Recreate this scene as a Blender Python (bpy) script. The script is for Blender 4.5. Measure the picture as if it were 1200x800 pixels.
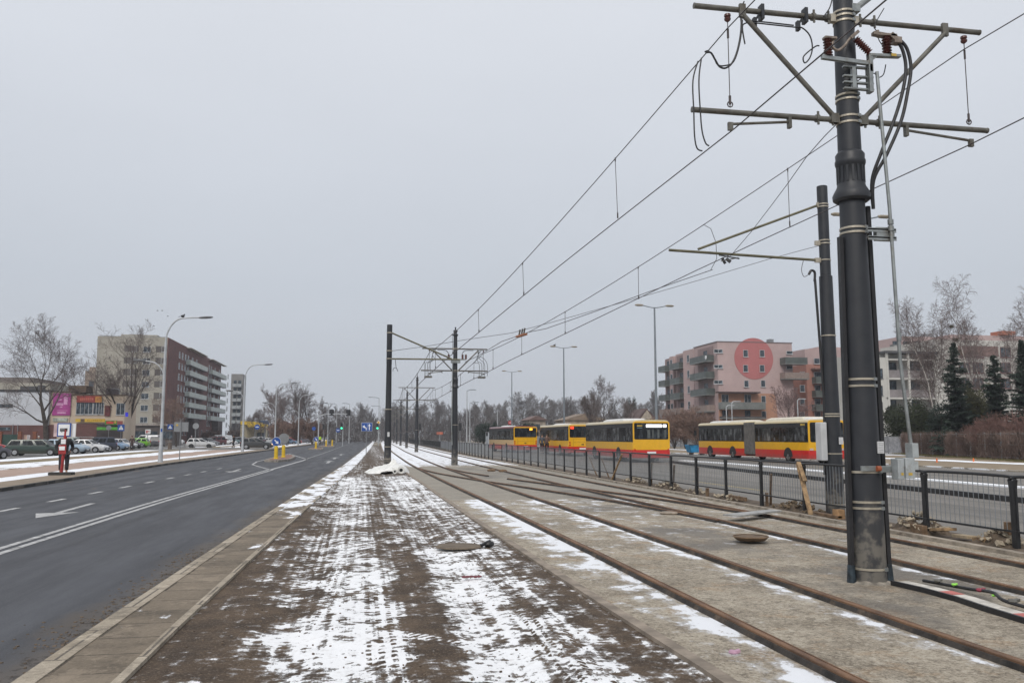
import bpy, math, random
from mathutils import Vector, Matrix
R = math.radians
for o in list(bpy.data.objects): bpy.data.objects.remove(o)
S = bpy.context.scene; COL = S.collection
HAZE = 0.00042
# ------------------------------------------------------------ camera
FPX = 985.0
CAM = Vector((0, 0, 1.72)); YAW = R(10.124); PITCH = R(6.43)
cd = bpy.data.cameras.new('camera'); cam = bpy.data.objects.new('camera', cd); COL.objects.link(cam)
cd.sensor_width = 36; cd.lens = FPX / 1200 * 36; cd.clip_start = 0.1; cd.clip_end = 6000
cam.location = CAM; cam.rotation_euler = (math.pi / 2 + PITCH, 0, -YAW); S.camera = cam
S.view_settings.view_transform = 'Standard'; S.view_settings.look = 'None'
S.view_settings.exposure = 0.18
S.view_settings.gamma = 1; S.view_settings.use_curve_mapping = False
# ------------------------------------------------------------ overcast sky and soft sun
SUN_EL, SUN_AZ = 42, 205     # azimuth clockwise from +Y
w = bpy.data.worlds.new('World'); S.world = w; w.use_nodes = True
nt = w.node_tree; nt.nodes.clear()
out = nt.nodes.new('ShaderNodeOutputWorld'); bg = nt.nodes.new('ShaderNodeBackground'); bg.inputs['Strength'].default_value = 0.1
sky = nt.nodes.new('ShaderNodeTexSky'); sky.sky_type = 'NISHITA'; sky.sun_disc = False
sky.sun_elevation = R(SUN_EL); sky.sun_rotation = R(SUN_AZ); sky.air_density = 2; sky.dust_density = 6
hs = nt.nodes.new('ShaderNodeHueSaturation'); hs.inputs['Saturation'].default_value = 0.3
tc = nt.nodes.new('ShaderNodeTexCoord'); sx = nt.nodes.new('ShaderNodeSeparateXYZ')
cr = nt.nodes.new('ShaderNodeValToRGB'); e = cr.color_ramp.elements
e[0].position = 0.0; e[0].color = (.50, .53, .575, 1); e[1].position = 0.8; e[1].color = (.80, .82, .86, 1)
q = e.new(.10); q.color = (.50, .535, .59, 1); q = e.new(.17); q.color = (.50, .54, .60, 1); q = e.new(.3); q.color = (.565, .60, .66, 1); q = e.new(.46); q.color = (.64, .67, .725, 1)
ns = nt.nodes.new('ShaderNodeTexNoise'); ns.inputs['Scale'].default_value = 1.6; ns.inputs['Detail'].default_value = 3
mp = nt.nodes.new('ShaderNodeMapping'); mp.inputs['Scale'].default_value = (1, 1, 3)
mr = nt.nodes.new('ShaderNodeMapRange'); mr.inputs['To Min'].default_value = 9.5; mr.inputs['To Max'].default_value = 10.9
vm = nt.nodes.new('ShaderNodeVectorMath'); vm.operation = 'SCALE'
mx = nt.nodes.new('ShaderNodeMix'); mx.data_type = 'RGBA'; mx.inputs[0].default_value = 0.94
L_ = nt.links.new
L_(tc.outputs['Generated'], sx.inputs[0]); L_(sx.outputs['Z'], cr.inputs[0]); L_(tc.outputs['Generated'], mp.inputs[0]); L_(mp.outputs[0], ns.inputs['Vector'])
L_(ns.outputs['Fac'], mr.inputs['Value']); L_(cr.outputs[0], vm.inputs[0]); L_(mr.outputs[0], vm.inputs['Scale'])
L_(sky.outputs[0], hs.inputs['Color']); L_(hs.outputs[0], mx.inputs[6]); L_(vm.outputs[0], mx.inputs[7]); L_(mx.outputs[2], bg.inputs['Color']); L_(bg.outputs[0], out.inputs[0])
sd = bpy.data.lights.new('sun', 'SUN'); sd.energy = 1.5; sd.angle = R(24); sd.color = (1, .94, .86)
so = bpy.data.objects.new('sun', sd); COL.objects.link(so); so.location = (0, 0, 60)
dv = Vector((math.sin(R(SUN_AZ)) * math.cos(R(SUN_EL)), math.cos(R(SUN_AZ)) * math.cos(R(SUN_EL)), math.sin(R(SUN_EL))))
so.rotation_euler = dv.to_track_quat('Z', 'Y').to_euler()

# ------------------------------------------------------------ survey: where a sighting line meets the ground or an upright plane
_r = Vector((math.cos(YAW), -math.sin(YAW), 0)); _f = Vector((math.sin(YAW) * math.cos(PITCH), math.cos(YAW) * math.cos(PITCH), math.sin(PITCH))); _u = _r.cross(_f)
def ray(x, y): return _r * (x - 600) + _u * (400 - y) + _f * FPX
def gp(x, y, z=0.0): d = ray(x, y); return CAM + d * ((z - CAM.z) / d.z)
def aY(x, y, Y): d = ray(x, y); return CAM + d * (Y / d.y)
def aX(x, y, X): d = ray(x, y); return CAM + d * (X / d.x)
def aD(x, y, D): return CAM + ray(x, y) * (D / FPX)
def gD(x, D, z=0): p = aD(x, 511, D); p.z = z; return p

# ------------------------------------------------------------ materials
MATS = {}
class N:
    """small expression helper over shader nodes"""
    def __init__(s, name):
        s.m = bpy.data.materials.new(name); s.m.use_nodes = True; s.t = s.m.node_tree; s.b = s.t.nodes['Principled BSDF']
        s.tc = s.t.nodes.new('ShaderNodeTexCoord'); s.obj = s.tc.outputs['Object']; s.uv = s.tc.outputs['UV']
    def l(s, a, b): s.t.links.new(a, b)
    def put(s, sock, v):
        if isinstance(v, bpy.types.NodeSocket): s.l(v, sock)
        elif v is not None: sock.default_value = (*v, 1) if isinstance(v, (tuple, list)) and len(v) == 3 and sock.type == 'RGBA' else v
    def map(s, v, sc=(1, 1, 1), loc=(0, 0, 0)):
        n = s.t.nodes.new('ShaderNodeMapping'); s.l(v, n.inputs[0]); n.inputs['Scale'].default_value = sc; n.inputs['Location'].default_value = loc; return n.outputs[0]
    def noise(s, v, scale=1, sc=(1, 1, 1), detail=4, rough=.55, dist=0, loc=(0, 0, 0)):
        n = s.t.nodes.new('ShaderNodeTexNoise'); s.l(s.map(v, sc, loc), n.inputs['Vector']); n.inputs['Scale'].default_value = scale
        n.inputs['Detail'].default_value = detail; n.inputs['Roughness'].default_value = rough; n.inputs['Distortion'].default_value = dist; return n.outputs['Fac']
    def voro(s, v, scale=1, sc=(1, 1, 1), out='Distance'):
        n = s.t.nodes.new('ShaderNodeTexVoronoi'); s.l(s.map(v, sc), n.inputs['Vector']); n.inputs['Scale'].default_value = scale; return n.outputs[out]
    def math(s, op, a, b=None, c=None):
        n = s.t.nodes.new('ShaderNodeMath'); n.operation = op; s.put(n.inputs[0], a); s.put(n.inputs[1], b) if b is not None else 0
        if c is not None: s.put(n.inputs[2], c)
        return n.outputs[0]
    def rng(s, v, a, b, c=0., d=1., smooth=True):
        n = s.t.nodes.new('ShaderNodeMapRange'); n.interpolation_type = 'SMOOTHSTEP' if smooth else 'LINEAR'
        s.l(v, n.inputs['Value']); n.inputs['From Min'].default_value = a; n.inputs['From Max'].default_value = b; n.inputs['To Min'].default_value = c; n.inputs['To Max'].default_value = d; return n.outputs[0]
    def mix(s, f, a, b):
        n = s.t.nodes.new('ShaderNodeMix'); n.data_type = 'RGBA'; s.put(n.inputs[0], f); s.put(n.inputs[6], a); s.put(n.inputs[7], b); return n.outputs[2]
    def ramp(s, v, pts):
        n = s.t.nodes.new('ShaderNodeValToRGB'); s.l(v, n.inputs[0]); e = n.color_ramp.elements
        e[0].position = pts[0][0]; e[0].color = (pts[0][1],) * 3 + (1,) if not isinstance(pts[0][1], tuple) else (*pts[0][1], 1)
        e[1].position = pts[-1][0]; e[1].color = (pts[-1][1],) * 3 + (1,) if not isinstance(pts[-1][1], tuple) else (*pts[-1][1], 1)
        for p, c in pts[1:-1]:
            q = e.new(p); q.color = (c,) * 3 + (1,) if not isinstance(c, tuple) else (*c, 1)
        return n.outputs[0]
    def sep(s, v): n = s.t.nodes.new('ShaderNodeSeparateXYZ'); s.l(v, n.inputs[0]); return n.outputs
    def bump(s, h, st=.3, dist=.02):
        n = s.t.nodes.new('ShaderNodeBump'); s.l(h, n.inputs['Height']); n.inputs['Strength'].default_value = st; n.inputs['Distance'].default_value = dist; s.l(n.outputs[0], s.b.inputs['Normal'])
    def brick(s, v, c1, c2, mo, scale=1, sc=(1, 1, 1), bw=.25, rh=.075, ms=.01):
        n = s.t.nodes.new('ShaderNodeTexBrick'); s.l(s.map(v, sc), n.inputs['Vector']); n.inputs['Scale'].default_value = scale
        n.inputs['Color1'].default_value = (*c1, 1); n.inputs['Color2'].default_value = (*c2, 1); n.inputs['Mortar'].default_value = (*mo, 1)
        n.inputs['Brick Width'].default_value = bw; n.inputs['Row Height'].default_value = rh; n.inputs['Mortar Size'].default_value = ms; return n.outputs
    def done(s, col, rough=.7, metal=0., spec=None):
        s.put(s.b.inputs['Base Color'], col); s.put(s.b.inputs['Roughness'], rough); s.put(s.b.inputs['Metallic'], metal)
        if spec is not None: s.b.inputs['Specular IOR Level'].default_value = spec
        return s.m
def mat(name, col, rough=.6, metal=0., var=.25, sc=3., grime=None, bump=0, spec=None):
    """plain coloured material with procedural unevenness"""
    if name in MATS: return MATS[name]
    n = N(name); f = n.noise(n.obj, sc, detail=5); g = n.noise(n.obj, sc * 7, detail=2)
    a = tuple(max(0, c * (1 - var)) for c in col); b = tuple(min(1, c * (1 + var)) for c in col)
    c = n.mix(n.rng(f, .3, .7), a, b)
    if grime: c = n.mix(n.rng(n.noise(n.obj, sc * .7, detail=6, rough=.7, loc=(3, 1, 7)), .5, .72), c, grime)
    if bump: n.bump(g, bump, .01)
    MATS[name] = n.done(c, n.rng(g, .2, .8, max(0, rough - .1), min(1, rough + .1)), metal, spec); return MATS[name]
def glow(name, col, st):
    if name in MATS: return MATS[name]
    n = N(name); n.b.inputs['Emission Color'].default_value = (*col, 1); n.b.inputs['Emission Strength'].default_value = st
    f = n.noise(n.obj, 9); MATS[name] = n.done(n.mix(f, col, tuple(c * .8 for c in col)), .3); return MATS[name]

# ------------------------------------------------------------ mesh building
ORG = {}
class MB:
    def __init__(s): s.v = []; s.f = []; s.uv = None
    def add(s, vs, fs): b = len(s.v); s.v += [tuple(v) for v in vs]; s.f += [tuple(i + b for i in f) for f in fs]; return s
    def box(s, x0, x1, y0, y1, z0, z1):
        return s.add([(x, y, z) for z in (z0, z1) for y in (y0, y1) for x in (x0, x1)], [(0, 2, 3, 1), (4, 5, 7, 6), (0, 1, 5, 4), (2, 6, 7, 3), (0, 4, 6, 2), (1, 3, 7, 5)])
    def cbox(s, c, u, v, w_):
        """oriented box: centre and three half-axis vectors"""
        c, u, v, w_ = map(Vector, (c, u, v, w_))
        return s.add([c + a * u + b * v + d * w_ for d in (-1, 1) for b in (-1, 1) for a in (-1, 1)], [(0, 2, 3, 1), (4, 5, 7, 6), (0, 1, 5, 4), (2, 6, 7, 3), (0, 4, 6, 2), (1, 3, 7, 5)])
    def bar(s, p, q, w_, h=None, up=(0, 0, 1)):
        p, q = Vector(p), Vector(q); d = q - p; up = Vector(up)
        if abs(d.normalized().dot(up)) > .98: up = Vector((1, 0, 0))
        u = d.cross(up).normalized(); v = u.cross(d).normalized()
        return s.cbox((p + q) / 2, d / 2, u * w_ / 2, v * (h or w_) / 2)
    def tube(s, pts, r, n=8, cap=True):
        pts = [Vector(p) for p in pts]; k = len(pts); rs = r if isinstance(r, (list, tuple)) else [r] * k; b = len(s.v); prev = None
        for i, p in enumerate(pts):
            t = (pts[min(i + 1, k - 1)] - pts[max(i - 1, 0)])
            t = t.normalized() if t.length > 1e-9 else Vector((0, 0, 1))
            if prev is None: a = t.orthogonal().normalized()
            else:
                a = prev - t * prev.dot(t); a = a.normalized() if a.length > 1e-6 else t.orthogonal().normalized()
            prev = a; c = t.cross(a)
            for j in range(n):
                an = 2 * math.pi * j / n; s.v.append(tuple(p + (a * math.cos(an) + c * math.sin(an)) * rs[i]))
        for i in range(k - 1):
            for j in range(n): s.f.append((b + i * n + j, b + i * n + (j + 1) % n, b + (i + 1) * n + (j + 1) % n, b + (i + 1) * n + j))
        if cap and n > 2: s.f.append(tuple(b + j for j in range(n - 1, -1, -1))); s.f.append(tuple(b + (k - 1) * n + j for j in range(n)))
        return s
    def lathe(s, prof, c=(0, 0, 0), n=24, cap=True):
        b = len(s.v); c = Vector(c)
        for r, z in prof:
            for j in range(n): an = 2 * math.pi * j / n; s.v.append((c.x + r * math.cos(an), c.y + r * math.sin(an), c.z + z))
        for i in range(len(prof) - 1):
            for j in range(n): s.f.append((b + i * n + j, b + i * n + (j + 1) % n, b + (i + 1) * n + (j + 1) % n, b + (i + 1) * n + j))
        if cap: s.f.append(tuple(b + j for j in range(n - 1, -1, -1))); s.f.append(tuple(b + (len(prof) - 1) * n + j for j in range(n)))
        return s
    def rings(s, rings, closed_ring=True, cap=True):
        b = len(s.v); n = len(rings[0])
        for r in rings: s.v += [tuple(p) for p in r]
        for i in range(len(rings) - 1):
            for j in range(n if closed_ring else n - 1): s.f.append((b + i * n + j, b + i * n + (j + 1) % n, b + (i + 1) * n + (j + 1) % n, b + (i + 1) * n + j))
        if cap: s.f.append(tuple(b + j for j in range(n - 1, -1, -1))); s.f.append(tuple(b + (len(rings) - 1) * n + j for j in range(n)))
        return s
    def ball(s, c, r, n=10, m=7):
        c = Vector(c); r = r if isinstance(r, (tuple, list)) else (r, r, r)
        rings = []
        for i in range(m + 1):
            th = math.pi * (i + .02) / (m + .04)
            rings.append([(c.x + r[0] * math.sin(th) * math.cos(2 * math.pi * j / n), c.y + r[1] * math.sin(th) * math.sin(2 * math.pi * j / n), c.z - r[2] * math.cos(th)) for j in range(n)])
        return s.rings(rings)
    def prism(s, poly, axis_o, u, v, w_):
        """extrude a 2-D outline (a, b) placed at axis_o + a*u + b*v by the vector w_"""
        o, u, v, w_ = map(Vector, (axis_o, u, v, w_)); A = [o + u * a + v * b for a, b in poly]; n = len(A); b0 = len(s.v)
        s.v += [tuple(p) for p in A] + [tuple(p + w_) for p in A]
        s.f.append(tuple(b0 + j for j in range(n))); s.f.append(tuple(b0 + n + j for j in range(n - 1, -1, -1)))
        for j in range(n): s.f.append((b0 + j, b0 + n + j, b0 + n + (j + 1) % n, b0 + (j + 1) % n))
        return s
    def build(s, name, m, parent=None, smooth=False, loc=None, bevel=0):
        org = Vector(ORG.get(parent.name, (0, 0, 0))) if parent else Vector(loc or (0, 0, 0))
        me = bpy.data.meshes.new(name); me.from_pydata([tuple(Vector(v) - org) for v in s.v], [], s.f)
        if s.uv:
            ul = me.uv_layers.new(name='UVMap'); 
            for lp in me.loops: ul.data[lp.index].uv = s.uv[lp.vertex_index]
        me.materials.append(m)
        if smooth:
            me.polygons.foreach_set('use_smooth', [True] * len(me.polygons))
            try: me.set_sharp_from_angle(angle=R(40))
            except Exception: pass
        me.update(); o = bpy.data.objects.new(name, me); COL.objects.link(o)
        if parent: o.parent = parent; ORG[o.name] = tuple(org)
        else: o.location = org
        if bevel:
            b = o.modifiers.new('bevel', 'BEVEL'); b.width = bevel; b.segments = 2; b.limit_method = 'ANGLE'
        return o
def tag(o, label=None, cat=None, group=None, kind=None):
    for k, v in (('label', label), ('category', cat), ('group', group), ('kind', kind)):
        if v: o[k] = v
    return o
def thing(name, loc, label, cat, group=None, rz=0):
    o = bpy.data.objects.new(name, None); COL.objects.link(o); o.empty_display_size = .3
    o.location = loc; o.rotation_euler.z = rz; tag(o, label, cat, group); ORG[o.name] = tuple(loc); return o
def local(o): ORG[o.name] = (0, 0, 0); return o   # parts given in the thing's own coordinates
def struct(mb, name, m, **k): o = mb.build(name, m, **k); o['kind'] = 'structure'; return o
def copy_tree(o, parent=None):
    c = o.copy(); COL.objects.link(c); c.parent = parent
    for ch in list(o.children): copy_tree(ch, c)
    return c
def text_mesh(txt, size, m, parent, loc, rot, name='lettering', ext=.004, align='CENTER', sx=1):
    cu = bpy.data.curves.new('t', 'FONT'); cu.body = txt; cu.size = size; cu.extrude = ext; cu.align_x = align; cu.align_y = 'CENTER'
    to = bpy.data.objects.new('t', cu); COL.objects.link(to); dg = bpy.context.evaluated_depsgraph_get()
    me = bpy.data.meshes.new_from_object(to.evaluated_get(dg)); me.name = name; bpy.data.objects.remove(to)
    me.materials.clear(); me.materials.append(m)
    o = bpy.data.objects.new(name, me); COL.objects.link(o); o.parent = parent
    o.location = Vector(loc) - Vector(ORG.get(parent.name, (0, 0, 0))); o.rotation_euler = rot; o.scale = (sx, 1, 1); return o
def lerp(tab, y):
    if y <= tab[0][0]: return tab[0][1]
    for (a, b), (c, d) in zip(tab, tab[1:]):
        if y <= c: return b + (d - b) * (y - a) / (c - a)
    return tab[-1][1]
def frange(a, b, st):
    o = []; 
    while a < b: o.append(a); a += st
    return o + [b]
# ------------------------------------------------------------ plan lines, X as a function of the distance Y along the avenue
def smoothtab(tab):
    def f(y):
        return (lerp(tab, y - 4) + 2 * lerp(tab, y) + lerp(tab, y + 4)) / 4 if y > 12 else lerp(tab, y)
    return f
XR = smoothtab([(-20, -2.42), (7, -2.31), (12.5, -2.17), (21, -1.93), (49, -1.0), (83, -.2), (130, .8), (200, 2.2), (300, 4), (600, 11)])
XD = smoothtab([(-20, -5.4), (14, -5.34), (25, -5.24), (39, -4.75), (59, -4.2), (83, -3.8), (160, -3.0), (300, 0), (600, 7)])
XL = smoothtab([(-20, -11.0), (30, -11.05), (54, -11.45), (81, -11.1), (136, -10.5), (300, -7), (600, 0)])
XS = smoothtab([(-20, 2.60), (6, 2.56), (9, 2.47), (20, 2.32), (31, 2.25), (51, 2.0), (94, 2.5), (155, 3.7), (226, 5.2), (300, 7.5), (600, 14)])
DX = smoothtab([(-20, 0), (12, 0), (20, -.08), (30, -.25), (45, -.40), (55, -.40), (75, -.2), (94, 0), (124, .65), (155, 1.2), (184, 1.8), (226, 2.7), (300, 5), (600, 12)])
XF = lambda y: 9.68 + (DX(y) if y > 60 else 0) * 1
def ribbon(name, f0, f1, z, ys, m, nx=1, kind='structure', zf=None):
    mb = MB(); mb.uv = []
    for y in ys:
        a, b = f0(y), f1(y)
        for i in range(nx + 1):
            x = a + (b - a) * i / nx; mb.v.append((x, y, zf(x, y, z) if zf else z)); mb.uv.append((x - b, y))
    for k in range(len(ys) - 1):
        for i in range(nx): p = k * (nx + 1) + i; mb.f.append((p, p + 1, p + nx + 2, p + nx + 1))
    o = mb.build(name, m, smooth=bool(zf)); o['kind'] = kind; return o
def kerb(name, f, wl, wr, z0, z1, ys, m, top=None):
    mb = MB(); mb.uv = []
    for y in ys:
        x = f(y)
        for dx, z in ((-wl, z0), (-wl, z1), (wr, z1), (wr, z0)): mb.v.append((x + dx, y, z)); mb.uv.append((dx, y))
    n = len(ys)
    for k in range(n - 1):
        for j in range(3): p = k * 4 + j; mb.f.append((p, p + 1, p + 5, p + 4))
    mb.f.append((0, 3, 2, 1)); mb.f.append(tuple((n - 1) * 4 + j for j in range(4)))
    return struct(mb, name, m)
# ------------------------------------------------------------ ground materials
def snow_on(n, base, mask, snow=(.80, .82, .86)):
    return n.mix(mask, base, snow)
def m_base():
    n = N('winter_ground'); c = n.mix(n.rng(n.noise(n.obj, .05, detail=8), .4, .6), (.16, .13, .09), (.21, .18, .13))
    s_ = n.rng(n.noise(n.obj, .04, sc=(2, .6, 1), detail=9, rough=.65), .52, .56)
    return n.done(snow_on(n, c, s_), .95)
def m_asphalt(name, lo, hi, dirt=True, snow=0.0):
    n = N(name); big = n.noise(n.obj, .35, sc=(1.6, .12, 1), detail=5); mid = n.noise(n.obj, 1.6, sc=(1, .16, 1), detail=7, rough=.65); gr = n.noise(n.obj, 60, detail=4, rough=.85)
    c = n.mix(n.rng(big, .3, .7), lo, hi)
    c = n.mix(n.rng(mid, .4, .75, 0, .3), c, tuple(v * .75 for v in lo))
    c = n.mix(n.math('MULTIPLY', n.rng(gr, .52, .68), .75), c, tuple(v * 2.3 for v in hi))
    c = n.mix(n.math('MULTIPLY', n.rng(gr, .34, .48, 1, 0), .8), c, tuple(v * .4 for v in lo))
    lanes = n.noise(n.obj, 1.0, sc=(1.5, .02, 1), detail=5, rough=.6); c = n.mix(n.rng(lanes, .42, .62, 0, .28), c, tuple(v * 1.4 for v in hi)); c = n.mix(n.rng(lanes, .50, .36, 0, .45), c, tuple(v * .6 for v in lo))
    spots = n.noise(n.obj, 2.4, detail=8, rough=.75, loc=(3, 9, 0)); c = n.mix(n.rng(spots, .62, .70, 0, .6), c, tuple(v * .5 for v in lo))
    if dirt:
        u = n.sep(n.uv)[0]; nn = n.noise(n.obj, 1.6, sc=(1, .6, 1), detail=8, rough=.65)
        d = n.math('MULTIPLY', n.rng(n.math('ADD', u, n.math('MULTIPLY', nn, 1.3)), .05, .62), .8)
        c = n.mix(d, c, (.085, .070, .056))
        clods = n.math('MULTIPLY', n.rng(n.math('ADD', n.noise(n.obj, 9, sc=(1, .6, 1), detail=7, rough=.8), n.math('MULTIPLY', n.rng(u, -.55, -.03), .12)), .62, .65), n.rng(n.math('ADD', u, n.math('MULTIPLY', nn, 1.1)), -.25, .35))
        c = n.mix(clods, c, (.028, .02, .015))
        pt = n.math('MULTIPLY', n.rng(n.noise(n.obj, 1.2, sc=(1, .5, 1), detail=6, loc=(9, 3, 0)), .66, .7), n.rng(u, -6.5, -5.2, 1, 0))
        c = n.mix(n.math('MULTIPLY', pt, .5), c, (.22, .13, .07))
    if snow:
        c = snow_on(n, c, n.rng(n.noise(n.obj, .3, sc=(1.5, .5, 1), detail=9, rough=.7), 1 - snow, 1 - snow + .05))
    n.bump(gr, .35, .004)
    return n.done(c, n.rng(mid, .3, .7, .62, .85))
def m_pave(name, c1, c2, mo, bw, rh, snowy=0, stretch=None, uvm=True):
    n = N(name); b = n.brick(n.uv if uvm else n.obj, c1, c2, mo, 1, (1, 1, 1), bw, rh, .012)
    c = n.mix(n.rng(n.noise(n.obj, 1.3, detail=8, rough=.7), .42, .7), b[0], tuple(v * .42 for v in c1))
    c = n.mix(n.rng(n.noise(n.obj, 26, detail=6, rough=.8), .52, .68, 0, .6), c, tuple(v * 1.45 for v in c2)); c = n.mix(n.rng(n.noise(n.obj, 26, detail=6, rough=.8, loc=(3, 3, 0)), .47, .34, 0, .6), c, tuple(v * .4 for v in c1)); c = n.mix(n.rng(n.noise(n.obj, 2.2, detail=8, rough=.75, loc=(8, 1, 0)), .53, .62, 0, .5), c, tuple(v * 1.35 for v in c2))
    if snowy: YY = n.sep(n.obj)[1]; far = n.math('MULTIPLY', n.math('ADD', n.math('MULTIPLY', n.rng(YY, 16, 22), .75), n.math('MULTIPLY', n.rng(YY, 34, 62), .3)), .19); c = snow_on(n, c, n.rng(n.math('ADD', n.noise(n.obj, 1.2, sc=(1, .6, 1), detail=9, rough=.72), far), 1.02 - snowy - .16, 1.06 - snowy - .16))
    n.bump(n.math('ADD', n.noise(n.obj, 25, detail=4), b[1]), .4, .008)
    return n.done(c, .88)
def m_strip():
    """churned earth of the median: snow left between wheel ruts and tread marks"""
    n = N('earth_and_snow'); P = n.obj; X, Y, Z = n.sep(P)
    wob = n.math('MULTIPLY', n.math('SUBTRACT', n.noise(P, .5, sc=(.4, 1, 1), detail=4), .5), .8)
    wb2 = n.math('MULTIPLY', n.math('SUBTRACT', n.noise(P, 4, detail=4, rough=.7), .5), .22)
    xw = n.math('ADD', n.math('ADD', X, wob), wb2)
    xs = n.math('ADD', n.math('MULTIPLY', xw, 1 / 6.), .5)
    lane = n.ramp(xs, [(0, .0), (.24, .10), (.30, .22), (.37, .32), (.40, .46), (.44, .56), (.53, .60), (.565, .5), (.59, .22), (.625, .2), (.645, .5), (.70, .56), (.80, .54), (.84, .40), (.87, .24), (.93, .34), (1, .2)])
    farther = n.rng(Y, 9, 14); lane2 = n.ramp(xs, [(0, .0), (.27, .16), (.33, .34), (.42, .48), (.5, .50), (.585, .34), (.63, .36), (.68, .48), (.8, .52), (.9, .42), (1, .3)])
    lane = n.mix(farther, lane, lane2)
    yb = n.ramp(n.math('MULTIPLY', Y, 1 / 120.), [(0, .5), (.06, .5), (.115, .5), (.13, .44), (.16, .5), (.22, .56), (.27, .62), (.295, .52), (.315, .24), (.6, .22), (1, .3)])
    big = n.noise(P, .9, detail=3); mid = n.noise(P, 3.2, detail=6, rough=.62, dist=.6); fine = n.noise(P, 13, detail=6, rough=.72); micro = n.noise(P, 48, detail=4, rough=.75)
    streak = n.noise(P, 5, sc=(1.9, .028, 1), detail=4, rough=.6, dist=.15); crumb = n.voro(P, 9, sc=(1, 1.3, 1)); rot = n.t.nodes.new('ShaderNodeMapping'); n.l(P, rot.inputs[0]); rot.inputs['Rotation'].default_value = (0, 0, R(35)); diag = n.noise(rot.outputs[0], 3.2, sc=(2.6, .35, 1), detail=5, rough=.65)
    v = n.math('ADD', n.math('MULTIPLY', lane, .66), n.math('MULTIPLY', yb, .42))
    for t, k in ((big, .50), (mid, .72), (fine, .52), (micro, .22), (streak, .50), (crumb, .26), (diag, .42)): v = n.math('ADD', v, n.math('MULTIPLY', n.math('SUBTRACT', t, .5 if t is not crumb else .35), k))
    def wave(x_, k, ph=0): return n.math('SINE', n.math('ADD', n.math('MULTIPLY', x_, k), ph))
    jit = n.math('MULTIPLY', n.math('SUBTRACT', n.noise(P, 7, detail=3), .5), .05)
    def tread(cx, hw, kx, ky, y0, y1, slope=0., skew=0.):
        xx = n.math('ADD', n.math('SUBTRACT', n.math('SUBTRACT', X, cx), n.math('MULTIPLY', Y, slope)), jit)
        band = n.math('MULTIPLY', n.rng(n.math('ABSOLUTE', xx), hw, hw * .8), n.math('MULTIPLY', n.rng(Y, y0, y0 + .9), n.rng(Y, y1, y1 - 1.2)))
        yy = n.math('ADD', n.math('ADD', Y, n.math('MULTIPLY', n.math('ABSOLUTE', xx), skew)), jit)
        return n.math('MULTIPLY', band, n.math('MULTIPLY', n.rng(wave(xx, kx), -.3, .5), n.rng(wave(yy, ky), -.8, .3)))
    t = None
    for a in ((.27, .23, 62, 54, 5.5, 10.4, 0, .0), (.33, .2, 70, 62, 14, 22, 0, 0), (-.42, .17, 60, 58, 10.5, 19, -.015, .5), (.95, .16, 75, 70, 13, 20, .02, 1.), (1.45, .20, 64, 66, 5, 9.5, .03, 1.5), (-.9, .15, 75, 70, 8, 13, .06, 1.), (1.85, .14, 80, 75, 8, 16, -.02, 1.)):
        q_ = tread(*a); t = q_ if t is None else n.math('MAXIMUM', t, q_)
    yc = n.math('SUBTRACT', Y, n.math('ADD', n.math('MULTIPLY', X, -.75), 7.75)); br = n.math('MULTIPLY', n.rng(n.math('ABSOLUTE', n.math('ADD', yc, jit)), .15, .10), n.math('MULTIPLY', n.rng(X, .2, .5), n.rng(X, 1.6, 1.2)))
    v = n.math('ADD', v, n.math('MULTIPLY', br, .16)); t = n.math('MAXIMUM', t, n.math('MULTIPLY', br, n.rng(wave(n.math('SUBTRACT', X, Y), 70), -.3, .6)))
    brk = n.rng(n.noise(P, 3.5, detail=5, rough=.65, loc=(4, 4, 0)), .40, .62)
    v = n.math('SUBTRACT', v, n.math('MULTIPLY', n.math('MULTIPLY', t, brk), .34))
    mask = n.rng(v, .570, .597)
    thin = n.rng(v, .46, .57, 0, .22)
    soil = n.mix(n.rng(n.noise(P, 1.8, detail=9, rough=.75), .36, .64), (.038, .024, .014), (.105, .071, .044))
    soil = n.mix(n.rng(micro, .52, .66, 0, .8), soil, (.19, .145, .105)); soil = n.mix(n.rng(micro, .44, .3, 0, .7), soil, (.018, .012, .009))
    c = snow_on(n, soil, n.math('MAXIMUM', mask, thin), (.89, .90, .92))
    c = n.mix(n.math('MULTIPLY', n.rng(fine, .52, .68), n.math('MULTIPLY', mask, .30)), c, (.36, .32, .28))
    n.bump(n.math('ADD', n.math('MULTIPLY', mask, .45), n.math('ADD', n.math('MULTIPLY', fine, .6), n.math('MULTIPLY', micro, .45))), .8, .03)
    return n.done(c, n.rng(mask, 0, 1, .92, .7))
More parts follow.
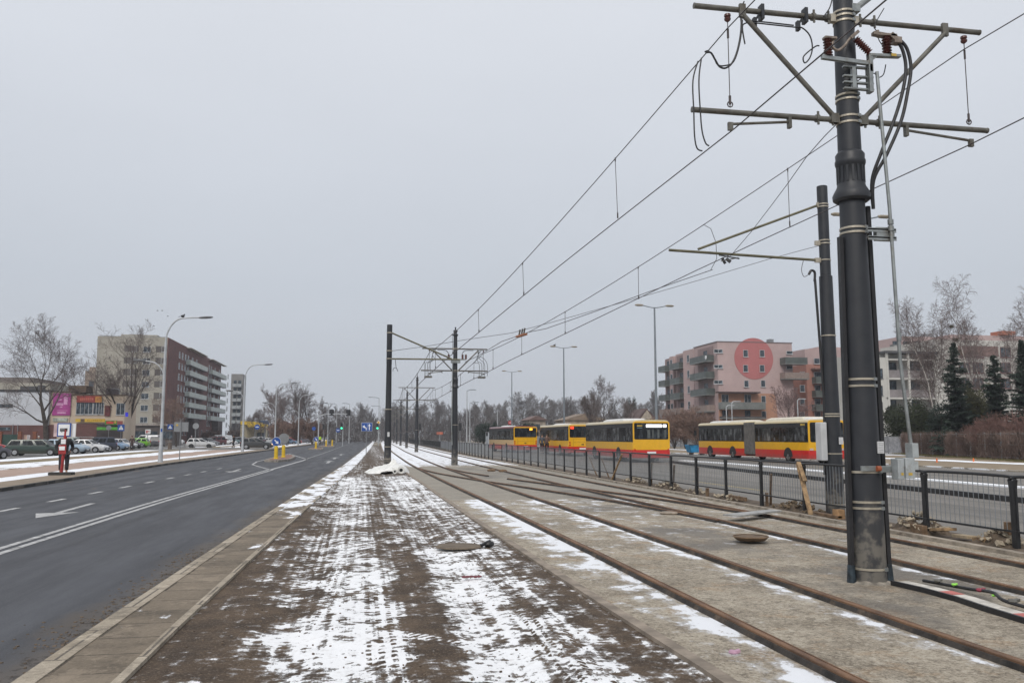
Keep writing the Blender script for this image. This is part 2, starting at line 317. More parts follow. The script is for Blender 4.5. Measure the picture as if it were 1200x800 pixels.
def m_slab():
    n = N('track_slab_concrete'); P = n.obj; X, Y, Z = n.sep(P)
    a = n.noise(P, .9, detail=8, rough=.7); b = n.noise(P, 6.5, detail=8, rough=.8, dist=.3); g = n.noise(P, 30, detail=7, rough=.85); h = n.noise(P, 120, detail=2)
    c = n.mix(n.rng(a, .36, .62), (.225, .19, .142), (.40, .35, .275))
    c = n.mix(n.rng(b, .49, .60, 0, .65), c, (.13, .106, .078))
    c = n.mix(n.rng(n.noise(P, 1.7, detail=8, rough=.75, loc=(7, 1, 0)), .52, .62, 0, .6), c, (.33, .235, .145))
    c = n.mix(n.rng(n.noise(P, 2.6, detail=8, rough=.75, loc=(1, 8, 0)), .56, .64, 0, .55), c, (.50, .455, .375))
    c = n.mix(n.rng(g, .51, .62, 0, .75), c, (.52, .47, .39)); c = n.mix(n.rng(g, .49, .38, 0, .85), c, (.085, .068, .05))
    fresh = n.math('MULTIPLY', n.rng(n.math('ADD', Y, n.math('MULTIPLY', b, .6)), 22.9, 23.1), n.rng(Y, 47.6, 47.2))
    c = n.mix(n.math('MULTIPLY', fresh, .62), c, n.mix(b, (.20, .19, .165), (.30, .285, .255)))
    bt = n.math('MULTIPLY', n.rng(X, 4.7, 5.3), n.rng(X, 7.4, 6.9)); damp = n.math('MULTIPLY', n.rng(n.noise(P, .55, detail=8, rough=.65, loc=(2, 5, 1)), .44, .60), bt)
    c = n.mix(n.math('MULTIPLY', damp, .66), c, (.10, .09, .078))
    jt = n.rng(n.math('ABSOLUTE', n.math('SUBTRACT', n.math('FRACT', n.math('MULTIPLY', Y, 1 / 6.2)), .5)), .0016, .0006)
    c = n.mix(n.math('MULTIPLY', jt, .45), c, (.10, .09, .08))
    nz = n.noise(P, 2.1, sc=(1, .8, 1), detail=9, rough=.72)
    left = n.ramp(n.math('MULTIPLY', X, 1 / 10.), [(0, .0), (.25, .0), (.27, .08), (.285, .16), (.305, .19), (.32, .30), (.33, .2), (.345, .02), (.36, .0), (.42, .04), (.455, .12), (.470, .25), (.48, .0), (.54, -.08), (.64, -.06), (.68, .02), (.70, .20), (.712, -.05), (.9, -.03), (1, -.1)])
    yy = n.ramp(n.math('MULTIPLY', Y, 1 / 60.), [(0, .36), (.14, .37), (.2, .44), (.27, .48), (.33, .50), (.374, .54), (.386, .2), (.78, .2), (.80, .50), (.86, .68), (1, .70)])
    v = n.math('ADD', n.math('ADD', left, yy), n.math('MULTIPLY', n.math('SUBTRACT', nz, .5), 1.2))
    mask = n.rng(v, .60, .66); c = snow_on(n, c, n.math('MAXIMUM', mask, n.rng(v, .52, .62, 0, .3)))
    n.bump(n.math('ADD', n.math('ADD', b, g), n.math('MULTIPLY', mask, .8)), .6, .02)
    return n.done(c, n.math('SUBTRACT', .9, n.math('MULTIPLY', damp, .25)))
def m_verge():
    n = N('verge_snow_and_grass'); P = n.obj; X, Y, Z = n.sep(P)
    k = n.math('MULTIPLY', n.math('ADD', X, 26), 1 / 16.)   # X -26..-10
    lane = n.ramp(k, [(0, .72), (.11, .74), (.19, .70), (.215, .2), (.33, .2), (.37, .62), (.52, .66), (.56, .5), (.75, .5), (.77, .72), (.85, .7), (1, .5)])
    v = n.math('ADD', lane, n.math('MULTIPLY', n.math('SUBTRACT', n.noise(P, .5, sc=(1.4, .4, 1), detail=9, rough=.66), .5), 1.0))
    mask = n.rng(v, .50, .56)
    g = n.mix(n.rng(n.noise(P, 3, detail=8, rough=.7), .35, .65), (.16, .115, .07), (.27, .21, .13))
    g = n.mix(n.rng(n.noise(P, .2, detail=4), .5, .65), g, (.17, .15, .075))
    c = snow_on(n, g, mask); n.bump(n.noise(P, 12, detail=6), .6, .03); return n.done(c, .9)
def m_path(name, c1, c2, sn=.33):
    n = N(name); b = n.noise(n.obj, 1.5, detail=8, rough=.7); c = n.mix(n.rng(b, .35, .65), c1, c2)
    u = n.sep(n.uv)[0]
    c = snow_on(n, c, n.rng(n.noise(n.obj, .45, sc=(1.5, .35, 1), detail=9, rough=.7), 1 - sn, 1.04 - sn)); return n.done(c, .9)
def m_rust():
    n = N('rusty_rail'); P = n.obj; a = n.noise(P, 6, sc=(1, .3, 1), detail=7, rough=.7); g = n.noise(P, 60, detail=3)
    c = n.mix(n.rng(a, .3, .7), (.075, .042, .028), (.24, .135, .075)); c = n.mix(n.rng(g, .55, .8, 0, .5), c, (.34, .21, .12)); n.bump(g, .3, .004)
    return n.done(c, .75, .15)
M_BASE = m_base(); M_ROAD = m_asphalt('road_asphalt', (.035, .036, .042), (.053, .056, .065)); M_BUSROAD = m_asphalt('bus_road_asphalt', (.125, .115, .102), (.165, .152, .135), dirt=False)
M_LOT = m_asphalt('lot_asphalt', (.09, .088, .085), (.14, .135, .13), dirt=False, snow=.42)
M_FLAG = m_pave('median_flagstones', (.16, .128, .092), (.215, .175, .13), (.06, .048, .035), 1.0, .55, .26)
M_KERB = m_pave('kerb_stone', (.29, .245, .185), (.39, .34, .27), (.10, .085, .07), 4, 1.0, .22)
M_KERBD = m_pave('dark_kerb_stone', (.085, .078, .068), (.12, .108, .095), (.03, .03, .03), 4, 1.0)
M_STRIP = m_strip(); M_SLAB = m_slab(); M_VERGE = m_verge(); M_RUST = m_rust()
M_WHITE = mat('road_paint', (.40, .40, .40), .8, var=.25, sc=5, grime=(.10, .10, .10))
M_SNOW = mat('snow', (.83, .85, .88), .8, var=.06, sc=4, bump=.5)
M_EARTH = mat('earth', (.105, .078, .055), .95, var=.45, sc=6, bump=.8)

# ------------------------------------------------------------ ground and roads
YS = frange(-12, 60, 2) + frange(64, 300, 6) + [340, 400, 480, 600]
YS = sorted(set(YS))
g_ = MB(); g_.add([(-2500, -300, -.06), (2500, -300, -.06), (2500, 3500, -.06), (-2500, 3500, -.06)], [(0, 1, 2, 3)]); struct(g_, 'ground', M_BASE)
ribbon('road', XL, XR, 0.0, YS, M_ROAD)
def cst(v): return lambda y: v
ribbon('verge', cst(-25.0), lambda y: XL(y) - .15, .10, [y for y in YS if y <= 300], M_VERGE, 8)
ribbon('footway', lambda y: XL(y) - 1.55, lambda y: XL(y) - .15, .104, [y for y in YS if y <= 300], m_path('footway_slabs', (.19, .15, .11), (.27, .215, .16), .30))
ribbon('path', lambda y: -17.0, lambda y: -14.0, .104, [y for y in YS if y <= 300], m_path('pink_path', (.33, .235, .19), (.40, .30, .25), .34))
kerb('kerb', XL, .15, 0, -.05, .11, YS, M_KERBD)
lot = MB(); lot.add([(-140, 20, 0), (-24.98, 20, 0), (-24.98, 300, 0), (-140, 300, 0)], [(0, 1, 2, 3)]); struct(lot, 'parking_lot', M_LOT)
sr = MB(); sr.add([(-25.2, 106, .108), (-11.3, 106, .108), (-10.9, 128, .108), (-25.2, 128, .108)], [(0, 1, 2, 3)]); struct(sr, 'side_road', m_asphalt('side_road_asphalt', (.12, .115, .105), (.17, .155, .14), dirt=False, snow=.36))
# median: kerb, flagstones, edging
kerb('kerb', lambda y: XR(y) + .08, .08, .08, -.05, .06, YS, M_KERB)
ribbon('pavement', lambda y: XR(y) + .16, lambda y: XR(y) + .67, .052, [y for y in YS if y <= 300], M_FLAG)
kerb('kerb', lambda y: XR(y) + .705, .035, .035, -.05, .062, YS, M_KERB)
random.seed(5)
from mathutils import noise as mn
def strip_z(x, y, z):
    a = mn.noise(Vector((x * 1.3, y * .7, 0))) * .03 + mn.noise(Vector((x * 5, y * 4, 3))) * .012
    ruts = -.035 * math.exp(-((x - 1.12 + .0) / .22) ** 2) - .03 * math.exp(-((x + .62) / .25) ** 2)
    e = min(1, max(0, (x - (XR(y) + .75)) / .2)) * min(1, max(0, (XS(y) - .08 - x) / .2))
    return z + (a + ruts) * e
ribbon('earth_strip', lambda y: XR(y) + .74, lambda y: XS(y) - .10, .03, frange(2, 22, .08) + frange(22.2, 60, .25) + frange(61, 160, 3), M_STRIP, 60, zf=strip_z)
kerb('kerb', lambda y: XS(y) - .05, .055, .055, -.05, .062, YS, mat('slab_edging', (.24, .20, .16), .9, var=.3, sc=4, bump=.4))
ribbon('track_slab', lambda y: XS(y), lambda y: 9.22 + (DX(y) if y > 60 else 0), .02, YS, M_SLAB)
kerb('kerb', lambda y: 9.30 + (DX(y) if y > 60 else 0), .07, .07, -.05, .075, YS, mat('fence_edging', (.30, .26, .21), .9, var=.35, sc=5, grime=(.12, .09, .07), bump=.5))
ribbon('earth_strip', lambda y: 9.37 + (DX(y) if y > 60 else 0), lambda y: 10.35 + (DX(y) if y > 60 else 0), .03, frange(2, 60, .3) + frange(63, 300, 5), M_EARTH, 6,
       zf=lambda x, y, z: z + .05 * max(0, mn.noise(Vector((x * 2, y * 1.2, 1)))) + .02 * mn.noise(Vector((x * 7, y * 7, 0))))
ribbon('bus_road', lambda y: 10.3 + (DX(y) if y > 60 else 0), cst(31.5), 0.004, YS, M_BUSROAD)
kerb('kerb', cst(31.6), .1, .1, -.02, .07, YS, M_KERB)
ribbon('verge', cst(31.7), cst(46), .05, YS, m_path('verge_grass', (.20, .15, .10), (.27, .215, .145), .36))
ribbon('snow_bank', lambda y: 38.4, lambda y: 40.2 + .3 * math.sin(y * .7) + .2 * math.sin(y * 2.3), .06, frange(10, 300, 2), M_SNOW, 3, zf=lambda x, y, z: z + .06 * (1 - min(1, abs(x - 39.3))) * (1 + mn.noise(Vector((x, y, 0)))))
# platform island in the bus loop
isl = [(16.9, 8), (17.0, 19.8), (17.5, 27), (18.1, 35.7), (19.2, 46.5), (20.1, 53.2), (20.5, 54), (21.0, 53), (21.4, 46), (20.9, 36), (20.6, 27), (20.2, 18), (20.0, 8)]
m = MB(); m.prism(isl, (0, 0, -.05), (1, 0, 0), (0, 1, 0), (0, 0, .17)); struct(m, 'platform', mat('platform_paving', (.19, .18, .165), .85, var=.2, sc=2, bump=.3))
iskl = lambda y: lerp([(8, 16.9), (19.8, 17.0), (27, 17.5), (35.7, 18.1), (46.5, 19.2), (53.2, 20.1)], y)
iskr = lambda y: lerp([(8, 20.0), (18, 20.2), (27, 20.6), (36, 20.9), (46, 21.4), (53, 21.0)], y)
kerb('kerb', iskl, .16, .02, -.02, .15, frange(8, 53, 1.5), mat('black_kerb', (.018, .018, .019), .55, var=.3))  # left kerb of the platform, near-black all over
kerb('kerb', iskr, .42, .04, -.02, .165, frange(8, 53, 1.5), M_SNOW)
# ------------------------------------------------------------ painted markings
def line(f, w_, ys, name='road_marking', z=.004):
    m = MB(); m.uv = []
    for y in ys: x = f(y); m.v += [(x - w_ / 2, y, z), (x + w_ / 2, y, z)]; m.uv += [(0, y), (w_, y)]
    for k in range(len(ys) - 1): m.f.append((2 * k, 2 * k + 1, 2 * k + 3, 2 * k + 2))
    return m
mk = MB()
def addl(m): mk.add(m.v, m.f)
addl(line(lambda y: XD(y) - .12, .12, frange(2, 45.5, 2))); addl(line(lambda y: XD(y) + .12, .12, frange(2, 45.5, 2)))
addl(line(lambda y: -3.95 + .02 * (65 - y) * 0, .12, frange(64, 66, 1)))
def seg(a, b, w_=.12):
    a = Vector((*a, .004)); b = Vector((*b, .004)); d = (b - a).normalized(); n_ = Vector((-d.y, d.x, 0)) * w_ / 2; mk.add([a - n_, a + n_, b + n_, b - n_], [(0, 3, 2, 1)])
seg((XD(45.5), 45.5), (-3.94, 65.4), .2); seg((XD(45.5) - .05, 45.6), (-6.5, 53.8)); seg((-6.5, 53.8), (-6.95, 60)); seg((-6.95, 60), (-6.95, 86), .12); seg((-6.95, 86), (-3.94, 65.5), .14)
y = 66
while y < 260: seg((XD(y) - .02, y), (XD(y + 1.4), y + 1.4), .13); y += 2.1 if y < 110 else 2.6
for y in (9, 12.2, 15.2, 18.2, 21.3, 24.3, 27.4, 30.4, 33.4, 36.5, 39.6, 43, 47): seg((-8.2 + (y - 20) * .028, y), (-8.2 + (y + 1.1 - 20) * .028, y + 1.15 + (.5 if y < 20 else 0)), .16)
def arrow(x, y, L=4, tx=-.8, s=1):
    seg((x, y), (x + .1 * s, y + L * .55), .16); seg((x + .05 * s, y + L * .5), (x + tx, y + L * .72), .18)
    a = Vector((x + tx, y + L * .72, .004)); mk.add([a + Vector((-.55, .25, 0)), a + Vector((.15, -.55, 0)), a + Vector((.2, .55, 0))], [(0, 1, 2)])
for yo, xo in ((0, 0), (23, .55)):
    seg((-6.72 + xo, 20.8 + yo), (-6.78 + xo, 23.6 + yo), .15); mk.add([(-7.15 + xo, 20.75 + yo, .004), (-6.75 + xo, 19.6 + yo, .004), (-6.3 + xo, 20.95 + yo, .004)], [(0, 1, 2)])
for x, y in ((-2.1, 56), (-2.0, 66), (-1.8, 79)):
    seg((x, y), (x, y + 3.5), .2); mk.add([(x - .4, y + 3.3, .004), (x + .4, y + 3.3, .004), (x, y + 5, .004)], [(0, 1, 2)])
mk.uv = None; struct(mk, 'road_marking', M_WHITE)
yl = MB()
for a, b in (((12.6, 25), (12.6, 31)), ((33, 42), (24, 44)),):
    pa = Vector((*a, .009)); pb = Vector((*b, .009)); d = (pb - pa).normalized(); n_ = Vector((-d.y, d.x, 0)) * .05; yl.add([pa - n_, pa + n_, pb + n_, pb - n_], [(0, 3, 2, 1)])
struct(yl, 'road_marking', mat('yellow_paint', (.36, .28, .09), .8))
# refuge islands
def refuge(poly, z=.13):
    m = MB(); m.prism(poly, (0, 0, -.02), (1, 0, 0), (0, 1, 0), (0, 0, z + .02)); struct(m, 'traffic_island', mat('island_paving', (.22, .125, .10), .9, var=.3, sc=3, grime=(.12, .1, .08)), bevel=.03)
    cx = sum(p[0] for p in poly) / len(poly); cy = sum(p[1] for p in poly) / len(poly)
    k = MB(); n = len(poly)
    for i in range(n):
        a, b = poly[i], poly[(i + 1) % n]; k.bar((a[0], a[1], z / 2), (b[0], b[1], z / 2), .16, z + .03)
    struct(k, 'kerb', mat('island_kerb', (.26, .235, .205), .85, var=.25, sc=3, grime=(.13, .11, .09)))
refuge([(-6.35, 59.6), (-6.5, 68), (-6.4, 76), (-5.9, 76.5), (-5.1, 68), (-4.95, 61.5), (-5.5, 58.6)])
refuge([(-6.6, 112), (-6.6, 120), (-5.2, 120), (-4.9, 112)]); refuge([(-6.6, 140), (-6.6, 152), (-4.6, 152), (-4.4, 140)])

# ------------------------------------------------------------ rails
M_FILL = mat('shade_dark_filler', (.03, .026, .023), .9, var=.5, sc=5, grime=(.10, .075, .055), bump=.3)  # rail filler; shade along the rail sides is put into its dark colour
def rail(f, ys, label, group='tram rails'):
    """grooved rail: head, groove and lip standing a little above the slab"""
    t = thing('tram_rail', (f(ys[0]), ys[0], .02), label, 'rail', group)
    for nm, prof, m_ in (('railhead', [(-.040, .040), (-.040, .058), (-.034, .063), (.010, .063), (.015, .057), (.015, .040)], M_RUST), ('groove_lip', [(.038, .040), (.038, .055), (.052, .055), (.052, .040)], M_RUST), ('shaded_side_filler', [(-.075, .0), (-.056, .042), (.058, .042), (.066, .0)], M_FILL)):
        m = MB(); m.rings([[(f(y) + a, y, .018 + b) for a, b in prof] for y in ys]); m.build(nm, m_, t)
    return t
rys = frange(-8, 60, 1) + frange(63, 300, 6)
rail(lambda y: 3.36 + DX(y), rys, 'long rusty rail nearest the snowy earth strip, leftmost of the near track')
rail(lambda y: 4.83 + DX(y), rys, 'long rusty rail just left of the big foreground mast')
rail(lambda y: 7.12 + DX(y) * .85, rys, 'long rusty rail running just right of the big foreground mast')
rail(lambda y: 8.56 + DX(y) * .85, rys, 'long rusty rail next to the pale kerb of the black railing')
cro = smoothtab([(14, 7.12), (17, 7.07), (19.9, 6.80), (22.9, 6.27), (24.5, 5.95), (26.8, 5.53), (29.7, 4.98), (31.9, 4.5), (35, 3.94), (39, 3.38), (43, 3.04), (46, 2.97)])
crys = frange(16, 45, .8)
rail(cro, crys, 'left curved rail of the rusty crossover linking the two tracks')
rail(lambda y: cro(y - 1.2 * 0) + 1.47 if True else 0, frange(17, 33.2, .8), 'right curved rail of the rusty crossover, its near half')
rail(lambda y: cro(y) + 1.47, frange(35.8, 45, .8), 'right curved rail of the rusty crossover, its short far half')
# switch cover plates: pale planks laid by the outer rail, boards near the switch
# ------------------------------------------------------------ tram masts
def m_mast():
    n = N('graphite_mast_paint'); P = n.obj; Z = n.sep(P)[2]
    a = n.noise(P, 5, detail=7, rough=.7); g = n.noise(P, 90, detail=2, rough=.7)
    c = n.mix(n.rng(a, .3, .7), (.019, .021, .026), (.029, .032, .038)); c = n.mix(n.rng(g, .68, .74, 0, .5), c, (.12, .12, .12))
    # splashed cement dust on the lowest metre
    d = n.rng(n.math('ADD', Z, n.math('MULTIPLY', n.math('SUBTRACT', n.noise(P, 2.6, sc=(1.5, 1.5, .6), detail=7, rough=.6), .5), 1.7)), .95, .45)
    c = n.mix(n.math('MULTIPLY', d, .75), c, n.mix(n.rng(n.noise(P, 4, detail=6, loc=(1, 1, 1)), .42, .55), (.05, .05, .052), (.19, .175, .15)))
    n.bump(g, .1, .002); return n.done(c, n.rng(a, .3, .7, .42, .6), .1)
M_MAST = m_mast(); M_ARM = mat('weathered_tube', (.13, .125, .11), .55, .4, sc=6, grime=(.08, .06, .04)); M_GALV = mat('galvanised_steel', (.27, .29, .29), .45, .6, var=.2, sc=8, grime=(.22, .2, .17))
M_BAND = mat('steel_band', (.42, .38, .31), .4, .5, var=.2, sc=9); M_INS = mat('brown_porcelain', (.085, .032, .028), .25, var=.25, sc=8); M_BLACK = mat('black_rubber', (.016, .016, .018), .5, var=.3)
M_WIRE = mat('copper_wire', (.06, .05, .05), .6, .2); M_WPLATE = mat('white_label', (.55, .56, .57), .5, var=.1, sc=40); M_GOLD = mat('yellow_plate', (.5, .34, .06), .5)
M_OLIVE = mat('olive_tube', (.13, .12, .075), .5, .3, sc=6)
POLEP = [(.198, 0), (.195, .35), (.188, 1.25), (.178, 2.0), (.166, 3.2), (.154, 4.2), (.150, 4.66)]
def rad(z):
    if z <= 4.66: return lerp([(b, a) for a, b in POLEP], z)
    return lerp([(4.66, .15), (5.3, .14), (7.9, .115)], z)
def mast(X, Y, label, lod=0, simple=False, group='tram masts between the tracks'):
    t = thing('tram_mast', (X, Y, 0), label, 'tram mast', group); n = 28 if lod == 0 else 14
    m = MB(); m.lathe([(r, z) for r, z in POLEP] + [(.150, 4.67), (.140, 5.3), (.115, 7.75)], (X, Y, 0), n); m.build('pole', M_MAST, t, smooth=True)
    m = MB(); m.lathe([(.152, 4.62), (.185, 4.60), (.222, 4.63), (.228, 4.68), (.205, 4.73), (.172, 4.79), (.160, 4.85), (.156, 5.04), (.172, 5.06), (.182, 5.09), (.182, 5.12), (.172, 5.14), (.175, 5.2), (.155, 5.23), (.142, 5.24)], (X, Y, 0), n, cap=False)
    for k in range(16):
        an = k * math.pi / 8; m.cbox((X + .162 * math.cos(an), Y + .162 * math.sin(an), 4.94), (.007 * math.cos(an), .007 * math.sin(an), 0), (-.014 * math.sin(an), .014 * math.cos(an), 0), (0, 0, .10))
    m.build('collar', M_MAST, t, smooth=True)
    m = MB(); m.lathe([(.115, 7.75), (.16, 7.78), (.165, 7.86), (.10, 7.9), (.085, 7.98), (.14, 8.03), (.13, 8.1), (.05, 8.15), (.03, 8.22), (.055, 8.27), (.0, 8.33)], (X, Y, 0), n); m.build('finial', M_MAST, t, smooth=True)
    rt = .034 if lod == 0 else .042
    for z, x0, x1 in ((6.98, -2.01, 1.95), (5.65, -2.07, 1.97)):
        for s, xe in ((-1, x0), (1, x1)):
            m = MB(); m.tube([(X + s * (rad(z) + .05), Y, z), (X + xe, Y, z)], rt, 10)
            if lod == 0:
                for xx in (.22, .42): m.tube([(X + s * xx - .02, Y, z), (X + s * xx + .02, Y, z)], .05, 10); m.box(X + s * xx - .012, X + s * xx + .012, Y - .03, Y - .012, z - .085, z + .085)
                m.tube([(X + xe - s * .01, Y, z), (X + xe + s * .004, Y, z)], .037, 10)
            m.build('cross_arm', M_ARM, t, smooth=True)
    for s in (-1, 1):
        m = MB(); m.tube([(X + s * .2, Y - .02, 5.68), (X + s * 1.40, Y - .05, 6.9)], rt * .9, 10)
        if lod == 0: m.box(X + s * 1.40 - .04, X + s * 1.40 + .04, Y - .07, Y - .03, 6.86, 7.03); m.box(X + s * .2 - .05, X + s * .2 + .05, Y - .05, Y + .01, 5.6, 5.72)
        m.build('brace', M_ARM, t, smooth=True)
        xi = X + (-1.575 if s < 0 else 1.71)
        m = MB(); m.lathe([(.015, 0), (.038, .02), (.042, .042), (.026, .055), (.042, .07), (.040, .095), (.015, .11)], (xi, Y, 6.81), 12); o = m.build('insulator', M_INS, t, smooth=True)
        m = MB(); m.tube([(xi, Y, 6.82), (xi, Y, 5.72)], .006 if lod == 0 else .012, 5); m.tube([(xi, Y, 6.72), (xi, Y, 6.6)], .014, 6); m.tube([(xi, Y, 5.86), (xi, Y, 5.75)], .016, 6)
        if lod == 0: m.tube([(xi + .035 * math.cos(a * .785), Y, 5.75 + .035 * math.sin(a * .785)) for a in range(9)], .008, 5)
        m.build('hanger', M_WIRE, t)
        a0 = X + s * .80; a1 = X + (-1.58 if s < 0 else 1.72)
        m = MB(); m.box(a0 - .02, a0 + .02, Y - .03, Y + .03, 5.5, 5.66); m.tube([(a0, Y, 5.58), (a1, Y, 5.5)], .018 if lod == 0 else .024, 8); m.box(a1 - .03, a1 + .03, Y - .02, Y + .02, 5.42, 5.52)
        m.build('registration_arm', M_ARM, t, smooth=True)
    zs = [.18, .88, .95, 1.30, 2.32, 2.40, 4.2, 4.26, 5.60, 5.68, 5.9, 5.96, 6.93, 7.0, 7.06] if lod == 0 else [5.6, 5.68, 6.95, 7.03, 2.4]
    for z in zs:
        m = MB(); m.lathe([(rad(z) + .002, z - .014), (rad(z) + .010, z - .012), (rad(z) + .010, z + .012), (rad(z) + .002, z + .014)], (X, Y, 0), n, cap=False); b_ = m.build('clamp_band', M_BAND, t)
        if lod == 0: m = MB(); an = z * 9; m.cbox((X + (rad(z) + .014) * .5, Y - (rad(z) + .014) * .866, z), (.022, .0125, 0), (.006, -.010, 0), (0, 0, .018)); m.build('buckle', M_GALV, b_)
    for z in (5.65, 6.98):
        for s in (-1, 1): m = MB(); m.box(X + s * (rad(z) + .0), X + s * (rad(z) + .075), Y - .035, Y + .035, z - .05, z + .05); m.build('arm_socket', M_BAND, t)
    return t
def pts_px(lst, Y): return [aY(x, y, Y) for x, y in lst]
def smoothpts(P, k=6):
    """Catmull-Rom through control points"""
    P = [Vector(p) for p in P]; o = []
    for i in range(len(P) - 1):
        p0 = P[max(i - 1, 0)]; p1 = P[i]; p2 = P[i + 1]; p3 = P[min(i + 2, len(P) - 1)]
        for j in range(k):
            t = j / k; o.append(.5 * ((2 * p1) + (p2 - p0) * t + (2 * p0 - 5 * p1 + 4 * p2 - p3) * t * t + (3 * p1 - p0 - 3 * p2 + p3) * t ** 3))
    return o + [P[-1]]
main = mast(5.94, 9.27, 'thick black tram mast closest to the camera, cable gear near its top'); X, Y = 5.94, 9.27
# cable conduits on both flanks
for s, z1 in ((-1, 4.15), (1, 4.55)):
    m = MB(); yb = Y - .02
    P0 = Vector((X + s * (rad(0.2) + .045), yb, .06)); P1 = Vector((X + s * (rad(z1) + .04), yb, z1)); m.bar(P0, P1, .048, .065, up=(0, 1, 0)); m.build('conduit', M_BLACK, main)
    m = MB(); m.tube([P0 - Vector((-.0, 0, .09)), P0 + Vector((0, 0, .16))], [.058, .042], 12); m.build('conduit_foot', mat('blue_black_plastic', (.018, .03, .04), .5, var=.6, sc=12), main)
m = MB(); m.box(6.005, 6.085, Y - .192, Y - .175, 1.52, 1.66); o = m.build('label_plate', M_WPLATE, main)
m = MB()
for k in range(6): m.box(6.015, 6.075, Y - .1935, Y - .1925, 1.535 + k * .02, 1.541 + k * .02)
m.build('print', mat('grey_print', (.25, .25, .26), .6), o)
m = MB(); rr_ = []
for rad_, zz in ((.17, .0), (.185, .035), (.21, .018), (.245, .008), (.29, -.012)): rr_.append([(X + (rad_ + .05 * mn.noise(Vector((math.cos(a_ * .3927) * 2, math.sin(a_ * .3927) * 2, rad_ * 9)))) * math.cos(a_ * .3927), Y + (rad_ + .05 * mn.noise(Vector((math.cos(a_ * .3927) * 2, math.sin(a_ * .3927) * 2, 5)))) * math.sin(a_ * .3927), zz + .02) for a_ in range(16)])
m.rings(rr_, cap=False).build('grout_ring', mat('mast_grout', (.24, .215, .18), .95, var=.45, sc=9, grime=(.09, .075, .06), bump=.6), main, smooth=True)
# drive box and lever
m = MB(); m.box(5.77, 6.16, Y - .215, Y - .186, 1.315, 1.375); m.box(5.99, 6.14, Y - .23, Y - .215, 1.30, 1.37); m.build('mounting_bracket', M_GALV, main, bevel=.004)
m = MB(); m.tube([(5.95, Y - .23, 1.345), (6.0, Y - .23, 1.345)], .032, 12); m.build('orange_lock', mat('orange_rust', (.34, .09, .035), .5), main)
m = MB(); m.box(6.155, 6.235, Y - .34, Y - .20, 1.22, 1.46); m.box(6.24, 6.36, Y - .36, Y - .16, 1.235, 1.47); m.box(6.33, 6.42, Y - .34, Y - .18, 1.33, 1.43); m.box(6.36, 6.44, Y - .33, Y - .19, 1.47, 1.64); m.build('drive_box', mat('light_grey_steel', (.40, .43, .44), .45, .3, var=.15, sc=9, grime=(.25, .24, .22)), main, bevel=.006)
m = MB(); m.box(6.19, 6.22, Y - .343, Y - .34, 1.27, 1.30); m.build('warning_sticker', M_GOLD, main); m = MB(); m.box(6.27, 6.32, Y - .363, Y - .36, 1.27, 1.30); m.build('warning_sticker', M_GOLD, main)
m = MB(); m.tube([(6.385, Y - .27, 1.6), (6.30, Y - .27, 2.6), (6.27, Y - .26, 4.5), (6.20, Y - .25, 6.2)], .021, 10)
for z, xx in ((4.22, 6.275), (4.30, 6.275), (3.3, 6.28)): 
    if z > 4: m.tube([(xx, Y - .26, z - .03), (xx, Y - .26, z + .03)], .035, 10)
m.tube([(6.30, Y - .27, 2.85), (6.30, Y - .27, 2.95)], .028, 10)
m.build('drive_rod', M_GALV, main, smooth=True)
m = MB()
for z in (4.20, 4.10): m.box(5.98, 6.36, Y - .24, Y - .20, z, z + .022); m.box(5.98, 6.36, Y - .24, Y - .235, z - .025, z + .03)
m.box(6.10, 6.34, Y - .235, Y - .16, 4.08, 4.24)
m.build('rod_guide', M_GALV, main, bevel=.003); m = MB()
for z in (5.98, 6.06, 6.14, 6.26): m.box(5.79, 6.19, Y - .20, Y - .15, z, z + .022)
m.box(6.10, 6.15, Y - .25, Y - .16, 5.94, 6.30); m.box(5.9, 5.95, Y - .205, Y - .15, 5.99, 6.28)
m.build('guide_brackets', M_GALV, main, bevel=.003)
# disconnector: bracket, three ribbed insulators, jaws
m = MB(); yd = Y - .22
m.bar((5.48, yd, 6.345), (6.10, yd, 6.315), .05, .05); m.bar((6.08, yd, 6.31), (6.22, yd, 6.42), .045, .035); m.bar((6.13, yd, 6.42), (6.55, yd, 6.44), .07, .035); m.box(6.11, 6.16, yd - .03, yd + .04, 6.2, 6.44)
m.build('disconnector_frame', M_GALV, main, bevel=.004)
m = MB(); m.box(6.40, 6.47, yd - .05, yd - .047, 6.415, 6.45); m.build('warning_sticker', M_GOLD, main)
def ribbed(p, q, r=.045, k=7):
    p, q = Vector(p), Vector(q); pts = []; rs = []
    for i in range(k * 2 + 1): pts.append(p.lerp(q, i / (k * 2))); rs.append(r if i % 2 else r * 1.75)
    m = MB(); m.tube(pts, rs, 14); return m.build('insulator', M_INS, main, smooth=True)
ribbed((5.575, yd, 6.37), (5.565, yd, 6.58), .031, 6); ribbed((6.13, yd, 6.46), (5.95, yd, 6.62), .030, 8); ribbed((6.375, yd, 6.46), (6.375, yd, 6.68), .034, 6)
m = MB(); m.box(5.52, 5.68, yd - .04, yd + .04, 6.58, 6.61); m.tube(smoothpts([(5.66, yd, 6.60), (5.63, yd, 6.50), (5.70, yd, 6.45), (5.80, yd, 6.52), (5.86, yd, 6.6), (5.97, yd, 6.70)]), .018, 8); m.bar((5.88, yd, 6.62), (5.99, yd, 6.72), .05, .04)
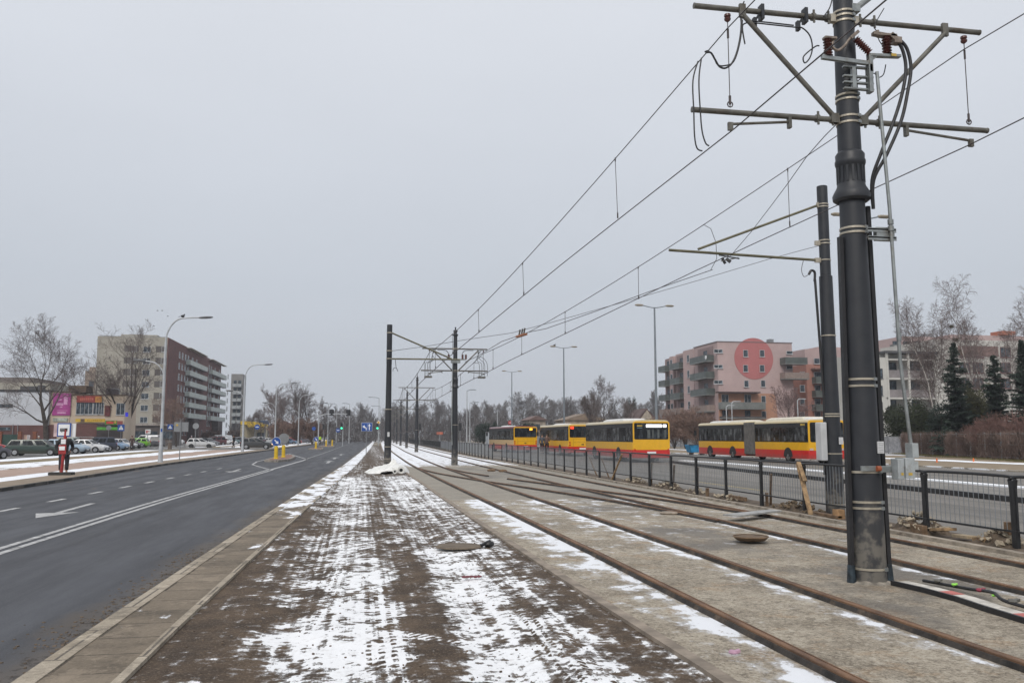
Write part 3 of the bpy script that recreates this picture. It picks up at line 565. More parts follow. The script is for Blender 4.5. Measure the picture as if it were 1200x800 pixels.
m.build('switch_jaw', mat('tarnished_metal', (.22, .18, .15), .5, .4, sc=20), main, bevel=.004); m = MB(); m.box(6.27, 6.50, yd - .045, yd + .045, 6.68, 6.715); m.bar((6.19, yd, 6.71), (6.34, yd, 6.70), .07, .045); m.tube([(6.26, yd, 6.70), (6.26, yd, 6.76)], .02, 8); m.bar((6.42, yd, 6.71), (6.54, yd, 6.62), .09, .07); m.box(6.46, 6.56, yd - .05, yd + .05, 6.60, 6.68)
m.build('switch_jaw', mat('tarnished_metal', (.22, .18, .15), .5, .4, sc=20), main, bevel=.004)
for dx in (0, .07):
    P = smoothpts([(6.49 + dx, yd, 6.66), (6.585 + dx, yd, 6.55), (6.625 + dx, yd, 6.30), (6.56 + dx, yd, 5.98), (6.42 + dx * 1.4, yd, 5.6), (6.22 + dx * 1.2, yd, 5.17), (6.13 + dx * .3, Y - .15, 4.85), (6.16, Y - .1, 4.5)])
    m = MB(); m.tube(P, .021, 10); o = m.build('feeder_cable', M_BLACK, main, smooth=True)
# thin leads
for pts, r in (([(872, 0 + 2), (868, 14), (869, 30), (873, 52), (870, 32), (875, 27), (884, 25), (930, 30)], .009), ([(884, 27), (930, 32), (940, 33), (949, 42), (952, 56), (949, 68), (943, 74), (942, 66), (955, 55), (960, 54)], .009),
               ([(869, 22), (868, 40), (864, 60), (858, 74), (850, 80), (843, 78), (838, 70), (833, 62), (827, 62)], .012), ([(870, 24), (867, 50), (860, 72), (850, 77), (841, 76), (836, 66), (830, 60), (826, 61)], .009),
               ([(818, 72), (812, 95), (813, 130), (814, 160), (817, 174), (823, 177)], .009), ([(822, 68), (819, 95), (821, 135), (823, 155), (827, 168), (831, 171)], .009),
               ([(975, 0), (972, 10), (965, 20)], .008), ([(1036, 56), (1030, 47), (1028, 38), (1025, 30), (1036, 10)], .006), ([(1038, 76), (1035, 88), (1028, 91), (1024, 86), (1010, 92), (998, 100)], .007),
               ([(999, 12), (1001, 30), (999, 50), (992, 60)], .008)):
    m = MB(); m.tube(smoothpts(pts_px(pts, Y - .05), 5), r, 7); m.build('lead_wire', M_BLACK, main, smooth=True)
for x, y in ((892, 13), (943, 17)):
    m = MB(); p = aY(x, y, Y); m.box(p.x - .02, p.x + .02, p.y - .05, p.y + .05, p.z - .12, p.z + .07); q = aY(x - 8, y + 13, Y); m.bar(p, q, .025); m.box(q.x - .02, q.x + .02, q.y - .03, q.y + .03, q.z - .07, q.z + .05); m.build('cable_clip', M_MAST, main)
# stays leaving the top of frame
m = MB(); m.box(5.98, 6.12, Y - .1, Y + .05, 7.06, 7.16); m.tube([(6.06, Y - .03, 7.1), (6.55, Y + .0, 7.5)], .04, 10); m.build('top_bracket', M_GALV, main)

# next mast along
def far_gear(t, X, Y):
    yd = Y - .2; m = MB(); m.box(X - .5, X + .62, yd - .04, yd + .04, 6.28, 6.36); m.box(X - .28, X + .28, yd - .08, yd + .12, 6.1, 6.3); m.build('disconnector_frame', M_GALV, t)
    for dx in (-.42, .42, .62):
        m = MB(); m.tube([(X + dx, yd, 6.34), (X + dx, yd, 6.62)], .06, 8); m.build('insulator', M_INS, t)
    for s, xs in ((-1, (-1.78, -1.66, -1.5)), (1, (1.45, 1.6, 1.78, 1.95))):
        for i, dx in enumerate(xs):
            m = MB(); m.tube(smoothpts([(X + s * 1.35 + .1 * i, Y, 6.95), (X + s * 1.38, Y, 6.6), (X + dx - s * .25, Y, 6.15 + .1 * i), (X + dx, Y, 6.1), (X + dx + .02, Y, 5.5), (X + dx, Y, 5.35)]), .014, 5); m.build('lead_wire', M_BLACK, t)
    for s in (-1, 1):
        m = MB(); m.tube(smoothpts([(X + s * 1.1, Y, 6.9), (X + s * .6, Y, 6.88), (X + s * .42, Y, 6.7), (X + s * .42, yd, 6.6)]), .02, 5); m.build('lead_wire', M_BLACK, t)
        m = MB(); m.box(X + s * 1.62 - .22, X + s * 1.62 + .22, Y - .1, Y + .3, 5.22, 5.32); m.build('section_insulator', M_ARM, t)
m4 = mast(5.53, 50.5, 'dark tram mast standing between the tracks behind the switch, finial on top', 1); far_gear(m4, 5.53, 50.5)
m = MB(); m.tube([(5.36, 50.3, 1.2), (5.32, 50.3, 2.2), (5.35, 50.3, 6.2)], .03, 6); m.build('drive_rod', M_GALV, m4)
m5 = mast(5.93, 92.0, 'third tram mast from the camera in the line between the tracks', 1)
for x, y, l in ((6.55, 124, 'fourth tram mast from the camera in the line between the tracks'), (7.1, 155, 'fifth tram mast from the camera in the line between the tracks'), (7.7, 187, 'sixth tram mast from the camera in the line between the tracks'), (8.6, 226, 'farthest visible tram mast in the line between the tracks')):
    c = copy_tree(m5); c.location = (x, y, 0); c['label'] = l
# ------------------------------------------------------------ side masts
def side_mast(X, Y, h, r0, r1, label, cat='tram mast'):
    t = thing('tram_mast', (X, Y, 0), label, cat, 'tram masts beside the tracks'); m = MB(); m.lathe([(r0, 0), (r0 * .98, .4), (r0 * .8, h * .45), (r0 * .72, h * .72), (r1, h * .722), (r1, h), (r1 * .9, h + .01)], (X, Y, 0), 24); m.build('pole', M_MAST, t, smooth=True); return t
X2, Y2 = 10.02, 16.76
t = side_mast(X2, Y2, 7.25, .195, .115, 'black mast behind the railing with olive bracket arm and grey cabinet')
A = aY(784, 293, Y2); B = aY(960, 305, Y2); m = MB(); m.tube([A, B], .03, 10); m.build('bracket_arm', M_OLIVE, t, smooth=True)
A = aY(818, 292, Y2); B = aY(960, 240, Y2); m = MB(); m.tube([A, B], .027, 10); m.build('stay_tube', M_OLIVE, t, smooth=True)
m = MB()
for z in (5.58, 5.95, 6.02, 6.78, 6.84, 3.9, 2.15, 2.2, 1.35, .28):
    r = lerp([(0, .195), (3.26, .156), (5.2, .141), (5.24, .115), (7.3, .115)], z); m.lathe([(r, z - .015), (r + .012, z - .012), (r + .012, z + .012), (r, z + .015)], (X2, Y2, 0), 20, cap=False); m.build('clamp_band', M_BAND, t); m = MB()
for p in ((958, 305), (958, 285), (960, 240)): m = MB(); p = aY(*p, Y2); m.box(p.x - .06, p.x + .08, Y2 - .03, Y2 + .03, p.z - .05, p.z + .05); m.build('arm_socket', M_BAND, t)
m = MB(); m.box(X2 - .335, X2 - .19, Y2 - .12, Y2 + .12, 1.20, 2.02); m.build('cabinet', mat('pale_grey_cabinet', (.48, .49, .50), .5, var=.1), t, bevel=.02)
m = MB(); m.box(X2 + .02, X2 + .12, Y2 - .215, Y2 - .205, 1.55, 1.70); m.build('label_plate', M_WPLATE, t)
m = MB(); m.tube(smoothpts([(9.75, Y2, 5.1), (9.76, Y2, 5.3), (9.68, Y2, 5.34), (9.62, Y2, 5.25)]), .028, 8); m.tube([(9.76, Y2, 5.15), (9.86, Y2, 2.5), (9.80, Y2, .9)], .028, 8); m.build('conduit', M_BLACK, t, smooth=True)
m = MB(); m.tube(smoothpts([(9.62, Y2, 5.25), (9.5, Y2, 5.2), (9.45, Y2, 5.35), (9.5, Y2, 5.55)]), .007, 6); m.build('lead_wire', M_WIRE, t)
X3, Y3 = 1.46, 47.04
t = side_mast(X3, Y3, 7.9, .2, .15, 'lone black mast on the earth strip beside the white bag, left of the tracks')
m = MB(); m.tube([(1.58, Y3, 7.45), (4.95, Y3, 6.05)], .045, 8); m.build('stay_tube', M_OLIVE, t, smooth=True)
m = MB(); m.tube([(1.58, Y3, 6.0), (5.4, Y3, 6.02)], .045, 8); m.build('bracket_arm', M_OLIVE, t, smooth=True)
for z in (7.45, 6.44, 6.0, 3.2, 1.15, .5): m = MB(); m.lathe([(.155 if z > 5.7 else .175, z - .03), (.175 if z > 5.7 else .2, z - .02), (.175 if z > 5.7 else .2, z + .02), (.155, z + .03)], (X3, Y3, 0), 16, cap=False); m.build('clamp_band', M_BAND, t)
m = MB(); m.box(X3 - .04, X3 + .08, Y3 - .205, Y3 - .195, 1.7, 1.95); m.build('label_plate', M_WPLATE, t)
m = MB(); m.tube(smoothpts([(1.68, Y3, 5.3), (1.7, Y3, 5.45), (1.85, Y3, 5.5), (1.95, Y3, 5.3), (1.85, Y3, 5.55), (1.8, Y3, 5.95)]), .015, 5); m.build('lead_wire', M_BLACK, t)
# ------------------------------------------------------------ overhead wires
masts_y = [-32, 9.27, 50.5, 92, 124, 155, 187, 226]
mx_ = [5.93, 5.93, 5.53, 5.93, 6.55, 7.1, 7.7, 8.6]
def catenary(off, label1, label2):
    mes = []; con = []; drops = []
    for (ya, xa), (yb, xb) in zip(zip(masts_y, mx_), zip(masts_y[1:], mx_[1:])):
        for k in range(14):
            t = k / 14; y = ya + (yb - ya) * t; x = xa + (xb - xa) * t + off; z = 6.72 - .38 * 4 * t * (1 - t); mes.append((x, y, z)); con.append((x + (.05 if off < 0 else 0), y, 5.44 + .08 * min(1, 6 * t * (1 - t))))
        nd = 5
        for k in range(nd):
            t = (k + .55) / nd if ya > 9 else (k + .5) / nd; y = ya + (yb - ya) * t; x = xa + (xb - xa) * t + off; drops.append((x, y, 6.72 - .38 * 4 * t * (1 - t)))
    wd = lambda y: min(.022, max(.0075, .0075 + (y - 12) * .00028))
    m = MB(); m.tube(mes, [wd(p[1]) for p in mes], 5); o = m.build('messenger_wire', M_WIRE); tag(o, label1, 'overhead wire', 'overhead wires of the tram line'); ORG[o.name] = (0, 0, 0)
    for x, y, z in drops:
        if y > 130: continue
        w_ = wd(y) * .75; d = MB(); d.tube([(x, y, z), (x + (.03 if off < 0 else 0), y, 5.52)], w_, 4); d.tube([(x, y, z - .05), (x, y, z + .02)], w_ * 2, 5); d.tube([(x + (.03 if off < 0 else 0), y, 5.5), (x + (.03 if off < 0 else 0), y, 5.6)], w_ * 2.2, 5)
        d.build('dropper', M_WIRE, o)
    m = MB(); m.tube(con, [wd(p[1]) * 1.1 for p in con], 5); o = m.build('contact_wire', M_WIRE); tag(o, label2, 'overhead wire', 'overhead wires of the tram line')
catenary(-1.575, 'upper overhead wire with droppers above the left track', 'lower overhead wire above the left track, hung from the droppers')
catenary(1.70, 'upper overhead wire with droppers above the right track', 'lower overhead wire above the right track, below its droppers')
def wire(P, label, r=.008, name='overhead_wire', par=None):
    m = MB(); m.tube(P, [min(.02, max(r, r + (p[1] - 14) * .00025)) for p in P], 5); o = m.build(name, M_WIRE, par)
    if label: tag(o, label, 'overhead wire', 'overhead wires of the tram line')
    return o
cw = [Vector(aY(835, 316, 20.6)), Vector(aY(800, 328, 22.2)), Vector(aY(760, 342, 24)), Vector(aY(700, 364, 27.0)), Vector(aY(640, 385, 31.5)), Vector(aY(620, 389, 33.5)), Vector(aY(588, 400, 37)), Vector(aY(560, 417, 41)), Vector(aY(545, 424, 44.5))]
wire(cw, 'crossover contact wire slanting from the right track to the left one')
wire([aY(972, 285, 16.76), aY(944, 292, 17.3), aY(900, 304, 19.0), aY(820, 328, 22.5), aY(720, 357, 28.5), aY(645, 378, 34), aY(600, 390, 37.5), aY(545, 398, 41), aY(497, 406, 44.2), aY(459, 411, 47.04)], 'thin anchoring wire strung from the railing mast to the lone left mast', .005)
wire([aY(980, 146, 9.2), aY(966, 160, 9.6), aY(945, 184, 10.5), aY(924, 214, 12.0), aY(903, 242, 14.0), aY(880, 272, 16), aY(856, 300, 18.4)], 'short stay wire dropping from the nearest mast to the crossover wire', .006)
wire([aY(824, 263, 18.2), aY(833, 268, 18.3), aY(839, 284, 18.5), aY(840, 303, 19), aY(833, 316, 19.8)], 'thin red jumper lead looping below the right upper wire', .006, 'jumper_wire')
d = thing('section_insulator', aY(611, 392, 34.0), 'rusty brown gadget with fins hanging where the overhead wires cross', 'insulator')
m = MB(); p = aY(611, 393, 34); dirv = (aY(622, 389, 33.2) - aY(600, 396, 35)).normalized()
m.cbox(p, dirv * .42, Vector((0, 0, 1)).cross(dirv).normalized() * .08, (0, 0, .035)); m.build('runner', mat('rusty_orange', (.30, .12, .06), .6), d)
m = MB(); 
for k in (-.25, .0, .22): m.bar(p + dirv * k, p + dirv * (k + .12) + Vector((0, 0, .26)), .05)
m.build('horn', M_ARM, d)
# gear near olive arm
d = thing('wire_clamp', aY(850, 305, 18.6), 'cluster of small black clamps under the olive bracket arm', 'clamp'); p = aY(850, 305, 18.6)
m = MB(); m.bar(aY(843, 299, 18.6), aY(866, 303, 17.6), .03); m.bar(aY(846, 302, 18.6), aY(850, 309, 18.6), .05); m.build('clamp_body', M_BLACK, d)
m = MB(); m.bar(aY(851, 303, 18.4), aY(856, 307, 18.4), .06); m.bar(aY(845, 306, 18.5), aY(865, 302, 17.8), .02); m.build('clamp_jaw', M_MAST, d)
# ------------------------------------------------------------ railing
rl = thing('railing', (9.68, 0, 0), 'long black pedestrian railing of grey bars between the tracks and the bus road', 'railing')
def postY(k): return 7.22 + 2.04 * k
M_RAILP = mat('black_railing_paint', (.018, .019, .021), .4, .1, var=.2, sc=9); M_RBAR = mat('railing_bar', (.25, .27, .29), .45, .5, var=.15)
for k in range(50):
    y = postY(k); x = XF(y); m = MB()
    m.box(x - .028, x + .028, y - .045, y + .045, -.02, 1.06 if k < 80 else 1)
    m.box(x - .034, x + .034, y - .052, y + .052, -.02, .32)
    m.build('post', M_RAILP, rl, bevel=.008 if k < 8 else 0)
    if k < 49:
        y2 = postY(k + 1); x2 = XF(y2); a = Vector((x, y + .05, 0)); b = Vector((x2, y2 - .05, 0)); Z = Vector((0, 0, 1))
        P = smoothpts([a + Z * .95, a + Z * 1.06 + Vector((0, .02, 0)), a + Z * 1.12 + Vector((0, .10, 0)), b + Z * 1.12 - Vector((0, .10, 0)), b + Z * 1.06 - Vector((0, .02, 0)), b + Z * .95], 4) if k < 12 else [a + Z * .95, a + Z * 1.12 + Vector((0, .08, 0)), b + Z * 1.12 - Vector((0, .08, 0)), b + Z * .95]
        m = MB(); m.tube([a] + P + [b] if False else P, .025, 8 if k < 12 else 5); m.bar(a + Z * .30, b + Z * .30, .045, .03); m.bar(a + Z * .3, a + Z * .98, .03, .03); m.bar(b + Z * .3, b + Z * .98, .03, .03)
        fr = m.build('panel_frame', M_RAILP, rl, smooth=True)
        m = MB(); nb = 17 if k < 25 else 12
        for j in range(1, nb): q = a.lerp(b, j / nb); w_ = .005 if k < 9 else .0085; m.tube([q + Z * .31, q + Z * 1.11], w_, 4, cap=False)
        m.build('panel_bars', M_RBAR, fr)
if True:
    ys = frange(postY(49), 300, 8); m = MB()
    for a, b in zip(ys, ys[1:]): m.bar((XF(a), a, 1.1), (XF(b), b, 1.1), .05); m.bar((XF(a), a, .3), (XF(b), b, .3), .05)
    y = postY(50)
    while y < 220: m.box(XF(y) - .04, XF(y) + .04, y - .05, y + .05, 0, 1.1); y += 2.04
    y = postY(49)
    while y < 150: m.box(XF(y) - .012, XF(y) + .012, y - .012, y + .012, .3, 1.1); y += .24
    m.build('far_panels', M_RAILP, rl)
# ------------------------------------------------------------ props on the site
M_WOOD = mat('raw_timber', (.33, .22, .12), .8, var=.35, sc=9, grime=(.14, .09, .05), bump=.3); M_WOODD = mat('dark_timber', (.17, .11, .065), .85, var=.35, sc=9, bump=.3)
def plank(p, q, w_, h, label, m=M_WOOD, name='plank', group='props of wood along the railing'):
    a = MB(); a.bar(p, q, w_, h); o = a.build(name, m, bevel=.004); tag(o, label, 'plank', group); return o
plank((9.52, 16.9, .05), (9.60, 17.5, 1.12), .10, .03, 'tall light timber prop leaning on the railing just left of the grey cabinet mast')
plank((9.56, 17.15, .75), (9.60, 17.48, 1.15), .09, .03, 'short light offcut nailed high on the tall timber prop', M_WOOD)
for y, dy, l in ((19.6, -.5, 'brown slanting stake behind the second railing panel left of the cabinet mast'), (24.2, -.6, 'thin slanting stake behind the railing, third in from the cabinet mast'), (26.2, -.7, 'thin slanting stake behind the railing, right of the yellow bus rear'), (28.3, -.7, 'thin slanting stake behind the railing under the yellow bus rear'), (33.4, .3, 'thin stake behind the railing below the bus side windows'), (35.2, .4, 'farthest thin stake leaning behind the railing')):
    plank((9.98, y, .04), (9.76, y + dy, .82), .06, .03, l, M_WOODD)
plank((9.45, 31.3, .05), (9.66, 30.6, 1.05), .07, .03, 'light slanting lath in front of the railing below the nearest yellow bus')
random.seed(11)
def rubble(x, y, sx, sy, h, label, n=26, m=None):
    t = thing('rubble_heap', (x, y, .03), label, 'rubble heap', 'heaps of rubble under the railing')
    a = MB(); nx, ny = 14, 16
    for j in range(ny + 1):
        for i in range(nx + 1):
            u, v = i / nx * 2 - 1, j / ny * 2 - 1; hh = max(0, 1 - u * u) * max(0, 1 - v * v) * h; px, py = x + u * sx, y + v * sy
            a.v.append((px, py, .03 + hh * (.75 + .8 * mn.noise(Vector((px * 5, py * 5, 1)))) - .03))
    for j in range(ny):
        for i in range(nx): p = j * (nx + 1) + i; a.f.append((p, p + 1, p + nx + 2, p + nx + 1))
    a.build('earth', M_EARTH, t)
    a = MB(); n = int(n * 1.8)
    for _ in range(n):
        u = random.uniform(-.8, .8); v = random.uniform(-.9, .9); s = random.uniform(.012, .045); c = Vector((x + u * sx, y + v * sy, .04 + h * (1 - u * u) * (1 - v * v) * .9))
        ax = Vector((random.uniform(-1, 1), random.uniform(-1, 1), random.uniform(-.4, .4))).normalized(); ay = ax.orthogonal().normalized(); az = ax.cross(ay); k8 = [c + (ax * i_ * 1.3 + ay * j_ + az * k_ * .7) * s * random.uniform(.45, 1.1) for k_ in (-1, 1) for j_ in (-1, 1) for i_ in (-1, 1)]; a.add(k8, [(0, 2, 3, 1), (4, 5, 7, 6), (0, 1, 5, 4), (2, 6, 7, 3), (0, 4, 6, 2), (1, 3, 7, 5)])
    b = a.build('stones', m or mat('broken_concrete', (.33, .28, .21), .9, var=.35, sc=9, bump=.5), t, bevel=.008); b['kind'] = 'stuff'
rubble(9.82, 13.75, .38, .55, .34, 'rubble heap under the railing right behind the big mast', 40)
rubble(9.80, 11.75, .32, .5, .26, 'rubble heap under the railing at the right edge of the picture', 34)
rubble(9.86, 18.1, .3, .9, .20, 'long clod heap under the railing beside the cabinet mast', 50, mat('clods', (.15, .11, .07), .95, var=.4, sc=9, bump=.6))
rubble(9.80, 21.6, .3, .9, .12, 'low heap of earth under the railing, second from the cabinet mast', 30); rubble(9.82, 26.2, .34, .9, .28, 'brown heap under the railing right of the yellow bus rear', 34); rubble(9.82, 29.6, .34, 1.2, .22, 'brown heap under the railing below the nearest yellow bus', 34); rubble(9.82, 24.0, .25, .5, .15, 'small brown heap between two leaning stakes', 20)
def lump(c, u, v, w_, label, m, name='timber_offcut'):
    a = MB(); a.cbox(c, u, v, w_); tag(a.build(name, m, bevel=.006), label, 'timber', 'timber offcuts under the railing')
lump((9.70, 12.95, .16), (.05, .26, -.03), (.10, -.02, 0), (0, 0, .025), 'flat light board under the railing just right of the rubble heap', M_WOOD)
lump((9.72, 12.45, .10), (.03, .22, -.01), (.09, -.02, 0), (0, 0, .025), 'flat light board under the railing, middle of three', mat('grey_timber', (.38, .30, .20), .85, var=.3, sc=9))
lump((9.68, 12.0, .10), (.04, .18, -.02), (.07, -.02, 0), (0, 0, .04), 'split light board beside the right rubble heap', M_WOOD)
lump((9.78, 11.55, .20), (0, .05, 0), (.05, 0, 0), (0, 0, .22), 'upright wooden post stub next to the rightmost railing post', M_WOODD)
lump((9.6, 13.5, .10), (.02, .25, 0), (.05, 0, 0), (0, 0, .09), 'brown block leaning on the rubble heap behind the big mast', M_WOODD)
lump((9.75, 16.2, .12), (0, .10, 0), (.08, 0, 0), (0, 0, .10), 'orange brick block at the foot of the cabinet mast', mat('orange_block', (.40, .24, .12), .85))
lump((9.72, 16.75, .07), (.03, .65, 0), (.08, 0, 0), (0, 0, .03), 'long board on the ground before the cabinet mast', M_WOODD)
lump((9.76, 19.35, .14), (0, .03, 0), (.03, 0, 0), (0, 0, .22), 'short stake beside the railing post left of the clod heap', M_WOODD)
lump((9.72, 20.9, .12), (0, .5, 0), (.03, 0, 0), (0, 0, .05), 'low plank on edge below the railing stakes', M_WOODD)
lump((9.74, 22.9, .12), (0, .04, 0), (.04, 0, 0), (0, 0, .14), 'small wooden block under the railing left of the clod heaps', M_WOODD)
# grey slab lying over the outer rail
a = MB(); a.prism([(7.25, 16.3), (8.75, 17.2), (8.85, 16.9), (7.5, 16.0)], (0, 0, .125), (1, 0, 0), (0, 1, 0), (0, 0, .03)); tag(a.build('metal_sheet', mat('grey_sheet', (.34, .34, .33), .6, .2, sc=6)), 'pale grey sheet laid across the far track rails', 'sheet')
# rusty lid between the tracks
t = thing('round_lid', (6.23, 12.95, .02), 'rusty round lid lying on the slab between the two tracks', 'lid')
m = MB(); m.lathe([(.12, .02), (.22, .035), (.26, .07), (.27, .09), (.25, .095), (.0, .085)], (6.23, 12.95, .02), 20); m.build('disc', mat('rusty_lid', (.13, .085, .05), .8, sc=9, bump=.5), t, smooth=True)
m = MB(); m.lathe([(.27, .085), (.285, .09), (.285, .105), (.262, .1)], (6.23, 12.95, .02), 20, cap=False); m.build('rim', M_WOODD, t)
t = thing('round_lid', (6.72, 17.9, .02), 'small round lid touching the tip of the crossover rails', 'lid'); m = MB(); m.lathe([(.2, 0), (.22, .03), (.18, .05), (0, .05)], (6.72, 17.9, .02), 16); m.build('disc', mat('pale_lid', (.28, .23, .18), .85, sc=8), t)
# board of a works barrier lying by the mast
t = thing('barrier_board', (6.2, 8.6, .02), 'red and white works barrier board lying flat at the foot of the big mast', 'barrier board')
P = [(6.16, 9.0), (6.22, 8.55), (6.22, 8.0), (6.16, 7.55), (6.12, 7.0), (6.12, 6.2)]
def strip3(P, w_, z0, z1):
    m = MB(); rings = [[(x - w_ * .5, y, z0), (x - w_ * .5, y, z1), (x + w_ * .5, y, z1), (x + w_ * .5, y, z0)] for x, y in P]; return m.rings(rings)
strip3(P, .2, .02, .06).build('board', mat('white_board', (.55, .52, .47), .6, var=.2, sc=6, grime=(.28, .25, .2)), t); strip3([(x - .115, y) for x, y in P], .03, .02, .075).build('rubber_edge', M_BLACK, t)
for k, (a_, b_) in enumerate(((8.35, 8.15), (7.2, 6.85), (6.6, 6.4))):
    strip3([(6.22 if a_ > 8 else 6.13, a_), (6.22 if a_ > 8 else 6.13, b_)], .195, .061, .064).build('red_stripe', mat('faded_red', (.45, .12, .10), .6), t)
m = MB(); m.tube(smoothpts([(6.45, 9.0, .06), (6.55, 8.4, .07), (6.45, 7.9, .12), (6.35, 7.6, .09), (6.5, 7.2, .05), (6.6, 6.5, .05)]), .018, 7); tag(m.build('loose_cable', M_BLACK), 'loose dark cable beside the works barrier board', 'cable')
def junk(c, s, m, label, name='plastic_scrap'):
    a = MB(); s *= .7; a.ball(c, (s, s * 1.3, s * .6), 6, 4); a.cbox((c[0] + s * .6, c[1], c[2]), (s, 0, s * .3), (0, s * .6, 0), (0, 0, s * .3)); tag(a.build(name, m), label, 'scrap', 'scraps near the mast foot')
junk((6.50, 8.55, .09), .035, mat('lime_plastic', (.25, .6, .08), .5), 'lime green scrap behind the barrier board near the mast'); junk((6.42, 7.85, .10), .03, mat('lime_plastic', (.25, .6, .08), .5), 'lime green scrap in the middle of the barrier board')
junk((6.50, 8.15, .10), .05, mat('wine_cloth', (.22, .04, .06), .8), 'dark red scrap between the two lime green ones'); junk((6.38, 7.55, .10), .06, M_ARM, 'grey metal fitting on the barrier board')
junk((6.48, 8.8, .09), .05, M_ARM, 'grey metal fitting closest to the mast foot')
for c, s, l in (((2.92, 6.45, .03), .05, 'crumpled red and blue wrapper at the bottom of the slab'),): junk(c, s, mat('red_blue_wrapper', (.5, .3, .4), .6), l)
m = MB(); m.lathe([(.0, .0), (.36, .0), (.34, .015), (0, .02)], (1.5, 13.0, .055), 20); tag(m.build('manhole_cover', mat('manhole', (.13, .10, .07), .8, sc=8, bump=.4)), 'flat round earth coloured cover in the snowy strip', 'manhole cover')
m = MB(); m.ball((1.95, 12.95, .09), (.09, .06, .05), 8, 6); m.cbox((1.9, 12.95, .1), (.08, .03, .03), (0, .05, 0), (0, 0, .02)); tag(m.build('black_rag', M_BLACK), 'black scrap lying beside the flat cover in the snow', 'scrap')
m = MB()
random.seed(3)
for k in range(5): m.ball((1.24 + .045 * k, 10.2 + random.uniform(-.02, .02), .06), (.032, random.uniform(.02, .05), .014), 8, 5)
tag(m.build('red_rag', mat('wine_rag', (.16, .05, .06), .9, sc=20)), 'torn dark red rag trodden into the snowy strip', 'rag')
for x, y, l in ((6.3, 41, 'left of two dark stones on the slab before the second mast'), (6.75, 40.3, 'right of two dark stones on the slab before the second mast')):
    m = MB(); m.ball((x, y, .07), (.22, .12, .08), 8, 5); tag(m.build('stone', M_WOODD), l, 'stone')
# white builder's sack with rolls
t = thing('tarpaulin_bundle', (1.2, 40.5, .04), 'white bundle of tarpaulin round two rolled tubes on the earth strip', 'bundle')
m = MB(); nx, ny = 44, 26
for j in range(ny + 1):
    for i in range(nx + 1):
        u, v = i / nx * 2 - 1, j / ny * 2 - 1; rr = u * u + v * v * .9; hgt = max(0, 1 - rr) ** .45
        f = 1 + .35 * mn.noise(Vector((u * 3, v * 3, 7))) + .18 * mn.noise(Vector((u * 8, v * 7, 2)))
        hz = (.34 + .16 * u + (.30 if .0 < u < .5 and v > .0 else 0) * (1 - abs(u - .25) * 4 if abs(u - .25) < .25 else 0)) * hgt * f
        m.v.append((1.25 + u * 1.02 * (1 + .18 * mn.noise(Vector((u * 2, v * 2, 0)))), 40.4 + v * 1.3 * (1 + .2 * mn.noise(Vector((u * 2, v * 2, 5)))), .03 + max(0, hz)))
for j in range(ny):
    for i in range(nx): p = j * (nx + 1) + i; m.f.append((p, p + 1, p + nx + 2, p + nx + 1))
m.build('sheet', mat('white_tarp', (.72, .72, .70), .7, var=.1, sc=5, grime=(.45, .43, .40)), t, smooth=True)
for dx, r, z in ((.62, .16, .20), (.34, .10, .14)):
    m = MB(); x = 1.2 + dx; 
    m.tube([(x, 38.75, z), (x + .05, 40.2, z)], r, 16, cap=False); m.tube([(x, 38.75, z), (x + .05, 40.2, z)], r * .5, 16, cap=False)
    b = len(m.v)
    for rr in (r, r * .5):
        for k in range(16): m.v.append((x + rr * math.cos(k * math.pi / 8), 38.75, z + rr * math.sin(k * math.pi / 8)))
    for k in range(16): m.f.append((b + k, b + (k + 1) % 16, b + 16 + (k + 1) % 16, b + 16 + k))
    o = m.build('roll', mat('white_roll', (.66, .66, .63), .7, sc=6), t)
    m = MB(); m.tube([(x, 38.9, z), (x, 38.91, z)], r * .5, 12); m.build('dark_core', M_BLACK, o)
# earth clods / splatter on asphalt by the kerb
random.seed(8); m = MB()
for _ in range(520):
    y = random.choice([random.gauss(12.9, .5), random.gauss(10.2, .8), random.gauss(8.2, .7), random.uniform(6, 40)]); x = XR(y) - abs(random.gauss(.06, .22)); s = random.uniform(.003, .010); a = random.uniform(0, 3); m.cbox((x, y, s * .3), (s * 1.6 * math.cos(a), s * 1.6 * math.sin(a), 0), (-s * math.sin(a), s * math.cos(a), 0), (0, s * .3, s * .5))
o = m.build('earth_clods', M_EARTH); tag(o, 'crumbs of earth scattered on the asphalt by the median kerb', 'earth crumbs', None, 'stuff')
m = MB()
for _ in range(900):
    y = random.uniform(5.5, 26) ** 1.0; x = random.uniform(XR(y) + .85, XS(y) - .1); s = random.uniform(.003, .010); c = (x, y, .052 + s * .4); a = random.uniform(0, 3); m.cbox(c, (s * math.cos(a), s * math.sin(a), 0), (-s * .7 * math.sin(a), s * .7 * math.cos(a), 0), (0, 0, s * .6))
o = m.build('stones_and_clods', mat('clods2', (.12, .09, .065), .95, var=.5, sc=9), bevel=0); tag(o, 'small stones and clods strewn over the snowy earth strip', 'stones', None, 'stuff')
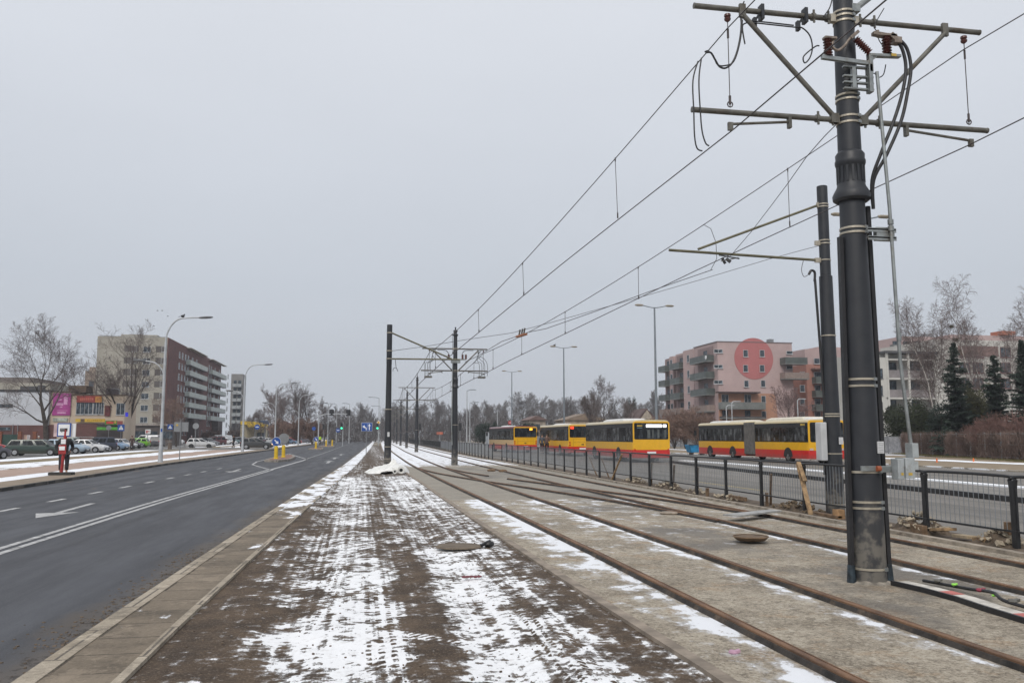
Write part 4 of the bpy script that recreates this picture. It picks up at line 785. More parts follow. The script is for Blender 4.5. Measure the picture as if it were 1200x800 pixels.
# ------------------------------------------------------------ bollards, signs, lamps
M_YEL = mat('bollard_yellow', (.62, .42, .015), .45, var=.08); M_BLUE = mat('sign_blue', (.012, .07, .30), .4, var=.08); M_SW = mat('sign_white', (.72, .73, .74), .5, var=.05); M_SGREY = mat('sign_back_grey', (.22, .23, .24), .5, .3, var=.1); M_RED = mat('sign_red', (.42, .02, .025), .45, var=.1)
M_LAMP = mat('pale_lamp_post', (.42, .44, .46), .5, .3, var=.12, sc=2, grime=(.30, .31, .32)); M_LAMPD = mat('grey_lamp_post', (.20, .225, .25), .5, .3, var=.12, sc=2); M_LHEAD = mat('lamp_head', (.12, .125, .13), .5)
def disc(m, c, r, axis, th=.012, n=28):
    axis = Vector(axis).normalized(); c = Vector(c); return m.tube([c - axis * th, c + axis * th], r, n)
def bollard(x, y, sign, label, h=.92, signlabel=None, z0=.12):
    t = thing('bollard', (x, y, z0), label, 'bollard', 'yellow bollards on the refuges')
    m = MB(); m.lathe([(.17, 0), (.17, .06), (.135, .09), (.13, h - .1), (.115, h - .03), (.05, h), (0, h + .01)], (x, y, z0), 18); m.build('body', M_YEL, t, smooth=True)
    if sign:
        m = MB(); m.tube([(x, y, z0 + h), (x, y, z0 + h + .25)], .03, 8); m.build('stem', M_SGREY, t)
        c = Vector((x, y - .03, z0 + h + .30)); m = MB(); disc(m, c, .30, (0, 1, 0)); s = m.build('sign_face', M_BLUE, t)
        m = MB(); disc(m, c + Vector((0, .002, 0)), .315, (0, 1, 0), .008); m.build('sign_rim', M_SW, s)
        m = MB(); y_ = y - .048; d = Vector((1, 0, -1)).normalized(); n_ = Vector((1, 0, 1)).normalized(); cc = Vector((c.x, y_, c.z)); m.cbox(cc - d * .05, d * .12, n_ * .035, (0, .003, 0))
        m.add([cc + d * .22, cc + d * .04 + n_ * .13, cc + d * .04 - n_ * .13], [(0, 1, 2)]); m.build('arrow', M_SW, s)
bollard(-5.93, 62.4, True, 'yellow bollard with round blue arrow sign on the nearest refuge'); bollard(-5.82, 67.0, False, 'yellow bollard without a sign on the nearest refuge')
bollard(-5.9, 116, True, 'yellow bollard with blue arrow sign on the second refuge'); 
# farther refuge pair, sign on its own stem
bollard(-5.6, 142, False, 'left yellow bollard of the farthest refuge, on a black base', 1.0); bollard(-4.75, 146, False, 'right yellow bollard of the farthest refuge', 1.0)
def post_sign(x, y, h, r=.03, z0=.1, name='road_sign', label='', cat='road sign', group=None):
    t = thing(name, (x, y, z0), label, cat, group); m = MB(); m.tube([(x, y, z0), (x, y, z0 + h)], r, 8); m.build('post', M_SGREY, t); return t
# grey round back of a sign beside second bollard
t = post_sign(-5.95, 68.2, 1.55, label='grey back of a round sign just behind the plain yellow bollard', z0=.12); m = MB(); disc(m, (-5.93, 68.2, 1.55), .40, (0, 1, 0)); m.build('sign_back', M_SGREY, t)
# lane board
t = post_sign(.48, 76, 2.05, z0=.05, label='blue lane board with white left and straight arrows beside the avenue', cat='road sign')
c = aY(430, 500, 76); m = MB(); m.box(c.x - .47, c.x + .47, 75.93, 75.96, c.z - .38, c.z + .38); pl = m.build('panel', M_SW, t, bevel=.02)
m = MB(); m.box(c.x - .45, c.x + .45, 75.915, 75.928, c.z - .36, c.z + .36); m.build('blue_face', M_BLUE, pl)
m = MB(); m.box(c.x + .17, c.x + .25, 75.90, 75.912, c.z - .28, c.z + .10); m.add([(c.x + .09, 75.905, c.z + .08), (c.x + .33, 75.905, c.z + .08), (c.x + .21, 75.905, c.z + .29)], [(0, 1, 2)])
m.box(c.x - .10, c.x - .03, 75.90, 75.912, c.z - .28, c.z - .06); m.bar((c.x - .07, 75.906, c.z - .1), (c.x - .24, 75.906, c.z + .02), .012, .08); m.add([(c.x - .20, 75.905, c.z - .13), (c.x - .20, 75.905, c.z + .17), (c.x - .40, 75.905, c.z + .03)], [(0, 1, 2)]); m.box(c.x + .015, c.x + .03, 75.90, 75.912, c.z - .3, c.z + .3)
m.build('arrows', M_SW, pl)
def lampL(x, y, h, label, reach=2.0, back=True, grp='curved street lamps along the avenue'):
    t = thing('street_lamp', (x, y, .1), label, 'street lamp', grp)
    m = MB(); m.lathe([(.16, 0), (.15, .1), (.12, .9), (.105, 1.0), (.085, h * .7), (.07, h - 1.2)], (x, y, .1), 14)
    m.tube(smoothpts([(x, y, h - 1.15), (x + .05, y, h - .6), (x + .35, y, h + .05), (x + .85, y, h + .42), (x + reach, y, h + .52)]), [.07] * 6 + [.055] * 30 if False else .05, 10); p = m.build('pole', M_LAMP, t, smooth=True)
    def head(c, s, L=.85):
        m = MB(); rr = []
        for k, (a, w_, hh) in enumerate(((0, .05, .05), (.15, .10, .07), (.5, .15, .085), (.8, .13, .07), (1, .05, .03))): rr.append([(c[0] + s * a * L, c[1] + w_ * math.cos(j * math.pi / 4), c[2] + .06 * a + hh * math.sin(j * math.pi / 4)) for j in range(8)])
        return m.rings(rr).build('lamp_head', M_LHEAD, t, smooth=True)
    head((x + reach - .05, y, h + .50), 1)
    if back:
        zb = h * .70; m = MB(); m.tube(smoothpts([(x, y, zb - .9), (x - .12, y, zb - .3), (x - .55, y, zb + .18), (x - 1.2, y, zb + .32)]), .035, 8); m.build('rear_arm', M_LAMP, t, smooth=True); head((x - 1.15, y, zb + .30), -1, .75)
    return t
l1 = lampL(-12.3, 56, 8.75, 'tallest curved street lamp nearest the camera, on the left snowy verge')
for x, y, l in ((-12.15, 92, 'curved street lamp behind the first refuge, second along the avenue'), (-12.0, 124, 'curved street lamp third along the avenue, before the parked blue car'), (-11.2, 158, 'curved street lamp fourth along the avenue, before the bare tree group'), (-10.3, 196, 'curved street lamp next to the traffic light gantry')):
    c = copy_tree(l1); c.location = (x, y, .1); c['label'] = l
# small stickers on the first lamp
m = MB(); m.box(-12.33, -12.24, 55.86, 55.88, 2.0, 2.2); m.build('sticker', M_BLUE, l1)
def lampPlain(x, y, h, label, arm=0):
    t = thing('street_lamp', (x, y, 0), label, 'street lamp', 'plain distant lamp posts'); m = MB(); m.lathe([(.14, 0), (.09, h * .5), (.07, h)], (x, y, 0), 8); m.build('pole', M_LAMP, t)
    m = MB(); m.tube([(x, y, h - .02), (x + (arm or 1.2) * .5, y, h + .18), (x + (arm or 1.2), y, h + .2)], .06, 6); m.box(x + (arm or 1.2), x + (arm or 1.2) + .8 * (1 if arm >= 0 else -1), y - .15, y + .15, h + .15, h + .28) if arm >= 0 else m.box(x + arm - .8, x + arm, y - .15, y + .15, h + .15, h + .28)
    m.build('arm', M_LAMPD, t)
for px, D, h, l, arm in ((384, 190, 9, 'first of three thin lamp posts beyond the gantry', -1.2), (394, 220, 10, 'second of three thin lamp posts beyond the gantry', -1.2), (409, 205, 9.5, 'third of three thin lamp posts, right of the gantry lights', -1.0), (443.5, 190, 10.3, 'taller lamp post left of the masts at the crossing', -1.6), (445, 230, 9.8, 'shorter lamp post left of the masts at the crossing', -1.6), (547, 150, 9.8, 'lamp post with short right arm beyond the second mast', .8), (550.5, 190, 9.2, 'lamp post with curved right arm beyond the second mast', 1.2), (583, 175, 7.2, 'lamp post behind the farthest bus', .6)):
    p = gD(px, D); lampPlain(p.x, p.y, h, l, arm)
def lampR(x, y, h, label):
    t = thing('street_lamp', (x, y, 0), label, 'street lamp', 'double armed lamps of the bus loop')
    m = MB(); m.lathe([(.13, 0), (.12, .1), (.10, 3), (.06, h)], (x, y, 0), 12); m.build('pole', M_LAMPD, t, smooth=True)
    for s in (-1, 1):
        m = MB(); m.tube(smoothpts([(x, y, h - .05), (x + s * .45, y, h + .02), (x + s * .95, y, h + .13)]), .032, 8); a = m.build('arm', M_LAMPD, t)
        m = MB(); rr = [[(x + s * (.85 + a_ * .62), y + w_ * math.cos(j * math.pi / 4), h + .13 + hh * math.sin(j * math.pi / 4)) for j in range(8)] for a_, w_, hh in ((0, .05, .05), (.2, .12, .08), (.75, .13, .085), (1, .06, .04))]; m.rings(rr).build('lamp_head', mat('tan_lamp_head', (.25, .22, .17), .5), a, smooth=True)
    return t
r1 = lampR(20.75, 57.5, 11, 'tall double armed lamp behind the nearest yellow bus')
for x, y, l in ((20.9, 86, 'double armed lamp above the middle yellow bus, second of the row'), (21.4, 120, 'smallest double armed lamp above the farthest bus')):
    c = copy_tree(r1); c.location = (x, y, 0); c['label'] = l
p = aY(1040, 255, 34); l4 = copy_tree(r1); l4.location = (p.x - 1.33, p.y, 0); l4['label'] = 'double armed lamp partly hidden behind the big foreground mast'
s_ = (p.z) / 11.1
for ch in l4.children: pass
l4.scale = (1, 1, s_)
# bus stop sign post
_p = gD(74.5, 35.6, .1); x, y = _p.x, _p.y; t = thing('bus_stop_sign', (x, y, .1), 'red bus stop post with a blue framed bus panel on a dark base', 'bus stop')
m = MB(); m.box(x - .45, x + .45, y - .25, y + .3, .1, .22); m.build('base', mat('dark_rubber_base', (.035, .033, .03), .85), t, bevel=.02)
m = MB(); m.tube([(x, y, .2), (x + .08, y, 2.0)], .06, 10); m.build('post', mat('stop_red', (.30, .022, .022), .5), t)
def pan(x0, x1, z0, z1, yy, m_, name='panel', par=None): a = MB(); a.box(x0, x1, yy - .02, yy + .02, z0, z1); return a.build(name, m_, par or t)
q = aY(75, 503.5, y); zc = q.z
pn = pan(x - .26, x + .28, zc - .29, zc + .29, y, M_BLUE); pan(x - .21, x + .23, zc - .24, zc + .24, y - .022, M_SW, 'white_field', pn)
m = MB(); m.box(x - .14, x + .15, y - .05, y - .045, zc - .06, zc + .07)
m.build('bus_symbol', M_BLACK, pn); m = MB(); disc(m, (x - .07, y - .048, zc - .07), .03, (0, 1, 0), .004); disc(m, (x + .09, y - .048, zc - .07), .03, (0, 1, 0), .004); m.box(x - .12, x + .05, y - .053, y - .05, zc, zc + .045); m.build('symbol_detail', M_SGREY, pn)
pan(x - .42, x - .27, zc - .28, zc + .26, y + .08, mat('pale_pink_panel', (.5, .38, .38), .5), 'side_panel'); pan(x + .29, x + .44, zc - .3, zc + .27, y + .08, M_SW, 'side_panel')
b = pan(x - .13, x + .16, .98, 1.36, y - .1, mat('stop_red', (.30, .022, .022), .5), 'timetable_box'); pan(x - .10, x + .12, 1.14, 1.3, y - .123, M_SW, 'timetable', b); pan(x - .05, x + .13, 1.4, 1.6, y - .1, M_SW, 'notice')
# pedestrian crossing signs and other small signs on the left
def cross_sign(px, py, D, label, h=2.4, s=.42):
    p = gD(px, D, .1); c = aD(px, py, D); t = post_sign(p.x, p.y, c.z - .1, label=label, group='pedestrian crossing signs'); m = MB(); m.box(p.x - s, p.x + s, p.y - .06, p.y - .04, c.z - s, c.z + s); f = m.build('blue_face', M_BLUE, t)
    m = MB(); m.add([(p.x - s * .72, p.y - .065, c.z - s * .6), (p.x + s * .72, p.y - .065, c.z - s * .6), (p.x, p.y - .065, c.z + s * .72)], [(0, 1, 2)]); tri = m.build('white_triangle', M_SW, f)
    m = MB(); m.ball((p.x, p.y - .07, c.z + s * .1), s * .12, 6, 4); m.bar((p.x, p.y - .07, c.z), (p.x - .02, p.y - .07, c.z - s * .25), s * .2, .004); m.bar((p.x, p.y - .07, c.z - s * .2), (p.x + s * .2, p.y - .07, c.z - s * .5), s * .1, .004); m.bar((p.x, p.y - .07, c.z - s * .2), (p.x - s * .22, p.y - .07, c.z - s * .5), s * .1, .004); m.build('walker_symbol', M_BLACK, tri)
cross_sign(141.5, 501, 108, 'blue crossing sign standing among the parked cars by the green car'); cross_sign(199, 500, 135, 'blue crossing sign above the white van left of the brick block')
def round_sign(px, py, D, r, label, m_=None, fm=None, grp='round road signs'):
    p = gD(px, D, .1); c = aD(px, py, D); t = post_sign(p.x, p.y, c.z - .1, label=label, group=grp); m = MB(); disc(m, (p.x, p.y - .05, c.z), r, (0, 1, 0)); f = m.build('disc', m_ or M_BLUE, t)
    if fm: m = MB(); m.box(p.x - r * .6, p.x + r * .6, p.y - .075, p.y - .065, c.z - r * .15, c.z + r * .15); m.build('bar', fm, f)
round_sign(301, 500, 125, .38, 'round blue sign in front of the yellow canopy', M_BLUE, M_SW); round_sign(367.5, 502, 165, .38, 'small round blue sign left of the gantry foot')
round_sign(396, 504, 150, .38, 'small round blue sign next to the green light over the farthest refuge', M_BLUE, M_SW); round_sign(229, 499, 100, .36, 'grey round sign back before the brick apartment block', M_SGREY); round_sign(127, 501, 108, .32, 'grey round sign back in front of the green shop awning', M_SGREY)
round_sign(597.5, 495, 130, .3, 'round red no entry sign above the farthest bus', M_RED, M_SW)
p = gD(211, 61, .1); t = post_sign(-12.05, 60.4, 2.75, label='thin post with a large grey sign back on the snowy verge', cat='road sign'); c = aY(212, 500, 60.4)
m = MB(); m.box(c.x - .45, c.x + .48, 60.42, 60.44, c.z - .32, c.z + .32); m.build('sign_back', M_SGREY, t); m = MB(); disc(m, (c.x - .25, 60.41, c.z + .12), .07, (0, 1, 0), .006); m.build('yellow_dot', M_GOLD, t)
# traffic lights
M_TLG = glow('green_signal', (.05, .9, .42), 1.6)
def signal(c, lit, par, back=False):
    m = MB(); m.box(c.x - .2, c.x + .2, c.y - .1, c.y + .15, c.z - .55, c.z + .55); b = m.build('signal_head', M_BLACK, par)
    m = MB()
    for k in (-.34, 0, .34): disc(m, (c.x, c.y - .12, c.z + k), .12, (0, 1, 0), .02, 12)
    m.build('lens_hoods', M_MAST, b)
    if lit: m = MB(); disc(m, (c.x, c.y - .15, c.z - .34), .17, (0, 1, 0), .02, 14); m.build('green_lamp', M_TLG, b)
p = gD(373, 165); t = thing('traffic_light_gantry', (p.x, p.y, 0), 'pale gantry arm carrying two dark signal heads over the avenue', 'traffic light'); top = aD(373, 487, 165)
m = MB(); m.tube([(p.x, p.y, 0), (p.x, p.y, top.z)], .12, 10); m.tube(smoothpts([(p.x, p.y, top.z - .1), (p.x + .3, p.y, top.z + .05), (p.x + 2.0, p.y, top.z + .35), (aD(409, 485, 165).x, p.y, top.z + .38)]), .08, 8); m.build('gantry', M_LAMP, t)
for px in (388.5, 408): c = aD(px, 483, 165); signal(Vector((c.x, p.y - .1, c.z)), False, t); m = MB(); m.box(c.x - .42, c.x + .42, p.y + .1, p.y + .12, c.z - .6, c.z + .6); m.build('backing_board', M_BLACK, t)
for px, D, l, pyc in ((400.3, 146, 'signal post with a green light on the farthest refuge', 501.5), (442.3, 150, 'signal post with a green light left of the lone mast', 501.5)):
    p = gD(px, D); c = aD(px, pyc, D); t = thing('traffic_light', (p.x, p.y, 0), l, 'traffic light', 'signal posts'); m = MB(); m.tube([(p.x + .2, p.y, 0), (p.x + .2, p.y, c.z + 1)], .07, 8); m.build('post', M_LAMP, t); signal(Vector((c.x, c.y - .1, c.z + .34)), True, t)
    if px > 440:
        q = aD(443.6, 494.8, D); m = MB(); m.add([(q.x - .38, p.y - .05, q.z), (q.x, p.y - .05, q.z - .38), (q.x + .38, p.y - .05, q.z), (q.x, p.y - .05, q.z + .38)], [(0, 1, 2, 3)]); k_ = m.build('priority_sign', M_SW, t)
        m = MB(); m.add([(q.x - .26, p.y - .07, q.z), (q.x, p.y - .07, q.z - .26), (q.x + .26, p.y - .07, q.z), (q.x, p.y - .07, q.z + .26)], [(0, 1, 2, 3)]); m.build('yellow_diamond', mat('priority_yellow', (.75, .42, .03), .5), k_)
for px, D, l in ((379.3, 170, 'small dark signal post right of the gantry foot'), (492, 150, 'dark signal post between the third and fourth masts'), (539, 120, 'dark signal post just right of the second mast')):
    p = gD(px, D); c = aD(px, 500, D); t = thing('traffic_light', (p.x, p.y, 0), l, 'traffic light', 'signal posts'); m = MB(); m.tube([(p.x, p.y, 0), (p.x, p.y, c.z)], .06, 8); m.build('post', M_SGREY, t); signal(Vector((c.x, c.y - .1, c.z)), False, t)
# ------------------------------------------------------------ buses
def carpaint(name, col, rough=.28, grime=True):
    if name in MATS: return MATS[name]
    n = N(name); Z = n.sep(n.obj)[2]; f = n.noise(n.obj, 3, detail=6, rough=.7)
    c = n.mix(n.rng(f, .3, .7), tuple(v * .93 for v in col), tuple(min(1, v * 1.06) for v in col))
    if grime: c = n.mix(n.math('MULTIPLY', n.rng(n.math('ADD', Z, n.math('MULTIPLY', f, .5)), .95, .45), .5), c, (.10, .085, .07))
    n.b.inputs['Coat Weight'].default_value = .4; n.b.inputs['Coat Roughness'].default_value = .12; MATS[name] = n.done(c, n.rng(f, .3, .7, rough, rough + .15)); return MATS[name]
def m_glass(name='vehicle_glass', col=(.010, .012, .014)):
    if name in MATS: return MATS[name]
    n = N(name); f = n.noise(n.obj, 2.6, sc=(1, 1, .55), detail=5, rough=.65); c = n.mix(n.rng(f, .45, .7), col, tuple(v * 4.5 + .01 for v in col)); MATS[name] = n.done(c, .14, spec=.22); return MATS[name]
M_GLASS = m_glass(); BY = carpaint('bus_yellow', (.74, .40, .006)); BR = carpaint('bus_red', (.56, .018, .014)); BC = carpaint('bus_cream', (.56, .46, .26)); M_TYRE = mat('tyre', (.018, .018, .018), .85, var=.3); M_RIM = mat('wheel_rim', (.22, .22, .22), .4, .5)
M_TAIL = mat('tail_lens', (.45, .02, .015), .25); M_TAILON = glow('lit_tail', (1, .05, .02), 1.6); M_AMBER = glow('amber_sign', (1, .42, .03), 2.2); M_DISP = glow('white_display', (1, .97, .98), 1.5)
def plan(x, y0, y1, r=.18, k=4):
    P = []
    for cx, cy, a0 in ((x - r, y0 + r, -90), (x - r, y1 - r, 0), (-x + r, y1 - r, 90), (-x + r, y0 + r, 180)):
        for i in range(k + 1): a = R(a0 + 90 * i / k); P.append((cx + r * math.cos(a), cy + r * math.sin(a)))
    return P
def rrect(x0, x1, z0, z1, r=.1, k=3):
    P = []
    for cx, cz, a0 in ((x1 - r, z0 + r, -90), (x1 - r, z1 - r, 0), (x0 + r, z1 - r, 90), (x0 + r, z0 + r, 180)):
        for i in range(k + 1): a = R(a0 + 90 * i / k); P.append((cx + r * math.cos(a), cz + r * math.sin(a)))
    return P
def slab_(poly, z0, z1, scale_top=None):
    m = MB(); rings = [[(x, y, z0) for x, y in poly], [(x, y, z1) for x, y in poly]]
    if scale_top: rings += [[(x * s, y, z1 + dz) for x, y in poly] for s, dz in scale_top]
    return m.rings(rings)
def plateY(poly, y, th, name, m_, par):
    m = MB(); m.prism(poly, (0, y, 0), (1, 0, 0), (0, 0, 1), (0, th, 0)); return m.build(name, m_, par)
def wheel(t, x, y, r=.47, w_=.28):
    s = 1 if x > 0 else -1
    m = MB(); m.tube([(x - s * w_, y, r), (x - s * .02, y, r), (x, y, r)], [r, r, r * .93], 22); o = m.build('wheel', M_TYRE, t, smooth=True)
    m = MB(); m.tube([(x - s * .03, y, r), (x + s * .006, y, r)], [r * .62, r * .6], 18); m.tube([(x, y, r), (x + s * .03, y, r)], r * .2, 10); m.build('rim', M_RIM, o)
def bus_section(t, y0, y1, W=1.275, r0=.2, wheels=(), upper_band=None, mullions=8, side_low=BY, low=BR):
    pl = plan(W, y0, y1, r0)
    slab_(plan(W, y0, y1, r0), .30, .84).build('skirt', low, t, smooth=True)
    slab_(plan(W - .003, y0, y1, r0), .84, 1.34).build('side_panel', side_low, t, smooth=True)
    w_ = slab_(plan(W - .006, y0 + .02, y1 - .02, r0), 1.34, 2.58).build('window_band', M_GLASS, t, smooth=True)
    m = MB()
    for k in range(1, mullions):
        y = y0 + (y1 - y0) * k / mullions
        for s in (-1, 1): m.box(s * (W - .004) - .004, s * (W - .004) + .004, y - .03, y + .03, 1.36, 2.3)
    for s in (-1, 1): m.box(s * (W - .004) - .003, s * (W - .004) + .003, y0 + .5, y1 - .3, 2.02, 2.035); m.box(s * (W - .003) - .003, s * (W - .003) + .003, y0 + .3, y1 - .3, 2.3, 2.56)
    m.build('mullions', M_BLACK, w_); rn = random.Random(int(y0 * 7 + mullions + len(bpy.data.objects)))
    for k in range(mullions):
        ya = y0 + (y1 - y0) * k / mullions + .05 + (.3 if k == 0 else 0); yb_ = y0 + (y1 - y0) * (k + 1) / mullions - .05 - (.15 if k == mullions - 1 else 0)
        for s in (-1, 1):
            v = rn.choice((.012, .02, .03, .045)); m = MB(); m.box(s * (W - .003) - .002, s * (W - .003) + .002, ya, yb_, 1.42, 2.28); pn_ = m.build('window', m_glass('bus_window_%d' % int(v * 1000), (v, v * 1.05, v * 1.08)), t)
            m = MB(); q_ = rn.uniform(ya + .1, yb_ - .4); m.box(s * (W - .0005) - .001, s * (W - .0005) + .001, q_, q_ + rn.uniform(.08, .3), 1.42, rn.uniform(1.6, 1.9)); m.build('seat_back', mat('seat_seen_through_glass', (.07, .075, .085), .5, var=.4, sc=4), pn_)
    slab_(plan(W, y0, y1, r0), 2.58, 2.64, [(.985, .05), (.93, .11), (.8, .15), (.3, .17)]).build('roof', upper_band or BC, t, smooth=True)
    for yw in wheels:
        for s in (-1, 1):
            m = MB(); P = [(.60 * math.cos(a * math.pi / 12), .60 * math.sin(a * math.pi / 12)) for a in range(13)]; m.prism([(a, b) for a, b in P], (s * (W + .004) - .0, yw, .40), (0, 1, 0), (0, 0, 1), (s * .004, 0, 0)); m.build('wheel_arch', M_BLACK, t)
            wheel(t, s * (W + .0), yw)
def pod(t, x0, x1, y0, y1, z0, h, m_=None):
    m = MB(); rr = []
    for z, k in ((z0, 0), (z0 + h * .6, .05), (z0 + h, .25)): rr.append([(x0 + k, y0 + k * 1.5, z), (x1 - k, y0 + k * 1.5, z), (x1 - k, y1 - k * 1.5, z), (x0 + k, y1 - k * 1.5, z)])
    return m.rings(rr).build('roof_unit', m_ or mat('roof_unit_white', (.62, .62, .60), .5, var=.08), t, bevel=.04)
def bus(loc, rz, label, L=12, style=0, name='city_bus', group='yellow city buses', low_side=BY, win=(.0, 0)):
    t = local(thing(name, loc, label, 'bus', group, rz)); W = 1.275
    bus_section(t, 0, L, W, wheels=(3.2, L - 2.7), upper_band=BC if style != 2 else carpaint('bus_maroon', (.16, .03, .03)), side_low=low_side)
    # rear end
    plateY(rrect(-W + .01, W - .01, .84, 2.70, .16), -.012, .03, 'rear_panel', BY, t)
    z0 = 1.52 if style == 0 else 1.62
    rw = plateY(rrect(-W + .10, W - .10, z0, 2.60, .08), -.024, .012, 'rear_window', M_GLASS, t)
    plateY(rrect(-W + .02, W - .02, .32, .80, .06), -.02, .03, 'rear_bumper', BR, t)
    for s in (-1, 1):
        m = MB()
        for k in (0, 1): m.tube([(s * (W - .12), -.03, .98 + k * .2 - (.35 if style == 0 else 0)), (s * (W - .12), -.045, .98 + k * .2 - (.35 if style == 0 else 0))], .075, 10)
        m.build('tail_light', M_TAIL, t)
    m = MB(); m.box(-.30, .30, -.035, -.021, .60, .72); m.build('number_plate', M_SW, t)
    if style == 0:
        plateY(rrect(-.36, .72, 2.31, 2.50, .02), -.034, .006, 'destination_display', M_DISP, rw); plateY(rrect(.80, 1.04, 2.31, 2.50, .02), -.034, .006, 'route_display', M_DISP, rw)
        m = MB()
        for k in range(9): m.box(-.31 + k * .112, -.31 + k * .112 + .018, -.037, -.035, 2.36, 2.45)
        for k in range(2): m.box(.86 + k * .1, .86 + k * .1 + .02, -.037, -.035, 2.36, 2.45)
        m.build('display_dots', mat('display_ink', (.30, .28, .28), .6), rw)
        for z, c_, hh in ((2.36, M_GOLD, .10), (2.25, mat('teal_sticker', (.12, .2, .24), .5), .05)):
            m = MB()
            for k in range(4): m.box(-.98 + k * .095, -.98 + k * .095 + .07, -.032, -.0275, z, z + hh)
            m.build('fleet_marks', c_, rw)
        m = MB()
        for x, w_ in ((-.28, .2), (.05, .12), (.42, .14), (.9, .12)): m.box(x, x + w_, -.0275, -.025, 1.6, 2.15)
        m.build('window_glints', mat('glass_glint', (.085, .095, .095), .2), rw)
        m = MB(); m.box(-W + .15, -.1, .3, 1.4, 2.66, 2.78); m.build('rear_vent', M_BLACK, t, bevel=.05); pod(t, -.95, .95, 3.2, 8.2, 2.70, .26)
    else:
        plateY(rrect(.45 if style == 2 else -1.1, .75 if style == 2 else -.8, 2.36, 2.56, .03), -.034, .006, 'lit_sign', M_AMBER if style == 2 else M_TAILON, rw)
        m = MB(); m.box(-.85, .85, -.022, -.016, 1.20, 1.215); m.box(-.85, -.835, -.022, -.016, .86, 1.5); m.box(.835, .85, -.022, -.016, .86, 1.5); m.box(-.85, .85, -.022, -.016, 1.49, 1.5); m.build('engine_flap', mat('flap_shadow', (.18, .10, .01), .6), t)
        m = MB(); m.box(-.12, .1, -.03, -.02, .98, 1.06); m.build('fleet_marks', M_BLACK, t); pod(t, -.7, .7, L - 6, L - 3.4, 2.7, .22)
    for s in (-1, 1): m = MB(); m.tube(smoothpts([(s * W, L - .1, 2.45), (s * (W + .18), L + .12, 2.4), (s * (W + .2), L + .1, 2.1)]), .02, 6); m.box(s * (W + .2) - .1, s * (W + .2) + .1, L + .06, L + .12, 1.75, 2.15); m.build('mirror', M_BLACK, t)
    plateY(rrect(-W + .08, W - .08, 1.0, 2.55, .1), L + .003, .012, 'windscreen', M_GLASS, t)
    # doors on the kerb side
    m = MB()
    for y in (L - 1.6, L - 5.8, 2.0): m.box(W - .004, W + .006, y, y + 1.3, .38, 2.35)
    m.build('doors', M_GLASS, t)
    return t
bus((18.85, 53.3, 0), 0, 'nearest yellow bus with a lit white destination display on its rear', style=0)
bus((18.95, 71.2, 0), R(0), 'middle yellow bus, its rear half hidden behind the nearest one', style=1)
bus((17.0, 87.2, 0), R(4), 'farthest yellow bus with an amber light over its rear window', style=2, low_side=carpaint('bus_sand', (.60, .42, .2)))
# articulated bus
t = local(thing('articulated_bus', (28.9, 49.0, 0), 'long articulated bus in yellow and red with a grey bellows in the middle', 'bus'))
bus_section(t, 0, 7.4, wheels=(2.6,), mullions=6, r0=.15); bus_section(t, 9.0, 17.6, wheels=(11.0, 15.2), mullions=7, r0=.15)
m = MB()
rings = []
for k in range(25): y = 7.35 + k * 1.7 / 24; w_ = 1.22 if k % 2 else 1.27; rings.append([(-w_, y, .45), (-w_, y, 2.72 - (0 if k % 2 == 0 else .04)), (w_, y, 2.72 - (0 if k % 2 == 0 else .04)), (w_, y, .45)])
m.rings(rings).build('bellows', mat('grey_bellows', (.11, .105, .10), .85), t)
plateY(rrect(-1.265, 1.265, .84, 2.72, .16), -.012, .03, 'rear_panel', BY, t); rw = plateY(rrect(-1.14, 1.14, 1.36, 2.60, .1), -.024, .012, 'rear_window', M_GLASS, t); plateY(rrect(-1.25, 1.25, .32, .80, .06), -.02, .03, 'rear_bumper', BR, t)
for s in (-1, 1): m = MB(); m.box(s * 1.08 - .12, s * 1.08 + .12, -.04, -.02, .84, .97); m.build('tail_light', mat('pale_lens', (.5, .38, .34), .3), t)
pod(t, -.9, .9, 1.2, 6.4, 2.74, .25, mat('roof_unit_cream', (.60, .56, .46), .5, var=.08)); pod(t, -.85, .85, .6, 2.0, 2.74, .18); pod(t, -.8, .8, 9.8, 12.6, 2.74, .2, mat('roof_unit_cream', (.60, .56, .46), .5)); pod(t, -.8, .8, 13.2, 16.4, 2.74, .2)
m = MB(); m.box(-1.277, -1.272, .35, .9, 2.40, 2.52); m.build('fleet_marks', M_GOLD, t)
m = MB(); m.tube(smoothpts([(-1.2, 17.5, 2.5), (-1.42, 17.8, 2.45), (-1.45, 17.8, 2.1)]), .02, 6); m.box(-1.55, -1.35, 17.74, 17.80, 1.8, 2.2); m.build('mirror', M_BLACK, t)
